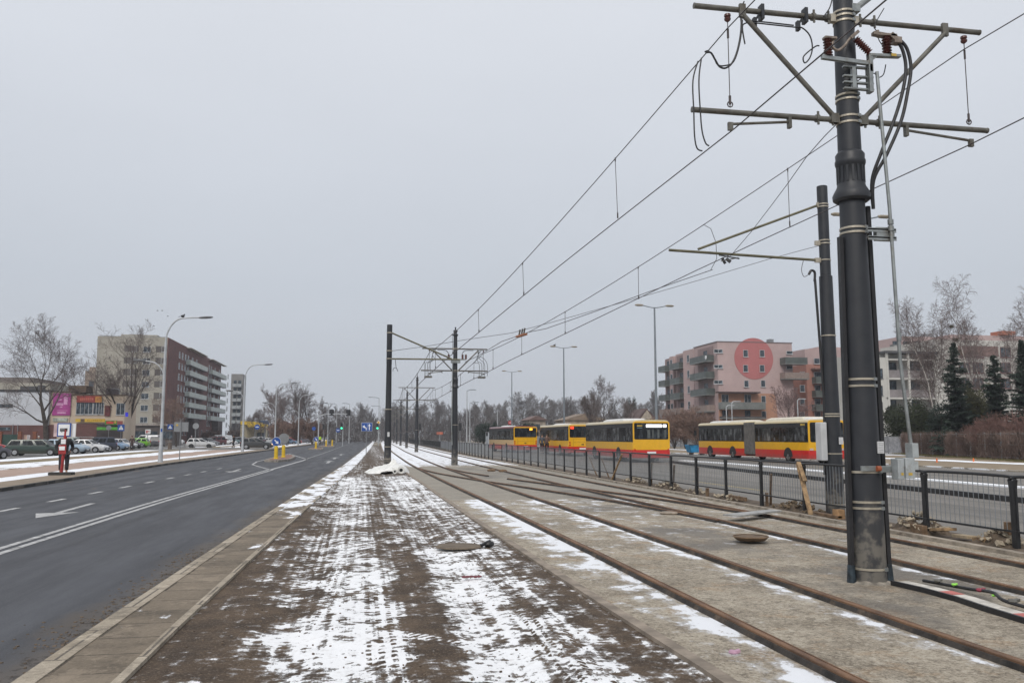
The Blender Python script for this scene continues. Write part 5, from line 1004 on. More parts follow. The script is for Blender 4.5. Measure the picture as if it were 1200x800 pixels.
# ------------------------------------------------------------ cars
KIND = {  # length, width, height, belt, roof: rear-base, rear-top, front-top, front-base (fractions), hood height
    'hatch': (3.95, 1.68, 1.45, .93, .02, .10, .50, .76, .86), 'estate': (4.7, 1.75, 1.46, .92, .02, .10, .62, .78, .82), 'saloon': (4.4, 1.72, 1.42, .92, .16, .32, .58, .76, .84),
    'suv': (4.4, 1.82, 1.68, 1.05, .02, .09, .58, .75, .98), 'van': (4.6, 1.85, 1.95, 1.15, .01, .03, .66, .84, 1.0), 'mpv': (4.2, 1.75, 1.62, 1.0, .02, .08, .56, .80, .92)}
def car(kind, loc, rz, col, label, cname, group='cars in the car park', lit=False, plain=False):
    L, W, H, belt, a0, a1, a2, a3, hood = KIND[kind]; t = local(thing('parked_car' if not lit else 'driving_car', loc, label, 'van' if kind == 'van' else 'car', group, rz)); M = carpaint(cname, col)
    w = W / 2; X = lambda f: (f - .5) * L
    def ring(x, zb, zt, ww, crown=.0): return [(x, -ww * .94, zb), (x, -ww, zb + .18), (x, -ww, (zb + zt) / 2 + .1), (x, -ww * .955, zt - .03), (x, -ww * .6, zt + crown), (x, ww * .6, zt + crown), (x, ww * .955, zt - .03), (x, ww, (zb + zt) / 2 + .1), (x, ww, zb + .18), (x, ww * .94, zb)]
    st = [(0, .38, belt * .80, w * .86), (.015, .26, belt - .06, w * .95), (.06, .22, belt, w), (.3, .2, belt, w), (.6, .2, belt, w), (a3, .2, belt - .01, w), (a3 + (1 - a3) * .5, .2, hood, w * .985), (.965, .22, hood - .12, w * .93), (.99, .26, hood - .22, w * .86), (1.0, .36, hood - .34, w * .80)]
    m = MB(); m.rings([ring(X(f), zb, zt, ww, .015) for f, zb, zt, ww in st]); m.build('body', M, t, smooth=True)
    wr = w * .80; rs = [[(X(a0 + .01), -w * .94, belt - .03), (X(a0 + .01), w * .94, belt - .03), (X(a3), w * .94, belt - .03), (X(a3), -w * .94, belt - .03)], [(X(a1), -wr, H - .09), (X(a1), wr, H - .09), (X(a2 + .03), wr, H - .09), (X(a2 + .03), -wr, H - .09)], [(X(a1 + .03), -wr * .9, H - .01), (X(a1 + .03), wr * .9, H - .01), (X(a2), wr * .9, H - .01), (X(a2), -wr * .9, H - .01)]]
    m = MB(); m.rings(rs); m.build('roof', M, t, smooth=True)
    # glass set a centimetre proud of the pillars
    lo, hi = rs[0], rs[1]
    def quad(p, q, r_, s, name, n_, fx=.06, fz=(.12, .92)):
        p, q, r_, s = map(Vector, (p, q, r_, s)); nn = (q - p).cross(s - p).normalized()
        if nn.dot(Vector(n_)) < 0: nn = -nn
        L0 = lambda u, v: (p.lerp(q, u)).lerp(s.lerp(r_, u), v)
        m = MB(); v4 = [L0(fx, fz[0]), L0(1 - fx, fz[0]), L0(1 - fx, fz[1]), L0(fx, fz[1])]; m.add([v + nn * .012 for v in v4] + [v - nn * .01 for v in v4], [(0, 1, 2, 3), (7, 6, 5, 4), (0, 4, 5, 1), (1, 5, 6, 2), (2, 6, 7, 3), (3, 7, 4, 0)]); return m.build(name, M_GLASS, t)
    quad(lo[0], lo[1], hi[1], hi[0], 'rear_window', (-1, 0, .3)); quad(lo[2], lo[3], hi[3], hi[2], 'windscreen', (1, 0, .3), .05, (.06, .96))
    n_side = 1 if kind == 'van' else 2
    for s, (i, j) in ((-1, (0, 3)), (1, (1, 2))):
        A, B, C, D = map(Vector, (lo[i], lo[j], hi[j], hi[i]))
        cuts = [(.62, 1)] if kind == 'van' else [(0, .34), (.36, .66), (.68, 1)]
        for u0, u1 in cuts:
            quad(A.lerp(B, u0), A.lerp(B, u1), D.lerp(C, u1), D.lerp(C, u0), 'side_window', (0, s, 0), .05 if (u0 and u1 < 1) else .10)
    rw = .31
    for fx in (.19, .80):
        for s in (-1, 1):
            x = X(fx); y = s * (w + .002); P = [(.38 * math.cos(a * math.pi / 10), .38 * math.sin(a * math.pi / 10)) for a in range(11)]
            m = MB(); m.prism(P, (x, y, .28), (1, 0, 0), (0, 0, 1), (0, s * .003, 0)); m.build('wheel_arch', M_BLACK, t)
            m = MB(); m.tube([(x, s * (w - .2), rw), (x, s * (w - .0), rw), (x, s * (w + .012), rw)], [rw, rw, rw * .9], 18); o = m.build('wheel', M_TYRE, t, smooth=True)
            m = MB(); m.tube([(x, s * w, rw), (x, s * (w + .016), rw)], rw * .62, 14)
            for k in range(5): a = k * 1.2566; m.bar((x, s * (w + .018), rw), (x + math.cos(a) * rw * .55, s * (w + .018), rw + math.sin(a) * rw * .55), .05, .01, up=(0, 1, 0))
            m.build('rim', mat('alloy', (.40, .41, .43), .35, .5) if not plain else mat('dark_steel', (.03, .03, .03), .6), o)
    for s in (-1, 1):
        m = MB(); m.box(X(.955), X(.993), s * w * .70 - .14, s * w * .70 + .14, hood - .33, hood - .19); m.build('headlight', glow('lit_headlight', (1, .62, .35), 2.0) if lit else mat('headlight_glass', (.45, .46, .48), .15), t, bevel=.02)
        m = MB(); m.box(X(.0) - .005, X(.03), s * w * .78 - .07, s * w * .78 + .07, belt - .30, belt - .05); m.build('tail_light', M_TAIL, t, bevel=.02)
        m = MB(); m.box(X(a3 - .06), X(a3 - .025), s * (w + .02), s * (w + .16), belt - .02, belt + .10); m.build('wing_mirror', M, t, bevel=.02)
    m = MB(); m.box(X(1) - .02, X(1) + .03, -w * .72, w * .72, .28, .46); m.build('front_bumper', mat('bumper_grey', (.06, .06, .062), .6), t, bevel=.03)
    m = MB(); m.box(X(0) - .03, X(0) + .05, -w * .8, w * .8, .34, .50); m.build('rear_bumper', M, t, bevel=.03)
    m = MB(); m.box(X(1) + .028, X(1) + .036, -.26, .26, .36, .46); m.build('number_plate', M_SW, t)
    return t
GREEN = (.012, .035, .027); SILV = (.42, .44, .46); WHT = (.62, .63, .65); NAVY = (.025, .032, .055); LBLUE = (.22, .34, .50); DARK = (.025, .027, .030); TEAL = (.06, .12, .13); BEIGE = (.38, .34, .29); LIME = (.16, .46, .03); MAROON = (.09, .025, .03); CYEL = (.60, .45, .05); RED = (.38, .03, .03); GREY = (.10, .10, .12)
def pc(kind, px, D, rz, col, cname, label, z=0, **k): p = gD(px, D, z); return car(kind, p, R(rz), col, label, cname, **k)
pc('estate', 43.5, 75, 2, GREEN, 'paint_green', 'dark green estate car at the left end of the parking row')
pc('hatch', -21, 62, 62, GREY, 'paint_slate', 'slate grey car cut by the left edge of the picture'); pc('hatch', -16, 88, 20, RED, 'paint_red', 'red car mostly outside the left edge behind the slate one')
pc('hatch', 80, 84, -8, (.32, .42, .52), 'paint_ice', 'pale ice blue car half hidden behind the waiting person')
pc('saloon', 101, 89, -5, WHT, 'paint_white', 'white car between the waiting person and the navy people carrier')
pc('mpv', 113, 96, 205, NAVY, 'paint_navy', 'navy people carrier with its tail to the pavement')
pc('hatch', 131, 104, -12, LBLUE, 'paint_lblue', 'light blue hatchback right of the navy people carrier'); pc('saloon', 141, 113, -14, WHT, 'paint_white', 'white car right of the light blue hatchback'); pc('hatch', 151, 121, -14, DARK, 'paint_dark', 'dark car at the right end of the parking row')
pc('mpv', 89, 112, 0, TEAL, 'paint_teal', 'teal car roof showing above the white car'); pc('suv', 129, 116, 180, BEIGE, 'paint_beige', 'beige off road car parked before the green shop')
pc('hatch', 160, 132, 178, LIME, 'paint_lime', 'bright lime green car behind the woman in the brown coat'); pc('van', 172, 150, 175, WHT, 'paint_white', 'white van beside the lime green car'); pc('suv', 185, 146, 90, GREY, 'paint_slate', 'dark car just right of the white van'); pc('suv', 193, 158, 80, DARK, 'paint_dark', 'dark off road car behind the nearest lamp post'); pc('van', 202, 172, 0, WHT, 'paint_white', 'smaller white van left of the concrete bin')
pc('hatch', 236, 122, 2, (.55, .56, .57), 'paint_offwhite', 'off white hatchback leaving the car park, dark wheels', plain=True)
pc('saloon', 243, 150, -30, DARK, 'paint_dark', 'black car right behind the off white hatchback'); pc('suv', 251, 158, 220, MAROON, 'paint_maroon', 'maroon car with red tail lights'); pc('van', 258, 168, 215, SILV, 'paint_silver', 'silver high roofed car right of the maroon one'); pc('hatch', 266, 165, -10, WHT, 'paint_white', 'white hatchback next to the standing figure in black'); pc('mpv', 270, 178, 0, TEAL, 'paint_teal', 'teal car behind the standing figure in black'); pc('mpv', 278, 182, 180, NAVY, 'paint_navy', 'navy car just left of the second lamp post')
pc('van', 250, 235, 180, CYEL, 'paint_yellow', 'yellow van in front of the brick block'); pc('hatch', 262, 240, 0, SILV, 'paint_silver', 'small silver car right of the yellow van'); pc('hatch', 269, 246, 0, RED, 'paint_red', 'red car in the back row near the brick block')
pc('hatch', 301.5, 107, 0, DARK, 'paint_dark', 'black hatchback with a lit headlamp turning onto the avenue', lit=True, z=.1, group='cars on the street')
pc('saloon', 291, 190, 0, MAROON, 'paint_maroon', 'maroon car behind the black hatchback'); pc('suv', 299, 182, 170, NAVY, 'paint_navy', 'navy car above the roof of the black hatchback'); pc('saloon', 314, 190, 0, SILV, 'paint_silver', 'silver car right of the round blue sign')
pc('suv', 328, 150, 250, (.02, .03, .06), 'paint_deepblue', 'deep blue car parked nose to the pavement before the bare trees'); pc('hatch', 338, 175, 0, LBLUE, 'paint_lblue', 'light blue car behind the deep blue one'); pc('hatch', 344, 195, 0, RED, 'paint_red', 'red car right of the light blue one'); pc('van', 366.5, 210, 90, WHT, 'paint_white', 'white van by the gantry foot'); pc('saloon', 382, 215, 80, SILV, 'paint_silver', 'silver car stopped under the gantry', group='cars on the street'); pc('suv', 354, 200, 0, GREY, 'paint_slate', 'grey car before the bare tree group')
pc('saloon', 432, 260, 90, DARK, 'paint_dark', 'black car far away on the avenue', group='cars on the street'); pc('suv', 418, 300, 0, WHT, 'paint_white', 'white car at the far crossing', group='cars on the street'); pc('suv', 407, 290, 0, SILV, 'paint_silver', 'silver car at the far crossing', group='cars on the street')
# ------------------------------------------------------------ people
def skin_mesh(nodes, edges, name, m_, par, sub=1, extra=None):
    """nodes: {key: (pos, radius)}; grows one continuous surface with the Skin modifier"""
    keys = list(nodes); me = bpy.data.meshes.new(name); me.from_pydata([nodes[k][0] for k in keys], [(keys.index(a), keys.index(b)) for a, b in edges], [])
    o = bpy.data.objects.new(name, me); COL.objects.link(o); md = o.modifiers.new('s', 'SKIN'); md.use_smooth_shade = True
    for i, k in enumerate(keys): r = nodes[k][1]; me.skin_vertices[0].data[i].radius = r if isinstance(r, tuple) else (r, r); me.skin_vertices[0].data[i].use_root = (i == 0)
    if sub: s = o.modifiers.new('u', 'SUBSURF'); s.levels = sub; s.render_levels = sub
    dg = bpy.context.evaluated_depsgraph_get(); m2 = bpy.data.meshes.new_from_object(o.evaluated_get(dg)); bpy.data.objects.remove(o)
    m2.materials.clear(); m2.materials.append(m_); m2.name = name
    o = bpy.data.objects.new(name, m2); COL.objects.link(o); o.parent = par; return o
M_SKIN = mat('skin', (.42, .25, .18), .6, var=.08)
def person(loc, rz, label, H=1.75, coat=(.02, .02, .022), trousers=(.025, .025, .03), coatlen=.78, hat=None, arms='down', stride=.06, hair=(.04, .03, .02), bag=None, vest=None):
    t = local(thing('person', loc, label, 'person', None, rz)); k = H / 1.75
    def V(x, y, z): return (x * k, y * k, z * k)
    hips = V(0, 0, .93); nd = {'pelvis': (hips, .12 * k), 'waist': (V(0, 0, 1.10), .11 * k), 'chest': (V(0, 0, 1.32), .13 * k), 'neck': (V(0, 0, 1.48), .052 * k), 'jaw': (V(0, .02, 1.56), .065 * k), 'head': (V(0, .01, 1.65), .088 * k), 'crown': (V(0, 0, 1.71), .06 * k)}
    ed = [('pelvis', 'waist'), ('waist', 'chest'), ('chest', 'neck'), ('neck', 'jaw'), ('jaw', 'head'), ('head', 'crown')]
    A = {}
    for s, n in ((-1, 'l'), (1, 'r')):
        f = stride * s
        nd['hip' + n] = (V(s * .10, 0, .86), .088 * k); nd['knee' + n] = (V(s * .11, f * .5 + .02, .48), .058 * k); nd['ankle' + n] = (V(s * .11, f, .10), .04 * k); nd['toe' + n] = (V(s * .13, f + .17, .04), .035 * k)
        ed += [('pelvis', 'hip' + n), ('hip' + n, 'knee' + n), ('knee' + n, 'ankle' + n), ('ankle' + n, 'toe' + n)]
        sh = (s * .19, 0, 1.41)
        if arms == 'down': el = (s * .255, -.02, 1.13); wr = (s * .25, .05, .90)
        elif arms == 'pocket': el = (s * .30, -.08, 1.13); wr = (s * .20, .06, .96)
        else: el = (s * .25, -.0, 1.13); wr = (s * .14, .24, 1.12)
        nd['sh' + n] = (V(*sh), .058 * k); nd['el' + n] = (V(*el), .042 * k); nd['wr' + n] = (V(*wr), .028 * k); ed += [('chest', 'sh' + n), ('sh' + n, 'el' + n), ('el' + n, 'wr' + n)]; A[n] = (sh, el, wr)
    body = skin_mesh(nd, ed, 'body', M_SKIN, t)
    # hands: palm, four bent fingers and a thumb, face features; joined into the body mesh
    m = MB()
    for s, n in ((-1, 'l'), (1, 'r')):
        sh, el, wr = A[n]; w_ = Vector(V(*wr)); d = (w_ - Vector(V(*el))).normalized(); sd = Vector((0, 1, 0)) - d * d.y; sd = sd.normalized() if sd.length > .1 else Vector((1, 0, 0)); nn = d.cross(sd)
        m.cbox(w_ + d * .05 * k, d * .05 * k, sd * .038 * k, nn * .013 * k)
        for q in range(4):
            b = w_ + d * .095 * k + sd * (-.028 + q * .019) * k; l = (.062, .075, .08, .068)[q] * k; m.tube([b, b + d * l * .5 + nn * -s * .006, b + d * l + nn * -s * .022], [.009 * k, .0085 * k, .007 * k], 6)
        b = w_ + d * .03 * k + sd * .035 * k; m.tube([b, b + sd * .03 * k + d * .025 * k, b + sd * .035 * k + d * .06 * k], [.011 * k, .010 * k, .008 * k], 6)
    m.tube([V(0, .085, 1.66), V(0, .118, 1.625), V(0, .09, 1.615)], [.008 * k, .015 * k, .01 * k], 6)
    for s in (-1, 1): m.ball(V(s * .083, 0, 1.64), (.012 * k, .022 * k, .032 * k), 6, 4)
    b0 = len(body.data.vertices); import bmesh
    bm = bmesh.new(); bm.from_mesh(body.data); tmp = bpy.data.meshes.new('tmp'); tmp.from_pydata(m.v, [], m.f); bm.from_mesh(tmp); bm.to_mesh(body.data); bm.free(); bpy.data.meshes.remove(tmp)
    m = MB()
    for s in (-1, 1): m.ball(V(s * .032, .083, 1.65), .011 * k, 6, 4)
    m.build('eyes', M_BLACK, body); m = MB(); m.box(-.025 * k, .025 * k, .086 * k, .095 * k, 1.575 * k, 1.582 * k); m.build('mouth', mat('lips', (.25, .08, .07), .6), body)
    C1 = mat('coat_%d' % (int(sum(coat) * 9999)), coat, .85, var=.2, sc=9); T1 = mat('trousers_%d' % (int(sum(trousers) * 9999)), trousers, .9, var=.2, sc=9)
    tr = {q: v for q, v in nd.items() if q[:3] in ('pel', 'hip', 'kne', 'ank')}; tr = {q: ((v[0][0], v[0][1], v[0][2] + (.05 * k if q[:3] == 'ank' else 0)), v[1] + (.022 * k if q[:3] != 'ank' else .03 * k)) for q, v in tr.items()}
    skin_mesh(tr, [e for e in ed if e[0] in tr and e[1] in tr], 'trousers', T1, t)
    ja = {'pelvis': (V(0, 0, coatlen), .15 * k if coatlen > .7 else .19 * k)}
    if coatlen < .7: ja['mid'] = (V(0, 0, .95), .165 * k)
    ja['waist'] = (V(0, 0, 1.12), .145 * k); ja['chest'] = (V(0, 0, 1.33), .165 * k); ja['neck'] = (V(0, 0, 1.46), .085 * k)
    je = [('pelvis', 'mid'), ('mid', 'waist')] if coatlen < .7 else [('pelvis', 'waist')]; je += [('waist', 'chest'), ('chest', 'neck')]
    for n in 'lr':
        for q in ('sh', 'el', 'wr'): ja[q + n] = (nd[q + n][0], nd[q + n][1] + .026 * k)
        je += [('chest', 'sh' + n), ('sh' + n, 'el' + n), ('el' + n, 'wr' + n)]
    skin_mesh(ja, je, 'coat', C1, t)
    m = MB()
    for n in 'lr':
        a = Vector(nd['ankle' + n][0]); b = Vector(nd['toe' + n][0]); m.tube([a + Vector((0, -.05 * k, -.05 * k)), (a + b) / 2 + Vector((0, 0, -.02 * k)), b + Vector((0, .04 * k, .01 * k))], [.05 * k, .05 * k, .035 * k], 8)
    m.build('shoes', M_BLACK, t, smooth=True)
    m = MB(); m.ball(V(0, -.015, 1.675), (.098 * k, .11 * k, .095 * k), 12, 8); o = m.build('hat' if hat else 'hair', mat('hat_%d' % int(sum(hat) * 9999), hat, .9) if hat else mat('hair_%d' % int(sum(hair) * 9999), hair, .8), t, smooth=True)
    if vest:
        vj = {q: (ja[q][0], ja[q][1] + .012 * k) for q in ja if q[:2] not in ('el', 'wr', 'sh', 'ne')}
        skin_mesh(vj, [e for e in je if e[0] in vj and e[1] in vj], 'vest', mat('hi_vis', vest, .7), t)
    if bag:
        b = MB(); b.box(-.16 * k, .16 * k, -.32 * k, -.16 * k, 1.0 * k, 1.42 * k); tag(b.build('backpack', mat('backpack', bag, .8), None, loc=None), 'dark backpack worn by the person by the platform', 'backpack'); o = bpy.context.scene.objects[-1]
    return t
_w = person(gD(76.6, 36.4, .1), R(205), 'waiting person in black jacket and trousers behind the red bus stop post', 1.78, arms='pocket', hat=(.02, .02, .022), stride=.03); _w.scale = (1.1, 1.1, 1)
p = gD(155, 96, .1); person(p, R(15), 'woman in a long dark brown coat walking on the snowy verge', 1.68, coat=(.06, .035, .032), coatlen=.52, hat=(.10, .05, .045), arms='down')
p = gD(224.5, 122, .1); person(p, R(10), 'person in a navy coat with a pale hat left of the off white hatchback', 1.72, coat=(.018, .02, .035), coatlen=.6, hat=(.30, .28, .33))
p = gD(274.2, 122, .1); person(p, R(80), 'person all in black walking between the parked cars and the second lamp post', 1.78, coat=(.012, .012, .014), coatlen=.68, hat=(.02, .02, .02), stride=.16)
p = gD(45.5, 92, .0); person(p, R(200), 'worker with a lime patch on a dark jacket and white helmet by the gate piers', 1.75, coat=(.05, .05, .06), hat=(.6, .6, .58), vest=(.45, .7, .03), trousers=(.07, .08, .1))
p = gD(375, 165, .1); person(p, R(150), 'worker in a lime hi-vis jacket at the foot of the traffic light gantry', 1.8, coat=(.38, .62, .03), vest=(.45, .75, .03))
p = gD(635.2, 78, .15); person(p, R(185), 'person in a dark grey jacket standing left of the pair near the middle bus', 1.76, coat=(.07, .075, .09)); p = gD(640.8, 79, .15); person(p, R(170), 'person in a brown jacket standing right of the pair near the middle bus', 1.78, coat=(.12, .075, .06), arms='fold')
# ------------------------------------------------------------ buildings
def m_render(name, c1, var=.12, sc=.4, grime=None): return mat(name, c1, .85, var=var, sc=sc, grime=grime)
M_PANE = m_glass('window_pane', (.035, .045, .055)); M_FRAME = mat('window_frame', (.44, .45, .46), .5, var=.05); M_DARKFR = mat('dark_frame', (.07, .07, .075), .5)
WC = {}
def window(par, O, u, n, a, z, w_, h, mf=None, split=2, proud=.05):
    """a window fixed on the wall plane through O (u along the wall, n outward)"""
    key = (par.name, tuple(round(v, 3) for v in u), tuple(round(v, 3) for v in n), w_, h, split, (mf or M_FRAME).name)
    c = Vector(O) + Vector(u) * a; c.z = z
    if key in WC:
        src = WC[key]; o = src.copy(); COL.objects.link(o); o.parent = par
        for ch in src.children: k = ch.copy(); COL.objects.link(k); k.parent = o
        o.location = c - Vector(ORG[par.name]); return o
    u = Vector(u); n = Vector(n); Z = Vector((0, 0, 1)); m = MB(); f = .055 * max(1, w_ / 1.4)
    m.cbox(n * 0 + Z * (h - f / 2), u * w_ / 2, n * proud, Z * f / 2); m.cbox(Z * f / 2, u * w_ / 2, n * proud, Z * f / 2)
    for s in (-1, 1): m.cbox(u * s * (w_ / 2 - f / 2) + Z * h / 2, u * f / 2, n * proud, Z * (h / 2 - f))
    for k in range(1, split): m.cbox(u * (-w_ / 2 + w_ * k / split) + Z * h / 2, u * f / 2, n * proud * .9, Z * (h / 2 - f))
    m.cbox(Z * -.04 + n * .03, u * (w_ / 2 + .06), n * (proud + .05), Z * .03)
    o = m.build('window', mf or M_FRAME, par); ORG[o.name] = (0, 0, 0)
    m = MB(); m.cbox(Z * h / 2, u * (w_ / 2 - f), n * proud * .45, Z * (h / 2 - f)); g = m.build('pane', M_PANE, o); g.location = (0, 0, 0)
    # meshes were built in wall coordinates: undo the parent offset
    for ob in (o, g): 
        if ob is o:
            off = Vector(ORG[par.name])
            for v in ob.data.vertices: v.co += off
    o.location = c - Vector(ORG[par.name]); WC[key] = o; return o
def balcony(par, O, u, n, a0, a1, z, depth, m_, mslab=None, h=1.0, mside=None):
    u = Vector(u); n = Vector(n); Z = Vector((0, 0, 1)); c = Vector(O) + u * (a0 + a1) / 2; L = (a1 - a0) / 2; m = MB()
    m.cbox(c + Z * z + n * depth / 2, u * L, n * depth / 2, Z * .08); b = m.build('balcony', mslab or m_, par)
    m = MB(); m.cbox(c + Z * (z + .08 + h / 2) + n * (depth - .03), u * L, n * .03, Z * h / 2)
    for s in (-1, 1): m.cbox(c + Z * (z + .08 + h / 2) + n * (depth / 2 - .03) + u * s * (L - .03), u * .03, n * (depth / 2 - .03), Z * h / 2)
    m.build('parapet', m_, b); return b
def recess(par, O, u, n, a, z, w_, h, m_, d=.03, name='loggia'):
    u = Vector(u); n = Vector(n); m = MB(); m.cbox(Vector(O) + u * a + Vector((0, 0, z + h / 2)), u * w_ / 2, n * d, (0, 0, h / 2)); return m.build(name, m_, par)
def m_brickwall(name, c1, c2, mo, k=1.):
    n = N(name); X, Y, Z = n.sep(n.obj); cb = n.t.nodes.new('ShaderNodeCombineXYZ'); n.l(n.math('ADD', X, Y), cb.inputs[0]); n.l(Z, cb.inputs[1])
    b = n.brick(cb.outputs[0], c1, c2, mo, 1, (1, 1, 1), .5 * k, .16 * k, .015); c = n.mix(n.rng(n.noise(n.obj, .5, detail=7), .4, .65, 0, .4), b[0], tuple(v * .6 for v in c1)); return n.done(c, .9)
def base_(x, y): return (x, y, 0)
UX, UY = Vector((1, 0, 0)), Vector((0, 1, 0))
# --- tall apartment block: beige end, brick long side
B = thing('apartment_block', (-42, 194, 0), 'tall eight storey block, beige end wall and brick side with pale balconies', 'building')
x0, x1, y0, y1, H = -56.6, -42.0, 194.0, 265.0, 23.3
MB_BR = m_brickwall('dark_red_brick', (.115, .045, .042), (.15, .062, .056), (.09, .06, .055)); M_BG = m_render('beige_render', (.33, .31, .265), .1, .3, (.24, .22, .19))
m = MB(); m.box(x0, x1 - .25, y0, y1, 0, H); m.box(-52, -44.5, y0 + .3, y0 + 9, H, H + .5); m.build('wall', M_BG, B)
m = MB(); m.box(x1 - .25, x1, y0 - .02, y1, 0, H - .05); m.build('brick_wall', MB_BR, B)
m = MB(); m.box(x0 + .2, x1 - .4, y0 + .2, y1 - .2, H, H + .12); m.box(-51, -48.5, y0 + 3, y0 + 6, H + .1, H + .9); m.build('roof', M_SGREY, B)
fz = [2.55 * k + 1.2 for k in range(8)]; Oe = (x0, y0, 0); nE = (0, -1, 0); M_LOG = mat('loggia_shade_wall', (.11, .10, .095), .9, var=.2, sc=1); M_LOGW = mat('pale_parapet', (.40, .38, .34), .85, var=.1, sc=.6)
for k in range(8):
    z = fz[k] + .9
    for a in (7.0, 13.3 - .1):
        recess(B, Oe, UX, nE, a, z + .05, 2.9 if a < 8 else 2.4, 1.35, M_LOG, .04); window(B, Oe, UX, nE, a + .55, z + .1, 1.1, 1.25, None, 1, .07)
    window(B, Oe, UX, nE, 10.2, z, 1.55, 1.25, None, 2, .05)
Os = (x1, 0, 0); nS = (1, 0, 0)
def yb(px, yy=460): return aX(px, yy, -42).y
def ybb(px, yy=460): return aX(px, yy, -40.9).y
cols4 = [yb(v) for v in (208.5, 212.0, 215.6, 219.0)]; wsm = [yb(244), yb(246.5), yb(266.5)]
M_PALE = mat('pale_green_parapet', (.42, .46, .44), .7, var=.08, sc=.8)
for k in range(8):
    z = fz[k] + .75
    for y in cols4 + wsm + ([yb(v) for v in (224, 229, 251, 256)] if k else [yb(v) for v in (234, 238, 259)]): 
        if k == 0 and y in cols4[:2]: continue
        window(B, Os, UY, nS, y, z, 1.5, 1.5, None, 1, .06)
    if k >= 2:
        for a0, a1 in ((ybb(222), ybb(242.5)), (ybb(248.5), ybb(265))):
            balcony(B, Os, UY, nS, a0, a1, fz[k] - .15, 1.1, M_PALE, M_SGREY, 1.1)
for a0, a1 in ((ybb(222), ybb(242.5)), (ybb(248.5), ybb(265))): m = MB(); m.cbox((x1 + .55, (a0 + a1) / 2, H - .3), (.55, 0, 0), (0, (a1 - a0) / 2, 0), (0, 0, .07)); m.build('balcony_roof', M_LOGW, B)
for a0, a1 in ((yb(221.5), yb(227)), (yb(250), yb(255.5))): m = MB(); m.box(x1 + .02, x1 + 1.6, a0, a1, 0, fz[2] - .25); m.build('entrance_porch', mat('porch_dark', (.05, .035, .035), .8), B)
# --- grey tower behind
B = thing('apartment_block', (-38, 285, 0), 'grey balconied block showing at the right end of the brick one', 'building'); a = aD(273, 438, 285); b = aD(284.5, 440, 285)
m = MB(); m.box(a.x - .5, b.x, a.y, a.y + 8, 0, a.z); m.build('wall', m_render('grey_render', (.20, .195, .19)), B)
for k in range(8):
    z = 1.2 + k * 2.45
    for s in (.26, .7): balcony(B, (a.x, a.y, 0), UX, (0, -1, 0), (b.x - a.x) * (s - .2), (b.x - a.x) * (s + .2), z, 1.0, mat('pale_grey_panel', (.30, .32, .33), .7), None, .9); window(B, (a.x, a.y, 0), UX, (0, -1, 0), (b.x - a.x) * s, z + 1.1, 1.0, 1.1, M_DARKFR, 1)
# --- left: white hall on a brick base
def boxpx(px0, px1, py, D, depth=10):
    a = aD(px0, py, D); b = aD(px1, py, D); z = a.z; y = min(a.y, b.y); a2 = aY(px0, py, y); b2 = aY(px1, py, y); return a2.x, b2.x, y, a2.z
xa, xb, yy, zt = boxpx(-60, 58, 458, 112); HB = thing('market_hall', (xb, yy, 0), 'low white walled hall on a dark brick base at the left edge', 'building')
zb = aY(20, 498, yy).z
m = MB(); m.box(xa, xb, yy, yy + 25, zb, zt); m.build('wall', m_render('white_cladding', (.50, .52, .56), .08, .5, (.40, .41, .43)), HB)
m = MB(); m.box(xa - .1, xb + .05, yy - .25, yy + 25, 0, zb); m.build('brick_base', m_brickwall('plum_brick', (.125, .055, .052), (.155, .072, .066), (.10, .07, .065)), HB)
m = MB(); m.box(xa, xb + .1, yy - .12, yy + 25.1, zt, zt + .25); m.build('roof', M_MAST, HB)
Z1 = aY(20, 447, yy).z; m = MB(); m.box(aY(-60, 1, yy).x, aY(50, 447, yy).x, yy + 3, yy + 20, zt + .2, Z1); m.build('roof_house', m_render('tan_roof_house', (.38, .36, .31), .1, .5), HB)
m = MB(); m.box(aY(-60, 440, yy).x, aY(29, 440, yy).x, yy + 3.3, yy + 16, Z1, aY(0, 440, yy).z); m.build('upper_house', mat('grey_brown_clad', (.16, .14, .13), .7, sc=1), HB)
m = MB(); m.box(aY(22, 452, yy).x, aY(42, 452, yy).x, yy + .5, yy + 2.5, zt + .2, aY(22, 452, yy).z); m.box(aY(43, 452, yy).x, aY(49, 452, yy).x, yy + .4, yy + 1.4, zt + .2, aY(43, 451, yy).z); m.build('roof_plant', M_DARKFR, HB)
for a_, b_, p0, p1 in ((-20, 15, 473, 477.5), (-20, 13.5, 500, 504.5)):
    A = aY(a_, p0, yy); C = aY(b_, p1, yy); m = MB(); off = .3 if p0 > 490 else .05; m.box(A.x, C.x, yy - off, yy - off + .1, C.z, A.z); w0 = m.build('strip_window', M_DARKFR, HB); m = MB(); m.box(A.x + .1, C.x - .1, yy - off - .01, yy - off + .02, C.z + .1, A.z - .1); m.build('pane', M_PANE, w0)
for px in (15.5, 21.2): m = MB(); A = aY(px, 500, yy - .3); m.tube([(A.x, yy - .4, 0), (A.x, yy - .4, zb + .1)], .05, 6); m.build('drain_pipe', M_SGREY, HB)
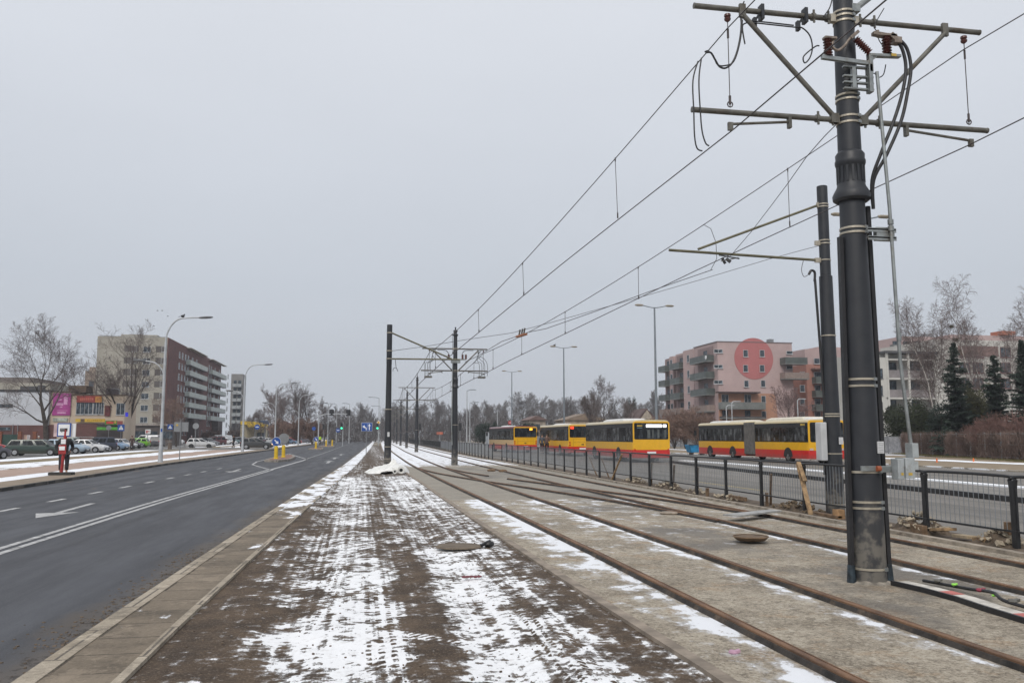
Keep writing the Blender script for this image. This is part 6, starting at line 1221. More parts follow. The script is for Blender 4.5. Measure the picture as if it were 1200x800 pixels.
# --- cream shop with magenta billboard, red fascia, yellow and green fascias
xa, xb, yy, zt = boxpx(58.5, 141, 459, 114); SB = thing('shop_building', (xa, yy, 0), 'cream two storey shop with a magenta billboard and coloured fascias', 'building')
M_CREAM = m_render('cream_render', (.50, .41, .32), .08, .5, (.42, .34, .26)); X_ = lambda px: aY(px, 480, yy).x; Zp = lambda py, px=100: aY(px, py, yy).z
zt1 = Zp(459.5, 70); zt2 = Zp(463, 110)
m = MB(); m.box(X_(58.6), X_(82), yy, yy + 9, 0, zt1); m.box(X_(82), X_(146), yy + .1, yy + 6, 0, zt2); m.build('wall', M_CREAM, SB)
m = MB(); m.box(X_(58), X_(82.3), yy - .1, yy + 9.2, zt1 + .003, zt1 + .12); m.box(X_(82.4), X_(146.5), yy - .02, yy + 6.1, zt2 + .003, zt2 + .12); m.box(X_(73), X_(94), yy + 2, yy + 5, zt1 + .1, Zp(450.5, 83)); m.build('roof', mat('brown_roof_box', (.10, .07, .05), .85, var=.35, sc=1.5), SB)
m = MB(); m.box(X_(58.6), X_(68), yy - .15, yy, 0, Zp(497.5, 63)); m.box(X_(91), X_(115), yy - .12, yy + .08, 0, Zp(496, 100)); m.build('brick_base', MATS.get('plum', m_brickwall('plum_brick2', (.125, .055, .052), (.155, .072, .066), (.10, .07, .065))), SB)
def panel(px0, px1, py0, py1, m_, name, dy=.12, par=None, y=None):
    y = y or yy; a = aY(px0, py0, y - dy); b = aY(px1, py1, y - dy); m = MB(); m.box(a.x, b.x, y - dy, y - dy + .08, b.z, a.z); return m.build(name, m_, par or SB)
bb = panel(62.5, 82, 460.5, 486.5, mat('magenta_board', (.30, .035, .20), .5, var=.25, sc=1.2), 'billboard'); 
for px0, px1, py0, py1 in ((66, 74, 472, 475), (75, 79, 465, 474), (68, 72, 467, 469), (66.5, 79, 480.5, 481.2), (67, 77, 482.5, 484.5), (70, 73, 476, 477.5)): panel(px0, px1, py0, py1, mat('pale_pink_print', (.50, .25, .42), .5), 'print', .14, bb)
rf = panel(90, 119, 463.5, 471.5, mat('red_fascia', (.24, .035, .03), .5, sc=1.5), 'fascia', .1); panel(112, 119, 464.5, 471.4, mat('yellow_print', (.50, .25, .05), .5), 'print', .12, rf)
for k in range(4): panel(113, 118, 465.3 + k * 1.5, 465.8 + k * 1.5, mat('red_fascia', (.24, .035, .03), .5), 'print_lines', .14, rf)
for k in range(7): panel(94 + k * 2.3, 95.4 + k * 2.3, 466, 469.5, mat('dull_red_print', (.38, .10, .07), .5), 'print', .115, rf)
for px, w_ in ((94, 1.7), (103.5, 1.6), (112.5, 1.2), (118.5, 1.0)): window(SB, (X_(px), yy + .1, 0), UX, (0, -1, 0), 0, Zp(485.5, px), w_ * .66, 1.65, None, 2)
panel(123, 129, 475, 487.5, mat('maroon_poster', (.10, .02, .02), .6, var=.5, sc=2), 'poster', .05); panel(147, 150, 483, 488, mat('vivid_blue', (.03, .03, .65), .5), 'hanging_sign', .5)
window(SB, (X_(141), yy + .1, 0), UX, (0, -1, 0), 0, Zp(486, 141), 1.1, 1.6, None, 2)
yf = panel(88.5, 123, 490.5, 494.2, mat('yellow_fascia', (.52, .34, .03), .5, sc=1), 'fascia', .35); panel(94.5, 99, 490.6, 494.1, mat('brown_print', (.12, .08, .05), .5), 'print', .38, yf)
for k in range(8): panel(102 + k * 2.3, 103.6 + k * 2.3, 491.6, 493, mat('ochre_print', (.38, .22, .03), .5), 'print', .37, yf)
gf = panel(123.2, 137, 492.5, 497.5, mat('green_fascia', (.05, .22, .03), .5), 'fascia', .35); panel(124.5, 133, 493.3, 496.5, mat('red_print', (.45, .04, .03), .5), 'print', .38, gf); panel(134, 136, 493, 496, mat('yellow_print', (.50, .25, .05), .5), 'print', .38, gf); panel(137.2, 143.5, 493, 498, mat('dull_red_fascia', (.24, .06, .05), .5), 'fascia', .35)
panel(113.5, 145.5, 500.3, 503.6, mat('green_awning', (.07, .30, .03), .6), 'awning', 1.0); panel(62, 79, 489.5, 493.5, mat('pale_lettering', (.35, .38, .33), .6, var=.4, sc=3), 'fascia_lettering', .12)
panel(92, 143, 496.8, 515, mat('shop_front_dark', (.05, .04, .04), .4, sc=.8), 'shop_front', .08)
for k, px in enumerate((95, 102.5, 108.5, 116, 124, 130, 137)): window(SB, (X_(px), yy + .02, 0), UX, (0, -1, 0), 0, Zp(511.5, px), .75, 1.7, None if k < 3 else M_DARKFR, 1, .09)
# dark low passage wall right of the shop, hung panel on the roof, chimney block
m = MB(); A = aY(142, 497, yy); C = aY(205, 497, yy + 15); PB = thing('low_arcade', (A.x, yy + 44, 0), 'low dark arcade between the cream shop and the tall block', 'building'); m.box(aY(146, 497, yy + 44).x, aY(203, 497, yy + 44).x, yy + 44, yy + 52, 0, aY(170, 498.5, yy + 44).z); m.build('wall', mat('arcade_wall', (.10, .085, .08), .85, sc=.6), PB)
m = MB(); m.box(aY(145, 497, yy + 44).x, aY(204, 497, yy + 44).x, yy + 43.6, yy + 52.3, aY(170, 498.5, yy + 44).z, aY(170, 496.5, yy + 44).z); m.build('roof', mat('pale_fascia_band', (.30, .27, .25), .8), PB)
[window(PB, (aY(px_, 497, yy + 44).x, yy + 44, 0), UX, (0, -1, 0), 0, 1.3, 2.2, 1.4, M_DARKFR, 2) for px_ in (156, 166, 178, 196)]
HP = thing('hoarding', (X_(128), yy + 1, zt2), 'dark hoarding with a pale curved edge on the cream shop roof', 'hoarding'); a = aY(124.5, 455, yy + .5); b = aY(138.5, 465, yy + .5); m = MB(); m.box(a.x, b.x, yy + .5, yy + .7, b.z, a.z); f = m.build('board', mat('dark_poster', (.045, .035, .045), .6, sc=2), HP); m = MB(); m.tube(smoothpts([(b.x - .9, yy + .42, a.z), (b.x, yy + .42, a.z - .1), (b.x + .15, yy + .42, (a.z + b.z) / 2), (b.x + .15, yy + .42, b.z)]), .07, 6); m.build('edge', M_SGREY, f); m = MB(); m.bar((a.x + .4, yy + .6, zt2), (a.x + .4, yy + .6, b.z), .1); m.bar((b.x - .4, yy + .6, zt2), (b.x - .4, yy + .6, b.z), .1); m.build('legs', M_SGREY, HP)
TB = thing('brown_block', (-70, 230, 0), 'weathered brown block rising behind the cream shop roof', 'building'); a = aD(100, 434.5, 215); b = aD(118, 436, 215); m = MB(); m.box(a.x, b.x + 2, a.y, a.y + 12, 0, a.z); m.build('wall', m_render('brown_render', (.26, .21, .17), .25, .6, (.15, .12, .10)), TB); m = MB(); m.box(a.x + .8, b.x, a.y + .5, a.y + 6, a.z, a.z + 1.1); m.build('roof_room', m_render('brown_render', (.26, .21, .17)), TB)
for k in range(3): window(TB, (a.x, a.y, 0), UX, (0, -1, 0), 1.6, a.z - 4 - 3 * k, 1.2, 1.4, M_DARKFR, 1)
# gate piers and green gate by the hall
GW = thing('green_gate', (-42, 96, 0), 'dark green gate between orange brick piers behind the green estate car', 'gate')
for px0, px1, D in ((3, 21.5, 100),): a = aD(px0, 508.8, D); b = aD(px1, 520, D); m = MB(); m.box(a.x, b.x, a.y, a.y + .1, .1, a.z); m.build('gate_leaf', mat('gate_green', (.02, .055, .045), .6), GW)
for px in (1, 23.5, 41): a = aD(px, 506.5, 100); m = MB(); m.box(a.x - .17, a.x + .17, a.y - .2, a.y + .2, 0, a.z); m.box(a.x - .22, a.x + .22, a.y - .25, a.y + .25, a.z, a.z + .1); m.build('brick_pier', mat('orange_brick_pier', (.24, .09, .05), .85, sc=3), GW)
for px, c_ in ((30, (.45, .3, .24)), (33.5, (.45, .42, .44))): a = aD(px, 509.5, 99); m = MB(); m.box(a.x - .16, a.x + .16, a.y, a.y + .05, .5, a.z); m.build('poster', mat('gate_poster_%d' % px, c_, .6, var=.4, sc=4), GW)
# concrete litter bin, white site notice
t = thing('litter_bin', tuple(gD(199.5, 105, .1)), 'brown concrete litter bin on the verge by the nearest lamp', 'litter bin'); p = gD(199.5, 105, .1); m = MB(); m.lathe([(.28, 0), (.28, .1), (.24, .12), (.24, .85), (.28, .9), (.28, 1.0), (.15, 1.05)], p, 10); m.build('drum', mat('exposed_aggregate', (.14, .11, .09), .9, sc=12), t); m = MB(); m.lathe([(.29, .86), (.29, .93)], p, 10, cap=False); m.build('rim', M_SGREY, t)
t = thing('notice_board', tuple(gD(173, 142)), 'white notice board with red print standing above the white van', 'notice board'); p = gD(173, 142); c = aD(173.2, 505.5, 142); m = MB(); m.box(c.x - .42, c.x + .42, p.y, p.y + .04, c.z - .38, c.z + .38); f = m.build('board', M_SW, t); m = MB(); m.box(c.x - .28, c.x - .05, p.y - .01, p.y, c.z - .25, c.z + .2); m.box(c.x + .02, c.x + .25, p.y - .01, p.y, c.z - .05, c.z + .1); m.build('red_print', M_RED, f); m = MB(); m.box(p.x - .05, p.x + .05, p.y, p.y + .03, 0, c.z - .38); m.build('leg', M_SGREY, t)
# --- petrol station canopy
PS = thing('petrol_station', tuple(gD(296, 205)), 'petrol station with a curved yellow canopy and blue trim', 'building'); a = aD(282, 493.3, 205); b = aD(309.5, 500, 205); y = a.y
poly = [(0, 0), (2.2, -.05), (4.2, -.2), (4.7, -.75), (b.x - a.x, -.65), (b.x - a.x, -1.1), (4.6, -1.35), (1.8, -1.4), (1.6, -.85), (0, -.8)]
m = MB(); m.prism(poly, (a.x, y, a.z), (1, 0, 0), (0, 0, 1), (0, 8, 0)); m.build('canopy', mat('canopy_yellow', (.62, .42, .02), .5, var=.06), PS)
m = MB(); m.prism([(3.0, -.3), (3.4, .3), (5.6, .3), (5.9, -.6), (4.6, -.6)], (a.x, y + 8.2, a.z), (1, 0, 0), (0, 0, 1), (0, .3, 0)); m.build('blue_sign', mat('canopy_blue', (.02, .09, .25), .5), PS)
for dx in (.5, 3.2, 5.6): m = MB(); m.box(a.x + dx - .15, a.x + dx + .15, y + 2, y + 2.3, 0, a.z - .8); m.build('column', M_SGREY, PS)
m = MB(); m.box(a.x - 1, b.x - .5, y + 7.5, y + 12, 0, a.z - .9); m.build('kiosk', mat('kiosk_cream', (.40, .36, .26), .7), PS); m = MB(); m.box(a.x + 3, a.x + 5, y + 7.4, y + 7.5, 1, 2.6); m.build('window', M_PANE, PS)
# low houses among the trees, left and middle
def house(px0, px1, pyt, D, col, roofc, label, ridge=1.6, name='house'):
    a = aD(px0, pyt, D); b = aD(px1, pyt, D); y = a.y; h = thing(name, (a.x, y, 0), label, 'building'); m = MB(); m.box(a.x, b.x, y, y + 8, 0, a.z); m.build('wall', mat('wall_%s' % label[:12].replace(' ', '_'), col, .85, sc=.7), h)
    m = MB(); m.prism([(-.5, 0), ((b.x - a.x) + .5, 0), ((b.x - a.x) / 2, ridge)] if ridge < 3 else [(-.3, 0), ((b.x - a.x) + .3, 0), ((b.x - a.x) / 2, ridge)], (a.x, y - .4, a.z), (1, 0, 0), (0, 0, 1), (0, 8.8, 0)); r_ = m.build('roof', mat('roof_%s' % label[:12].replace(' ', '_'), roofc, .85, sc=.7), h)
    n_ = max(1, int((b.x - a.x) / 2.5))
    for k in range(n_): window(h, (a.x, y, 0), UX, (0, -1, 0), (b.x - a.x) * (k + .5) / n_, max(.8, a.z - 1.9), 1.1, 1.1, M_DARKFR, 1)
    return h
house(316, 346, 500, 230, (.34, .31, .22), (.12, .05, .045), 'long pale house with a dull red roof behind the lamp posts', 1.8)
house(347, 352, 499, 240, (.30, .30, .3), (.16, .16, .17), 'small grey shed behind the bare tree group', .6)
house(620, 640, 492, 170, (.30, .26, .22), (.15, .10, .09), 'low tan house behind the middle bus roof', .9); house(662, 712, 492, 160, (.36, .30, .24), (.22, .17, .13), 'long cream house just above the nearest bus roof', 1.3)
hh = house(749, 767, 491, 170, (.40, .36, .30), (.10, .065, .06), 'gabled house with a dark brown roof right of the nearest bus', 2.2); a = aD(749, 491, 170); b = aD(767, 491, 170); m = MB(); m.prism([(.1, 0), (b.x - a.x - .1, 0), ((b.x - a.x) / 2, 1.85)], (a.x, a.y - .5, a.z), (1, 0, 0), (0, 0, 1), (0, .2, 0)); m.build('gable', mat('gable_cream', (.42, .37, .30), .85), hh)
for px, c_, l in ((458, (.25, .3, .34), 'small blue grey kiosk beyond the crossing'), (474, (.42, .16, .18), 'pink poster board beyond the crossing'), (489, (.5, .12, .16), 'red and white poster board right of the third mast'), (483, (.35, .42, .48), 'pale blue poster board beside the third mast'), (514, (.45, .13, .08), 'orange work barrier beyond the masts')):
    a = aD(px - 2.2, 499 if px < 500 else 506, 330 if px < 500 else 160); b = aD(px + 2.2 + (3 if px > 500 else 0), 507 if px < 500 else 509, 330 if px < 500 else 160); t = thing('poster_board', (a.x, a.y, 0), l, 'poster board'); m = MB(); m.box(a.x, b.x, a.y, a.y + .2, b.z, a.z); m.build('board', mat('board_%d' % px, c_, .6, var=.4, sc=.8), t); m = MB(); m.box((a.x + b.x) / 2 - .1, (a.x + b.x) / 2 + .1, a.y + .05, a.y + .15, 0, b.z); m.build('leg', M_SGREY, t)
# --- pink apartment building
PK = thing('pink_apartments', (58.5, 130, 0), 'pink six storey apartment house with a big red disc painted on its wall', 'building')
M_PINK = m_render('pink_render', (.43, .325, .315), .07, .3, (.38, .27, .26)); M_OR = m_render('orange_render', (.40, .22, .15), .07, .4); M_DISC = m_render('disc_render', (.40, .145, .145), .05, .5)
Yf = 130.0; Xc = lambda px: aY(px, 450, Yf).x; Zc = lambda py, px=880: aY(px, py, Yf).z
xL, xR_ = Xc(842), Xc(929.5); zt = Zc(401, 870)
m = MB(); m.box(xL, xR_, Yf, Yf + 10, 0, zt); m.build('wall', M_PINK, PK)
m = MB(); m.box(xL - .1, xR_ + .1, Yf - .1, Yf + 10.1, zt, zt + .12); m.build('roof', mat('roof_edge', (.14, .12, .12), .7), PK)
cc = aY(883.3, 420, Yf); rr_ = (Xc(906) - Xc(860.5)) / 2
m = MB(); disc(m, (cc.x, Yf - .02, cc.z), rr_, (0, 1, 0), .035, 48); m.build('painted_disc', M_DISC, PK)
# trapezoid of orange render with balconies
m = MB(); P = [(Xc(838 + 3), 0), (Xc(841.5), Zc(461, 841)), (Xc(908), Zc(461, 908)), (Xc(912), 0)]; m.prism([(a_, b_) for a_, b_ in P], (0, Yf - .05, 0), (1, 0, 0), (0, 0, 1), (0, .04, 0)); m.build('orange_render', M_OR, PK)
def wpx(par, px, py, w_, h, Y, mf=None, sp=1): c = aY(px, py, Y); return window(par, (c.x, Y - .06, 0), UX, (0, -1, 0), 0, c.z - h / 2, w_, h, mf, sp)
for px in (873.5, 892.8):
    for py in (414, 431.5): wpx(PK, px, py, .85, 1.15, Yf)
for px, py in ((874.5, 449.5), (894, 449.3), (894.5, 467.5), (895, 485.5)): wpx(PK, px, py, .8, 1.1, Yf)
for py in (411.3, 429.3, 447.6): wpx(PK, 840 + 1.5, py, 1.55, .6, Yf, None, 2)
wpx(PK, 925, 413, 1.1, .55, Yf); wpx(PK, 925, 430.5, 1.1, .55, Yf)
M_GLB = mat('grey_glass_parapet', (.16, .17, .165), .35, var=.2, sc=.8); M_GRB = mat('green_grey_parapet', (.085, .10, .095), .45, var=.2, sc=.8); M_WOODB = mat('taupe_parapet', (.24, .19, .17), .7, var=.12)
def bpx(par, px0, px1, py_, Y, depth, m_, h=1.0, n=(0, -1, 0)): a = aY(px0, py_, Y); b = aY(px1, py_, Y); return balcony(par, (a.x, Y, 0), UX, n, 0, b.x - a.x, a.z, depth, m_, M_GLB, h)
bpx(PK, 842, 892.5, 479, Yf, 1.5, M_GLB); bpx(PK, 843, 893, 490, Yf, 1.5, mat('dark_parapet', (.06, .05, .05), .7), .25); m = MB(); a = aY(842, 460, Yf - 1.2); b = aY(891, 460, Yf - 1.2); m.box(a.x, b.x, Yf - 1.3, Yf, a.z, a.z + .2); m.build('balcony_roof', mat('dark_brown_board', (.06, .04, .04), .7), PK)
for px in (849.5, 876): wpx(PK, px, 468, 1.2, 1.7, Yf, M_FRAME, 2); wpx(PK, px, 486, 1.0, 1.5, Yf, M_DARKFR, 1)
bpx(PK, 914, 940, 427, Yf, 1.8, M_GRB); bpx(PK, 914, 942, 444.5, Yf, 1.8, M_WOODB)
# stepped left wing running away from the camera, balconies looking left
M_PINKD = M_PINK
for k, (pxa, pxb, Yw, pyt) in enumerate(((803, 816, 147, 405.5), (776, 789, 164, 414))):
    xw = [57.0, 56.6][k]; a = aX(pxb, pyt, xw)
wing = [(Yf + 10, Yf + 15, 57.6, zt - .1), (Yf + 15, Yf + 21, 58.5, zt - .15), (Yf + 21, Yf + 23, 58.0, zt - .4), (Yf + 23, Yf + 27, 58.6, zt - .6)]
m = MB()
for ya, yb_, xw, z in wing: m.box(xw, xw + 14, ya, yb_, 0, z)
m.build('wall', M_PINK, PK)
nL = (-1, 0, 0)
for ya, yb_, xw in ((Yf + 1.5, Yf + 8.5, xL), (Yf + 15.5, Yf + 20.5, 58.5), (Yf + 23.2, Yf + 26.8, 58.6)):
    for k in range(5):
        z = zt - 3.1 - k * 2.78
        if z < 1: continue
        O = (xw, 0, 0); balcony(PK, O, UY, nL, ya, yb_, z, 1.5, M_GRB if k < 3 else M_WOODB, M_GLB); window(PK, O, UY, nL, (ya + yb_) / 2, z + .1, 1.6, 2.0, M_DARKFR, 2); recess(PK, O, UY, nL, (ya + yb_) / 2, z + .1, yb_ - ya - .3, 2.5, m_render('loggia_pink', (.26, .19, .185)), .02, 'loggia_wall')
for ya, xw in ((Yf + 12.5, 57.6), (Yf + 22, 58.0)):
    for k in range(6): window(PK, (xw, 0, 0), UY, nL, ya, zt - 2.3 - k * 2.78, 1.1, 1.3, None, 1)
m = MB(); m.box(xL + 7, xL + 8.2, Yf + 3, Yf + 4.5, zt, zt + .5); m.box(xR_ - 3, xR_ - 2.2, Yf + 2, Yf + 3, zt, zt + .9); m.build('chimney', M_SGREY, PK)
# satellite dish on the top left balcony
m = MB(); m.tube([(xL - 1.56, Yf + 1.2, zt - 2.5), (xL - 1.62, Yf + 1.2, zt - 2.5)], .32, 14); m.build('satellite_dish', M_SW, PK)
# --- right neighbour: brick coloured lower floors, pink attic
RN = thing('orange_apartments', (Xc(935), Yf + 6, 0), 'orange and pink apartment house between the pink one and the masts', 'building'); Y6 = Yf + 6; q = lambda px, py: aY(px, py, Y6)
m = MB(); m.box(q(928, 0).x, q(1040, 0).x, Y6, Y6 + 12, 0, q(960, 427).z); m.build('wall', m_render('brick_orange', (.33, .165, .13), .08, .5), RN)
m = MB(); m.box(q(928, 0).x, q(1045, 0).x, Y6 + .3, Y6 + 12, q(960, 427).z, q(960, 409).z); m.box(q(950, 0).x, q(1042, 0).x, Y6 + 2.5, Y6 + 12, q(960, 409).z, q(960, 404.5).z); m.build('attic', M_PINK, RN)
for px, py, w_, h in ((957, 423, 1.1, 1.0), (940, 439.5, .9, 1.2), (940, 455, .9, 1.2), (940, 471, .9, 1.1), (940, 486, .9, 1.1), (958, 441, 1.4, 1.6), (958, 456, 1.1, 1.5), (958, 472, 1.1, 1.5), (958, 487, 1.1, 1.5), (984, 422, 1.1, 1.0), (1010, 422, 1.1, 1.0), (1030, 422, 1.1, 1.0)): wpx(RN, px, py, w_, h, Y6)
for py in (449, 465, 481): a = q(951.5, py); b = q(978, py); balcony(RN, (a.x, Y6, 0), UX, (0, -1, 0), 0, b.x - a.x, a.z, 1.4, M_GRB, M_GLB)
a = q(950, 433); m = MB(); m.box(a.x, q(966, 433).x, Y6 - 1.3, Y6, a.z, a.z + .25); m.build('canopy', m_render('brown_soffit', (.22, .13, .11)), RN)
# --- white balconied block behind the spruces
WB = thing('white_apartments', (tuple(aD(1040, 480, 100))[0], 95, 0), 'white apartment block with grey balcony grid behind the spruces', 'building'); Yw = 100.0; q = lambda px, py=450: aY(px, py, Yw)
M_WH = m_render('white_render', (.46, .45, .42), .08, .4, (.36, .35, .33))
m = MB(); m.box(q(990).x, q(1041).x, Yw, Yw + 2.5, 0, q(1000, 418).z); m.box(q(1098).x, q(1290).x, Yw, Yw + 12, 0, q(1120, 398).z); m.box(q(1041).x, q(1098).x, Yw + 1.6, Yw + 12, 0, q(1060, 414).z); m.build('wall', M_WH, WB)
for k, py in enumerate((421, 443.5, 466.5, 489)):
    a = q(1039, py); b = q(1098, py - 3); m = MB(); m.box(a.x, b.x, Yw, Yw + 1.6, a.z - .1, a.z + .12); s = m.build('balcony', M_WH, WB)
    if k: m = MB(); m.box(a.x + .1, b.x - .1, Yw + .05, Yw + .09, a.z + .12, a.z + 1.15); m.build('parapet', mat('taupe_glass', (.20, .18, .18), .5, sc=.6), s)
m = MB()
for px in (1041, 1066, 1097): a = q(px); m.box(a.x - .14, a.x + .14, Yw - .03, Yw + .2, 0, q(1066, 414).z)
m.build('piers', M_WH, WB)
m = MB(); m.box(q(1038).x, q(1100).x, Yw - .3, Yw + 1.7, q(1066, 414).z, q(1066, 411.5).z); m.build('roof', M_DARKFR, WB)
for px, py in ((1053, 432), (1081, 430), (1053, 454), (1081, 453), (1053, 477), (1081, 476)): c = q(px, py); window(WB, (c.x, Yw + 1.6, 0), UX, (0, -1, 0), 0, c.z - .9, 1.6, 1.9, M_DARKFR, 2)
for px, py in ((1031, 437), (1031, 457), (1031, 476), (996, 432), (996, 452), (996, 472)): c = q(px, py); window(WB, (c.x, Yw - .02, 0), UX, (0, -1, 0), 0, c.z - .7, .8, 1.3, M_DARKFR, 1)
for py in (434, 453, 470): a = q(990, py); b = q(1002, py); balcony(WB, (a.x, Yw, 0), UX, (0, -1, 0), 0, b.x - a.x, a.z, 1.2, mat('pale_green_parapet', (.42, .46, .44), .7), None)
for py in (412, 430, 448): 
    for px in (1130, 1146, 1178): c = q(px, py); window(WB, (c.x, Yw - .02, 0), UX, (0, -1, 0), 0, c.z - .8, 1.6, 1.4, mat('maroon_frame', (.14, .06, .055), .6), 2)
m = MB(); a = q(1122, 405); b = q(1170, 418); m.box(a.x, b.x, Yw - .08, Yw - .03, b.z, a.z); m.build('loggia', mat('brown_loggia', (.17, .11, .10), .8), WB)
AT = thing('pink_attic_block', (q(1100).x, Yw + 14, 0), 'pink top storeys with small balconies rising behind the white block', 'building'); Ya = Yw + 14; qa = lambda px, py: aY(px, py, Ya)
m = MB(); m.box(qa(1036, 0).x, qa(1095, 0).x, Ya, Ya + 10, 0, qa(1060, 394).z); m.box(qa(1095, 0).x, qa(1300, 0).x, Ya + 1, Ya + 10, 0, qa(1140, 391.5).z); m.build('wall', M_PINK, AT)
for px in (1050, 1062, 1075): c = qa(px, 405); window(AT, (c.x, Ya - .02, 0), UX, (0, -1, 0), 0, c.z - .7, 1.1, 1.4, M_DARKFR, 1)
a = qa(1043, 411); b = qa(1062, 411); balcony(AT, (a.x, Ya, 0), UX, (0, -1, 0), 0, b.x - a.x, a.z, 1.0, M_GLB, None, .8)
for px, py, c_ in ((1112, 400, (.30, .14, .10)), (1185, 389, (.36, .13, .08))): a = qa(px - 8, py - 2); b = qa(px + 8, py + 3); m = MB(); m.box(a.x, b.x, Ya + .5, Ya + 3, b.z, a.z); m.build('roof_room', mat('attic_%d' % px, c_, .8), AT)
m = MB(); a = qa(1099, 388); b = qa(1108, 394); m.box(a.x, b.x, Ya + 3, Ya + 4, b.z - 1, a.z); m.build('chimney', M_SGREY, AT)
# blue tub, container, low fences on the right
t = thing('blue_container', tuple(gD(816, 78)), 'blue open topped tub beside the articulated bus', 'tub'); p = gD(816, 78); m = MB(); m.rings([[(p.x - .75, p.y - .5, .25), (p.x + .75, p.y - .5, .25), (p.x + .75, p.y + .5, .25), (p.x - .75, p.y + .5, .25)], [(p.x - .95, p.y - .65, .95), (p.x + .95, p.y - .65, .95), (p.x + .95, p.y + .65, .95), (p.x - .95, p.y + .65, .95)]]); m.build('tub', mat('tub_blue', (.02, .22, .45), .5), t, bevel=.03); m = MB(); m.box(p.x - 1.0, p.x + 1.0, p.y - .7, p.y - .6, .93, 1.0); m.box(p.x - .6, p.x - .45, p.y - .4, p.y + .4, 0, .25); m.box(p.x + .45, p.x + .6, p.y - .4, p.y + .4, 0, .25); m.build('rim_and_feet', M_DARKFR, t)
def meshfence(P, h, label, m_, post=2.5, solid=None, name='fence'):
    t = thing(name, (P[0][0], P[0][1], 0), label, 'fence')
    for a, b in zip(P, P[1:]):
        a = Vector((*a, 0)); b = Vector((*b, 0)); L = (b - a).length; n = max(1, int(L / post)); m = MB()
        for k in range(n + 1): p = a.lerp(b, k / n); m.box(p.x - .04, p.x + .04, p.y - .04, p.y + .04, 0, h + .1)
        for z in (.25, h * .6, h): m.bar(a + Vector((0, 0, z)), b + Vector((0, 0, z)), .035)
        m.build('frame', M_SGREY, t)
        if solid: m = MB(); m.bar(a + Vector((0, .06, h * .52)), b + Vector((0, .06, h * .52)), .02, h * .92); m.build('panels', solid, t)
    return t
meshfence([(52, 74), (50.5, 92), (49, 125), (46, 150)], 1.7, 'pale grey corrugated fence behind the blue tub', M_SGREY, 2.5, mat('corrugated_grey', (.27, .27, .28), .6, .2, sc=3))
F2 = [(38.5, 24), (41.2, 40), (44.4, 51), (51.5, 74)]
meshfence(F2, 1.9, 'grey mesh fence overgrown with brown creeper at the right', M_SGREY, 2.6)
p0 = gD(572, 150); p1 = gD(562, 170); meshfence([(gD(575, 165).x, gD(575, 165).y), (gD(640, 150).x, gD(640, 150).y), (gD(662, 140).x, gD(662, 140).y)], 1.8, 'distant grey panel fence behind the farthest bus', M_SGREY, 3, mat('corrugated_grey', (.27, .27, .28), .6))
t = thing('site_cabin', tuple(gD(577, 140)), 'pale grey metal cabin left of the farthest bus', 'cabin'); p = gD(577, 140); m = MB(); m.box(p.x - .7, p.x + .7, p.y, p.y + 3, .1, 2.35); m.build('cabin_body', mat('cabin_grey', (.36, .39, .42), .6), t); m = MB(); m.box(p.x - .75, p.x + .75, p.y - .05, p.y + 3.05, 2.35, 2.45); m.build('roof', M_SGREY, t)
t = thing('bollard', tuple(gD(575.3, 120)), 'yellow bollard left of the farthest bus', 'bollard'); p = gD(575.3, 120); m = MB(); m.lathe([(.14, 0), (.13, .9), (.05, 1.0)], p, 10); m.build('body', M_YEL, t)
for px, l in ((1098, 'left small orange marker peg at the foot of the creeper fence'), (1141, 'right small orange marker peg at the foot of the creeper fence')): p = gp(px, 541.5, .05); m = MB(); m.lathe([(.05, 0), (.045, .25), (.0, .28)], p, 8); tag(m.build('marker_peg', mat('marker_orange', (.75, .16, .03), .5)), l, 'peg', 'orange marker pegs')
for px, py, D, l in ((852, 476, 100, 'left of the two small pale lamps before the pink house'), (858.5, 471.5, 90, 'right of the two small pale lamps before the pink house'), (936, 468.5, 95, 'small pale lamp before the orange apartment house')):
    p = gD(px, D); c = aD(px, py, D); t = thing('park_lamp', tuple(p), l, 'lamp', 'small park lamps'); m = MB(); m.tube([(p.x, p.y, 0), (p.x, p.y, c.z)], .06, 8); m.build('pole', M_LAMP, t); m = MB(); m.tube(smoothpts([(p.x, p.y, c.z - .1), (p.x + .2, p.y, c.z + .12), (p.x + .7, p.y, c.z + .15)]), .05, 6); m.box(p.x + .45, p.x + 1.0, p.y - .1, p.y + .1, c.z + .1, c.z + .2); m.build('lamp_head', M_LAMP, t)
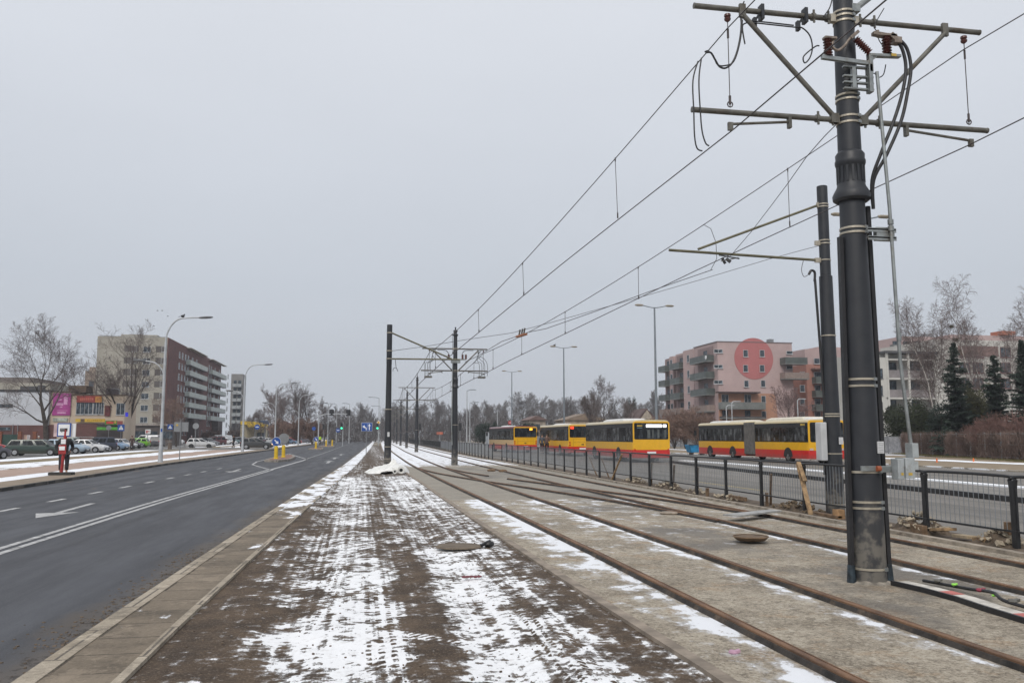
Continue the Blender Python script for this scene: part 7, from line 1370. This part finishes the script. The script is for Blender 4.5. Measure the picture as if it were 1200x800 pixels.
# ------------------------------------------------------------ trees and shrubs
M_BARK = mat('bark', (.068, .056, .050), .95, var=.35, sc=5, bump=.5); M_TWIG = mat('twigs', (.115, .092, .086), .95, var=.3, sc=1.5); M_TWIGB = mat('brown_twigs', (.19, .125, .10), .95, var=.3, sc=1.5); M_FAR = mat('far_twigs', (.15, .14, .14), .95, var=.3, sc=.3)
M_BIRCH = mat('birch_bark', (.46, .43, .40), .85, var=.3, sc=2.5, grime=(.06, .05, .05)); M_BTW = mat('birch_twigs', (.15, .118, .112), .95, var=.25)
def grow(trunk, crown, p, d, L, r, lv, mx, prm, rnd):
    """one limb and everything that leaves it"""
    n = prm['seg'][min(lv, len(prm['seg']) - 1)]; pts = [p.copy()]; rs = [r]; dirs = []; cur = p.copy(); dd = d.copy(); tip = prm['tip']
    for i in range(n):
        dd = (dd + Vector((rnd.gauss(0, 1), rnd.gauss(0, 1), rnd.gauss(0, 1))) * prm['wob'] + Vector((0, 0, prm['up'][min(lv, len(prm['up']) - 1)]))).normalized()
        cur = cur + dd * (L / n); pts.append(cur.copy()); dirs.append(dd.copy()); rs.append(max(tip, r + (tip - r) * ((i + 1) / n) ** .9))
    (trunk if lv <= prm['tl'] else crown).tube(pts, rs, 9 if lv == 0 else (6 if lv == 1 else (4 if lv == 2 else 3)), cap=False)
    if lv >= mx: return
    k = prm['kids'][min(lv, len(prm['kids']) - 1)]; s0 = prm['start'][min(lv, len(prm['start']) - 1)]
    for j in range(k):
        t = s0 + (1 - s0) * (j + rnd.random() * .9) / k; t = min(.99, t); i = min(n - 1, int(t * n)); q = pts[i].lerp(pts[i + 1], t * n - i); dd = dirs[i]
        a = dd.orthogonal().normalized(); a.rotate(Matrix.Rotation(j * 2.4 + rnd.random() * 1.3 + lv, 3, dd)); ang = R(prm['ang'][min(lv, len(prm['ang']) - 1)] * rnd.uniform(.7, 1.25)); nd = (dd * math.cos(ang) + a * math.sin(ang)).normalized()
        ll = L * prm['ratio'][min(lv, len(prm['ratio']) - 1)] * rnd.uniform(.7, 1.15) * (1.15 - .55 * (t - s0) / (1 - s0 + 1e-6)); rr = max(tip, rs[i] * prm['rr'] * rnd.uniform(.8, 1.1)); grow(trunk, crown, q, nd, ll, rr, lv + 1, mx, prm, rnd)
SPREAD = dict(seg=(7, 6, 5, 3, 2), wob=.11, up=(.02, .07, .05, .03, .02), kids=(9, 9, 7, 6, 4), start=(.28, .25, .2, .15, .1), ang=(42, 40, 42, 45, 45), ratio=(.58, .52, .50, .48, .45), rr=.52, tip=.012, tl=1)
POPL = dict(SPREAD, ang=(24, 26, 32, 38, 40), up=(.02, .16, .10, .04, .02), kids=(13, 8, 7, 5, 3), start=(.18, .2, .15, .1, .1), ratio=(.50, .46, .5, .5, .45))
BIRCH = dict(SPREAD, wob=.06, ang=(26, 34, 40, 35), up=(.015, .04, -.10, -.16, -.2), kids=(22, 10, 8, 4), start=(.30, .2, .12, .1), ratio=(.26, .42, .55, .5), rr=.38, tip=.008, tl=0, seg=(10, 6, 5, 4))
SHRUB = dict(SPREAD, ang=(30, 32, 36, 40), kids=(8, 7, 6, 4), start=(.1, .1, .1, .1), ratio=(.62, .6, .55, .5), tl=0, tip=.010, up=(0, .05, .03, .0))
def tree(loc, H, seed, label, prm=SPREAD, mx=4, r=None, stems=1, lean=(0, 0), bark=None, twig=None, name='bare_tree', group='bare winter trees', cat='tree', fork=.62, tip=None):
    t = local(thing(name, loc, label, cat, group)); rnd = random.Random(seed); tr, cr_ = MB(), MB(); p_ = dict(prm)
    if tip: p_['tip'] = tip
    for s in range(stems):
        a = s * 2 * math.pi / max(1, stems) + rnd.random(); d = Vector((lean[0] + (.28 * math.cos(a) if stems > 1 else 0), lean[1] + (.28 * math.sin(a) if stems > 1 else 0), 1)).normalized(); rr = (r or H * .018) * (1 if stems == 1 else .7)
        grow(tr, cr_, Vector((0, 0, 0)), d, H * (fork if stems == 1 else fork * rnd.uniform(.8, 1.05)), rr, 0, mx, p_, rnd)
    tr.build('trunk', bark or M_BARK, t, smooth=True); cr_.build('crown', twig or M_TWIG, t)
    return t
# the two big trees by the shops
random.seed(1)
t1 = tree(gD(56, 95), 16.0, 21, 'wide bare tree with an open fan of boughs before the white hall', dict(SPREAD, start=(.22, .25, .2, .15), kids=(10, 9, 8, 7, 4), ratio=(.66, .52, .5, .46)), 4, .34, fork=.66, tip=.009)
t2 = tree(gD(145, 117), 17, 5, 'tall bare tree with steep boughs in front of the beige end wall', dict(SPREAD, ang=(36, 36, 38, 40, 40), up=(.0, .06, .05, .03, .02), start=(.25, .2, .15, .1, .1), kids=(8, 7, 6, 4, 3), ratio=(.5, .5, .5, .5, .45)), 4, .42, stems=4, fork=.80, tip=.010)
t3 = tree(gD(134, 121), 12, 9, 'lower bare tree to the left of the steep boughed one', POPL, 4, .18, fork=.7, tip=.009)
tree(gD(207, 140), 12.5, 14, 'reddish bare tree before the corner of the brick block', SPREAD, 4, .18, fork=.55, tip=.009, twig=M_TWIGB); tree(gD(184, 145), 10, 15, 'low bare tree between the beige wall and the nearest lamp', SPREAD, 4, .15, fork=.6, tip=.009, twig=M_TWIGB)
# tree group beyond the canopy
GRP = dict(SPREAD, ang=(36, 34, 38, 42, 45), up=(.02, .12, .08, .04, .02), kids=(12, 8, 7, 6, 3), start=(.16, .2, .15, .1), ratio=(.62, .52, .5, .48))
for px, D, H, sd, prm, l, tw in ((322, 180, 15.5, 31, GRP, 'pale bare tree at the left of the group beyond the avenue bend', M_BTW), (336, 176, 13.5, 32, GRP, 'second pale bare tree of the group beyond the avenue bend', M_BTW), (352, 185, 16.8, 33, GRP, 'tallest bare tree of the group beyond the avenue bend', M_TWIG), (366, 190, 15.2, 34, GRP, 'bare tree right of the tallest one in the group', M_TWIG), (379, 205, 13, 36, GRP, 'rightmost bare tree of the group, above the gantry arm', M_TWIG), (306, 200, 10.5, 37, SPREAD, 'small bare tree right of the second lamp post', M_TWIG)):
    tree(gD(px, D), H, sd, l, prm, 4, .22, tip=.012, twig=tw, fork=.62)
for k, (px, D, H, sd, l) in enumerate(((326, 172, 6.5, 41, 'brown shrub behind the deep blue car'), (349, 176, 7, 42, 'brown shrub under the tallest bare tree'), (366, 176, 6.5, 43, 'brown shrub under the bare trees by the gantry'), (250, 225, 4.5, 44, 'low brown shrub before the brick block, left one'), (275, 225, 4.8, 45, 'low brown shrub before the brick block, right one'), (241, 215, 4, 46, 'low brown shrub at the brick porch'))):
    tree(gD(px, D), H, sd, l, SHRUB, 3, .06, stems=9, tip=.03, twig=M_TWIGB, name='bare_shrub', group='brown bare shrubs', cat='shrub', fork=.6)
# belt of woodland behind everything: a few tree forms, each copy a tree of its own
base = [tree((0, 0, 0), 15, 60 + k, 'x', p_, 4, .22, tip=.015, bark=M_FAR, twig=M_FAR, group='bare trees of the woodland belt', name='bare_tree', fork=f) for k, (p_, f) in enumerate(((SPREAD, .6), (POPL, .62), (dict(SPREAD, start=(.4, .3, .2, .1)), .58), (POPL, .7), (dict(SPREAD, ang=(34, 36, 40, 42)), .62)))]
rnd = random.Random(77); spots = []
for px, py, D in ((392, 468, 300), (402, 466, 280), (410, 470, 310), (418, 466, 260), (427, 468, 320), (434, 472, 250), (441, 470, 290), (449, 466, 330), (458, 470, 300), (466, 462, 270), (478, 466, 320), (488, 460, 240), (498, 462, 220), (508, 461, 240), (517, 462, 260), (526, 466, 230), (535, 463, 280), (545, 466, 250), (556, 468, 280), (563, 460, 230), (571, 466, 290), (580, 460, 250), (588, 462, 270), (596, 464, 300), (611, 449, 205), (618, 447, 210), (628, 451, 215), (637, 456, 240), (647, 462, 260), (655, 458, 230), (664, 455, 240), (672, 452, 220), (680, 451, 230), (689, 450, 205), (697, 452, 190), (730, 456, 200), (740, 460, 220), (752, 458, 240), (762, 450, 230), (770, 462, 260), (780, 466, 280), (722, 458, 210), (290, 482, 330), (300, 480, 340), (312, 478, 330)):
    spots.append((px, py, D))
for i, (px, py, D) in enumerate(spots):
    H = aD(px, py, D).z; b = base[i % 5]; c = b if i < 5 else copy_tree(b); c.location = gD(px, D); s = H / 14.5; c.scale = (s * rnd.uniform(.9, 1.15), s, s); c.rotation_euler.z = rnd.uniform(0, 6.28)
    c['label'] = 'bare tree of the grey woodland belt along the horizon'
tree(gD(709, 152), 14.3, 58, 'dark round crowned bare tree standing above the nearest yellow bus', dict(SPREAD, kids=(10, 8, 7, 6, 4), start=(.34, .25, .2, .1)), 4, .26, tip=.011, fork=.66)
tree(gD(697, 150), 11, 55, 'slender dark bare tree left of the round crowned one', POPL, 4, .16, tip=.011, fork=.66); tree(gD(742, 140), 9.5, 56, 'bare tree with a pale trunk before the gabled house', POPL, 4, .13, tip=.009, bark=M_BIRCH, fork=.65)
# the shadowed thicket that fills the woodland edge
m = MB(); rnd = random.Random(4)
for _ in range(30000):
    px = rnd.uniform(270, 800); D = rnd.uniform(215, 330); p = gD(px, D); hmax = 3.5 + 6.5 * (.5 + .5 * mn.noise(Vector((px * .03, 0, 0)))) + 1.6 * mn.noise(Vector((px * .2, 2, 0)))
    if px < 395: hmax *= .62
    z = rnd.uniform(0, hmax); l = rnd.uniform(.7, 2.4); w_ = rnd.uniform(.05, .13); d = Vector((rnd.gauss(0, .7), rnd.gauss(0, .5), 1)).normalized() * l; a = Vector((w_, w_ * .4, 0)); q = Vector((p.x, p.y, z)); m.add([q - a, q + a, q + d], [(0, 1, 2)])
o = m.build('thicket', mat('thicket_twigs', (.10, .092, .092), .95, var=.35, sc=.15)); tag(o, 'grey brown tangle of undergrowth along the woodland edge', 'undergrowth', None, 'stuff')
# shrubs before the pink house
for px, D, H, sd, l in ((775, 118, 6.2, 71, 'bare brown shrub at the left foot of the pink house'), (790, 112, 6.8, 72, 'bare brown shrub second from the left before the pink house'), (803, 110, 6.6, 73, 'bare brown shrub under the pink house balconies'), (816, 108, 6.2, 74, 'bare brown shrub left of the pink house corner'), (829, 112, 5.5, 75, 'bare brown shrub at the pink house corner'), (764, 122, 5.0, 76, 'low bare shrub left of all others before the pink house')):
    tree(gD(px, D), H, sd, l, SHRUB, 3, .07, stems=8, tip=.016, twig=M_TWIGB, name='bare_shrub', group='brown bare shrubs', cat='shrub', fork=.62)
tree(gD(926, 118), 9.6, 81, 'small bare tree before the right edge of the pink wall', dict(SPREAD, ang=(34, 36, 40, 45)), 4, .12, tip=.014, twig=mat('mauve_twigs', (.20, .14, .135), .95), fork=.7)
# birches
for px, D, H, lean, sd, l in ((1108, 78, 15.4, (-.28, 0), 91, 'left leaning birch, farthest left of the birches'), (1113, 80, 15.0, (-.10, 0), 92, 'birch with a dense top, second from the left'), (1120, 79, 14.6, (.02, .05), 93, 'upright birch carrying a ball of mistletoe'), (1150, 75, 16.4, (-.14, 0), 94, 'tallest birch, its tip above all others'), (1166, 77, 13.2, (.08, 0), 95, 'birch right of the tallest one'), (1194, 73, 14.5, (-.12, 0), 96, 'birch at the right edge of the picture'), (1184, 80, 13.4, (.03, 0), 97, 'thin birch behind the right spruce')):
    tree(gD(px, D), H, sd, l, BIRCH, 3, .10, lean=lean, bark=M_BIRCH, twig=M_BTW, name='birch_tree', group='birches behind the creeper fence', fork=.88, tip=.009)
for px, py, D, r, l in ((1122, 413, 79, .5, 'lower mistletoe ball at the tip of the spruce'), (1120, 399, 79, .42, 'upper mistletoe ball in the upright birch'), (1115, 383, 79, .24, 'smallest mistletoe tuft in the birches')):
    c = aD(px, py, D); m = MB(); rnd = random.Random(px)
    for _ in range(420):
        v = Vector((rnd.gauss(0, 1), rnd.gauss(0, 1), rnd.gauss(0, 1))).normalized() * r * rnd.uniform(.3, 1); a = v.orthogonal().normalized() * .05; m.add([c + v - a, c + v + a, c + v * 1.15 + Vector((0, 0, .06))], [(0, 1, 2)])
    tag(m.build('mistletoe', mat('mistletoe_leaf', (.075, .07, .03), .9)), l, 'mistletoe', 'mistletoe balls')
# spruces
M_NEED = mat('needles', (.022, .036, .026), .9, var=.4, sc=1.2); M_THUJA = mat('thuja_foliage', (.030, .038, .016), .9, var=.45, sc=1.0)
def spruce(loc, H, Rb, seed, label):
    t = local(thing('spruce_tree', loc, label, 'tree', 'spruces behind the creeper fence')); rnd = random.Random(seed); m = MB(); m.tube([(0, 0, 0), (0, 0, H)], [H * .016, .015], 7); m.build('trunk', M_BARK, t); m = MB(); z = .6
    while z < H - .15:
        f = 1 - z / H; n = 12 if f > .3 else 8
        for k in range(n):
            a = rnd.uniform(0, 6.28); L = Rb * f ** .85 * (rnd.uniform(.35, 1.2) * (.8 + .35 * math.sin(a * 2 + seed + z))) + .08; d = Vector((math.cos(a), math.sin(a), -.30 + .25 * (1 - f))); p = Vector((0, 0, z + rnd.uniform(-.1, .1))); sd = Vector((-math.sin(a), math.cos(a), 0)); st = max(5, int(L / .06))
            for i in range(st):
                u = (i + .5) / st; q = p + d * L * u + Vector((0, 0, .16 * L * u * u)); w_ = (.34 * L * (1 - u) + .16) * rnd.uniform(.7, 1.1)
                for s in (-1, 1): tipv = q + sd * s * w_ + d * w_ * .5 + Vector((0, 0, rnd.uniform(-.24, .02))); b = d.normalized() * .06; m.add([q - b, q + b, tipv], [(0, 1, 2)])
                m.add([q - sd * .03, q + sd * .03, q + d * .1 + Vector((0, 0, -.16 * rnd.random() - .03))], [(0, 1, 2)])
        z += .16 + .12 * f
    m.build('crown', M_NEED, t); return t
spruce(gD(1123, 71), 9.8, 2.3, 1, 'dark spruce with open tiers, left of the two big ones'); spruce(gD(1170, 67), 8.3, 2.4, 2, 'dark spruce right of the open tiered one'); spruce(gD(1204, 65), 9.3, 2.3, 3, 'dark spruce cut by the right edge of the picture'); spruce(gD(1139, 74), 6.8, 2.1, 4, 'small spruce half hidden between the two big ones')
def bush(loc, rx, ry, H, n, label, m_, seed, name='evergreen_bush', leaf=.16, grp='evergreen bushes'):
    t = local(thing(name, loc, label, 'bush', grp)); rnd = random.Random(seed); m = MB()
    for k in range(7): a = rnd.uniform(0, 6.28); m.tube([(0, 0, 0), (rx * .5 * math.cos(a), ry * .5 * math.sin(a), H * .75)], [.06, .015], 5)
    m.build('stems', M_BARK, t); m = MB()
    lobes = [(rnd.uniform(-.65, .65) * rx, rnd.uniform(-.5, .5) * ry, rnd.uniform(.3, .8) * H, rnd.uniform(.3, .55)) for _ in range(11)]
    for _ in range(n):
        lx, ly, lz, s = rnd.choice(lobes); v = Vector((rnd.gauss(0, 1), rnd.gauss(0, 1), rnd.gauss(0, 1))).normalized() * rnd.uniform(.55, 1.05); q = Vector((lx + v.x * rx * s, ly + v.y * ry * s, max(.05, lz + v.z * H * s * .6))); u = Vector((rnd.gauss(0, 1), rnd.gauss(0, 1), rnd.gauss(0, .6) + .8)).normalized() * leaf * rnd.uniform(.6, 1.7); a = u.orthogonal().normalized() * leaf * .45; m.add([q - a, q + a, q + u], [(0, 1, 2)])
    m.build('foliage', m_, t); return t
bush(gD(1063, 86), 2.5, 1.9, 5.2, 14000, 'broad dark thuja bush just right of the big mast', M_THUJA, 1); bush(gD(1086, 80), 1.8, 1.6, 4.5, 10000, 'thuja bush right of the broad one', M_THUJA, 2); bush(gD(1106, 74), 1.4, 1.4, 4.5, 5000, 'dark bush at the foot of the left spruce', M_NEED, 3)
bush(gD(1153, 72), 2.0, 1.6, 6.3, 12000, 'olive green bush between the two big spruces', mat('olive_foliage', (.045, .045, .018), .9, var=.4), 4); bush(gD(1125, 71), 2.0, 1.3, 3.6, 6000, 'low dark bush under the left spruce', M_NEED, 5)
bush(gD(567, 175), 2.6, 2, 4.3, 5000, 'dark evergreen bush behind the grey fence left of the farthest bus', M_NEED, 6, leaf=.22); bush(gD(583, 165), 1.4, 1.4, 4.4, 3500, 'dark pointed evergreen left of the red sign', M_NEED, 7, leaf=.2); bush(gD(618, 165), 1.8, 1.6, 4.6, 4000, 'dark round evergreen above the farthest bus', M_NEED, 8, leaf=.2); bush(gD(740, 210), 1.5, 1.5, 12.5, 4000, 'tall bluish conifer in the woodland right of the round crowned tree', M_NEED, 9, leaf=.3); bush(gD(628, 160), 1.2, 1, 3.0, 2200, 'rusty leaved bush right of the farthest bus', M_TWIGB, 10, leaf=.16)
for px, D, H, sd, l in ((1140, 67, 3.6, 101, 'reddish twiggy shrub left of the fence post at the right'), (1160, 64, 4.4, 102, 'reddish twiggy shrub under the right spruce'), (1182, 62, 3.8, 103, 'reddish twiggy shrub near the right edge'), (1202, 60, 4.2, 104, 'reddish twiggy shrub cut by the right edge')):
    tree(gD(px, D), H, sd, l, SHRUB, 3, .035, stems=8, tip=.008, twig=mat('red_twigs', (.16, .092, .078), .95, var=.3), bark=mat('red_stems', (.15, .09, .075), .9), name='bare_shrub', group='reddish shrubs behind the fence', cat='shrub', fork=.62)
# brown creeper covering the fence
m = MB(); rnd = random.Random(12)
for (ax, ay), (bx, by) in zip(F2, F2[1:]):
    if ay > 60: pass
    L = math.hypot(bx - ax, by - ay); nn = int(L * 1500)
    for _ in range(nn):
        u = rnd.random(); x = ax + (bx - ax) * u; y = ay + (by - ay) * u; z = 1.95 * rnd.random() ** .8 + .05 * mn.noise(Vector((y, 0, 0))); q = Vector((x + rnd.gauss(.12, .13), y + rnd.gauss(0, .1), z)); d = Vector((rnd.gauss(0, .25), rnd.gauss(0, .35), -1 if rnd.random() < .75 else .5)).normalized() * rnd.uniform(.15, .45); w_ = rnd.uniform(.012, .028); a = Vector((.5, -.5, 0)) * w_; m.add([q - a, q + a, q + d], [(0, 1, 2)])
o = m.build('creeper', mat('creeper_twigs', (.135, .095, .080), .95, var=.4, sc=.8)); tag(o, 'dense brown leafless creeper hanging over the right hand mesh fence', 'creeper', None, 'stuff')
# dry grass along its foot
m = MB()
for (ax, ay), (bx, by) in zip(F2, F2[1:]):
    for _ in range(2600):
        u = rnd.random(); x = ax + (bx - ax) * u - rnd.uniform(-.2, 1.2); y = ay + (by - ay) * u; h = rnd.uniform(.04, .16); a = rnd.uniform(0, 3); m.add([(x - .012, y, .05), (x + .012, y, .05), (x + .03 * math.cos(a), y + .03 * math.sin(a), .05 + h)], [(0, 1, 2)])
o = m.build('grass', mat('dry_grass', (.13, .12, .05), .95, var=.4)); tag(o, 'short dry grass at the foot of the creeper fence', 'grass', None, 'stuff')
# birds
for px, py, D, s, l in ((148.5 + 36, 364, 90, .18, 'left bird of a high pair over the brick block'), (190, 364, 90, .18, 'right bird of a high pair over the brick block'), (196.5, 370.5, 90, .15, 'lone bird lower right of the pair'), (180, 382, 90, .15, 'lowest bird above the beige end wall')):
    c = aD(px, py, D); m = MB(); m.tube([c + Vector((-.10, 0, 0)), c, c + Vector((.12, 0, .02))], [.01, .035, .015], 6); m.add([c, c + Vector((.02, 0, .02)), c + Vector((-.04, .06, s))], [(0, 1, 2)]); m.add([c, c + Vector((.04, 0, .0)), c + Vector((-.02, -.1, s * .8))], [(0, 1, 2)]); tag(m.build('bird', M_BLACK), l, 'bird', 'birds in the sky')
for (x, y, z), l in (((-11.35, 56, 9.33), 'bird perched on the tallest curved lamp'), ((19.9, 86, 11.25), 'bird perched on the left head of the double armed lamp')):
    m = MB(); m.ball((x, y, z), (.12, .08, .09), 8, 6); m.ball((x + .1, y, z + .1), .05, 6, 5); m.bar((x - .08, y, z), (x - .26, y, z - .05), .05, .02); tag(m.build('bird', M_BLACK), l, 'bird')
# ------------------------------------------------------------ winter haze
if HAZE:
    m = MB(); m.box(-420, 700, -60, 900, -1.2, 62); n = bpy.data.materials.new('haze_air'); n.use_nodes = True; T = n.node_tree; T.nodes.clear(); o_ = T.nodes.new('ShaderNodeOutputMaterial'); v = T.nodes.new('ShaderNodeVolumePrincipled'); v.inputs['Color'].default_value = (.9, .93, 1, 1); v.inputs['Density'].default_value = HAZE; v.inputs['Anisotropy'].default_value = .2; T.links.new(v.outputs[0], o_.inputs['Volume'])
    o = m.build('haze', n); tag(o, 'thin winter haze over the whole place', 'haze', None, 'stuff')
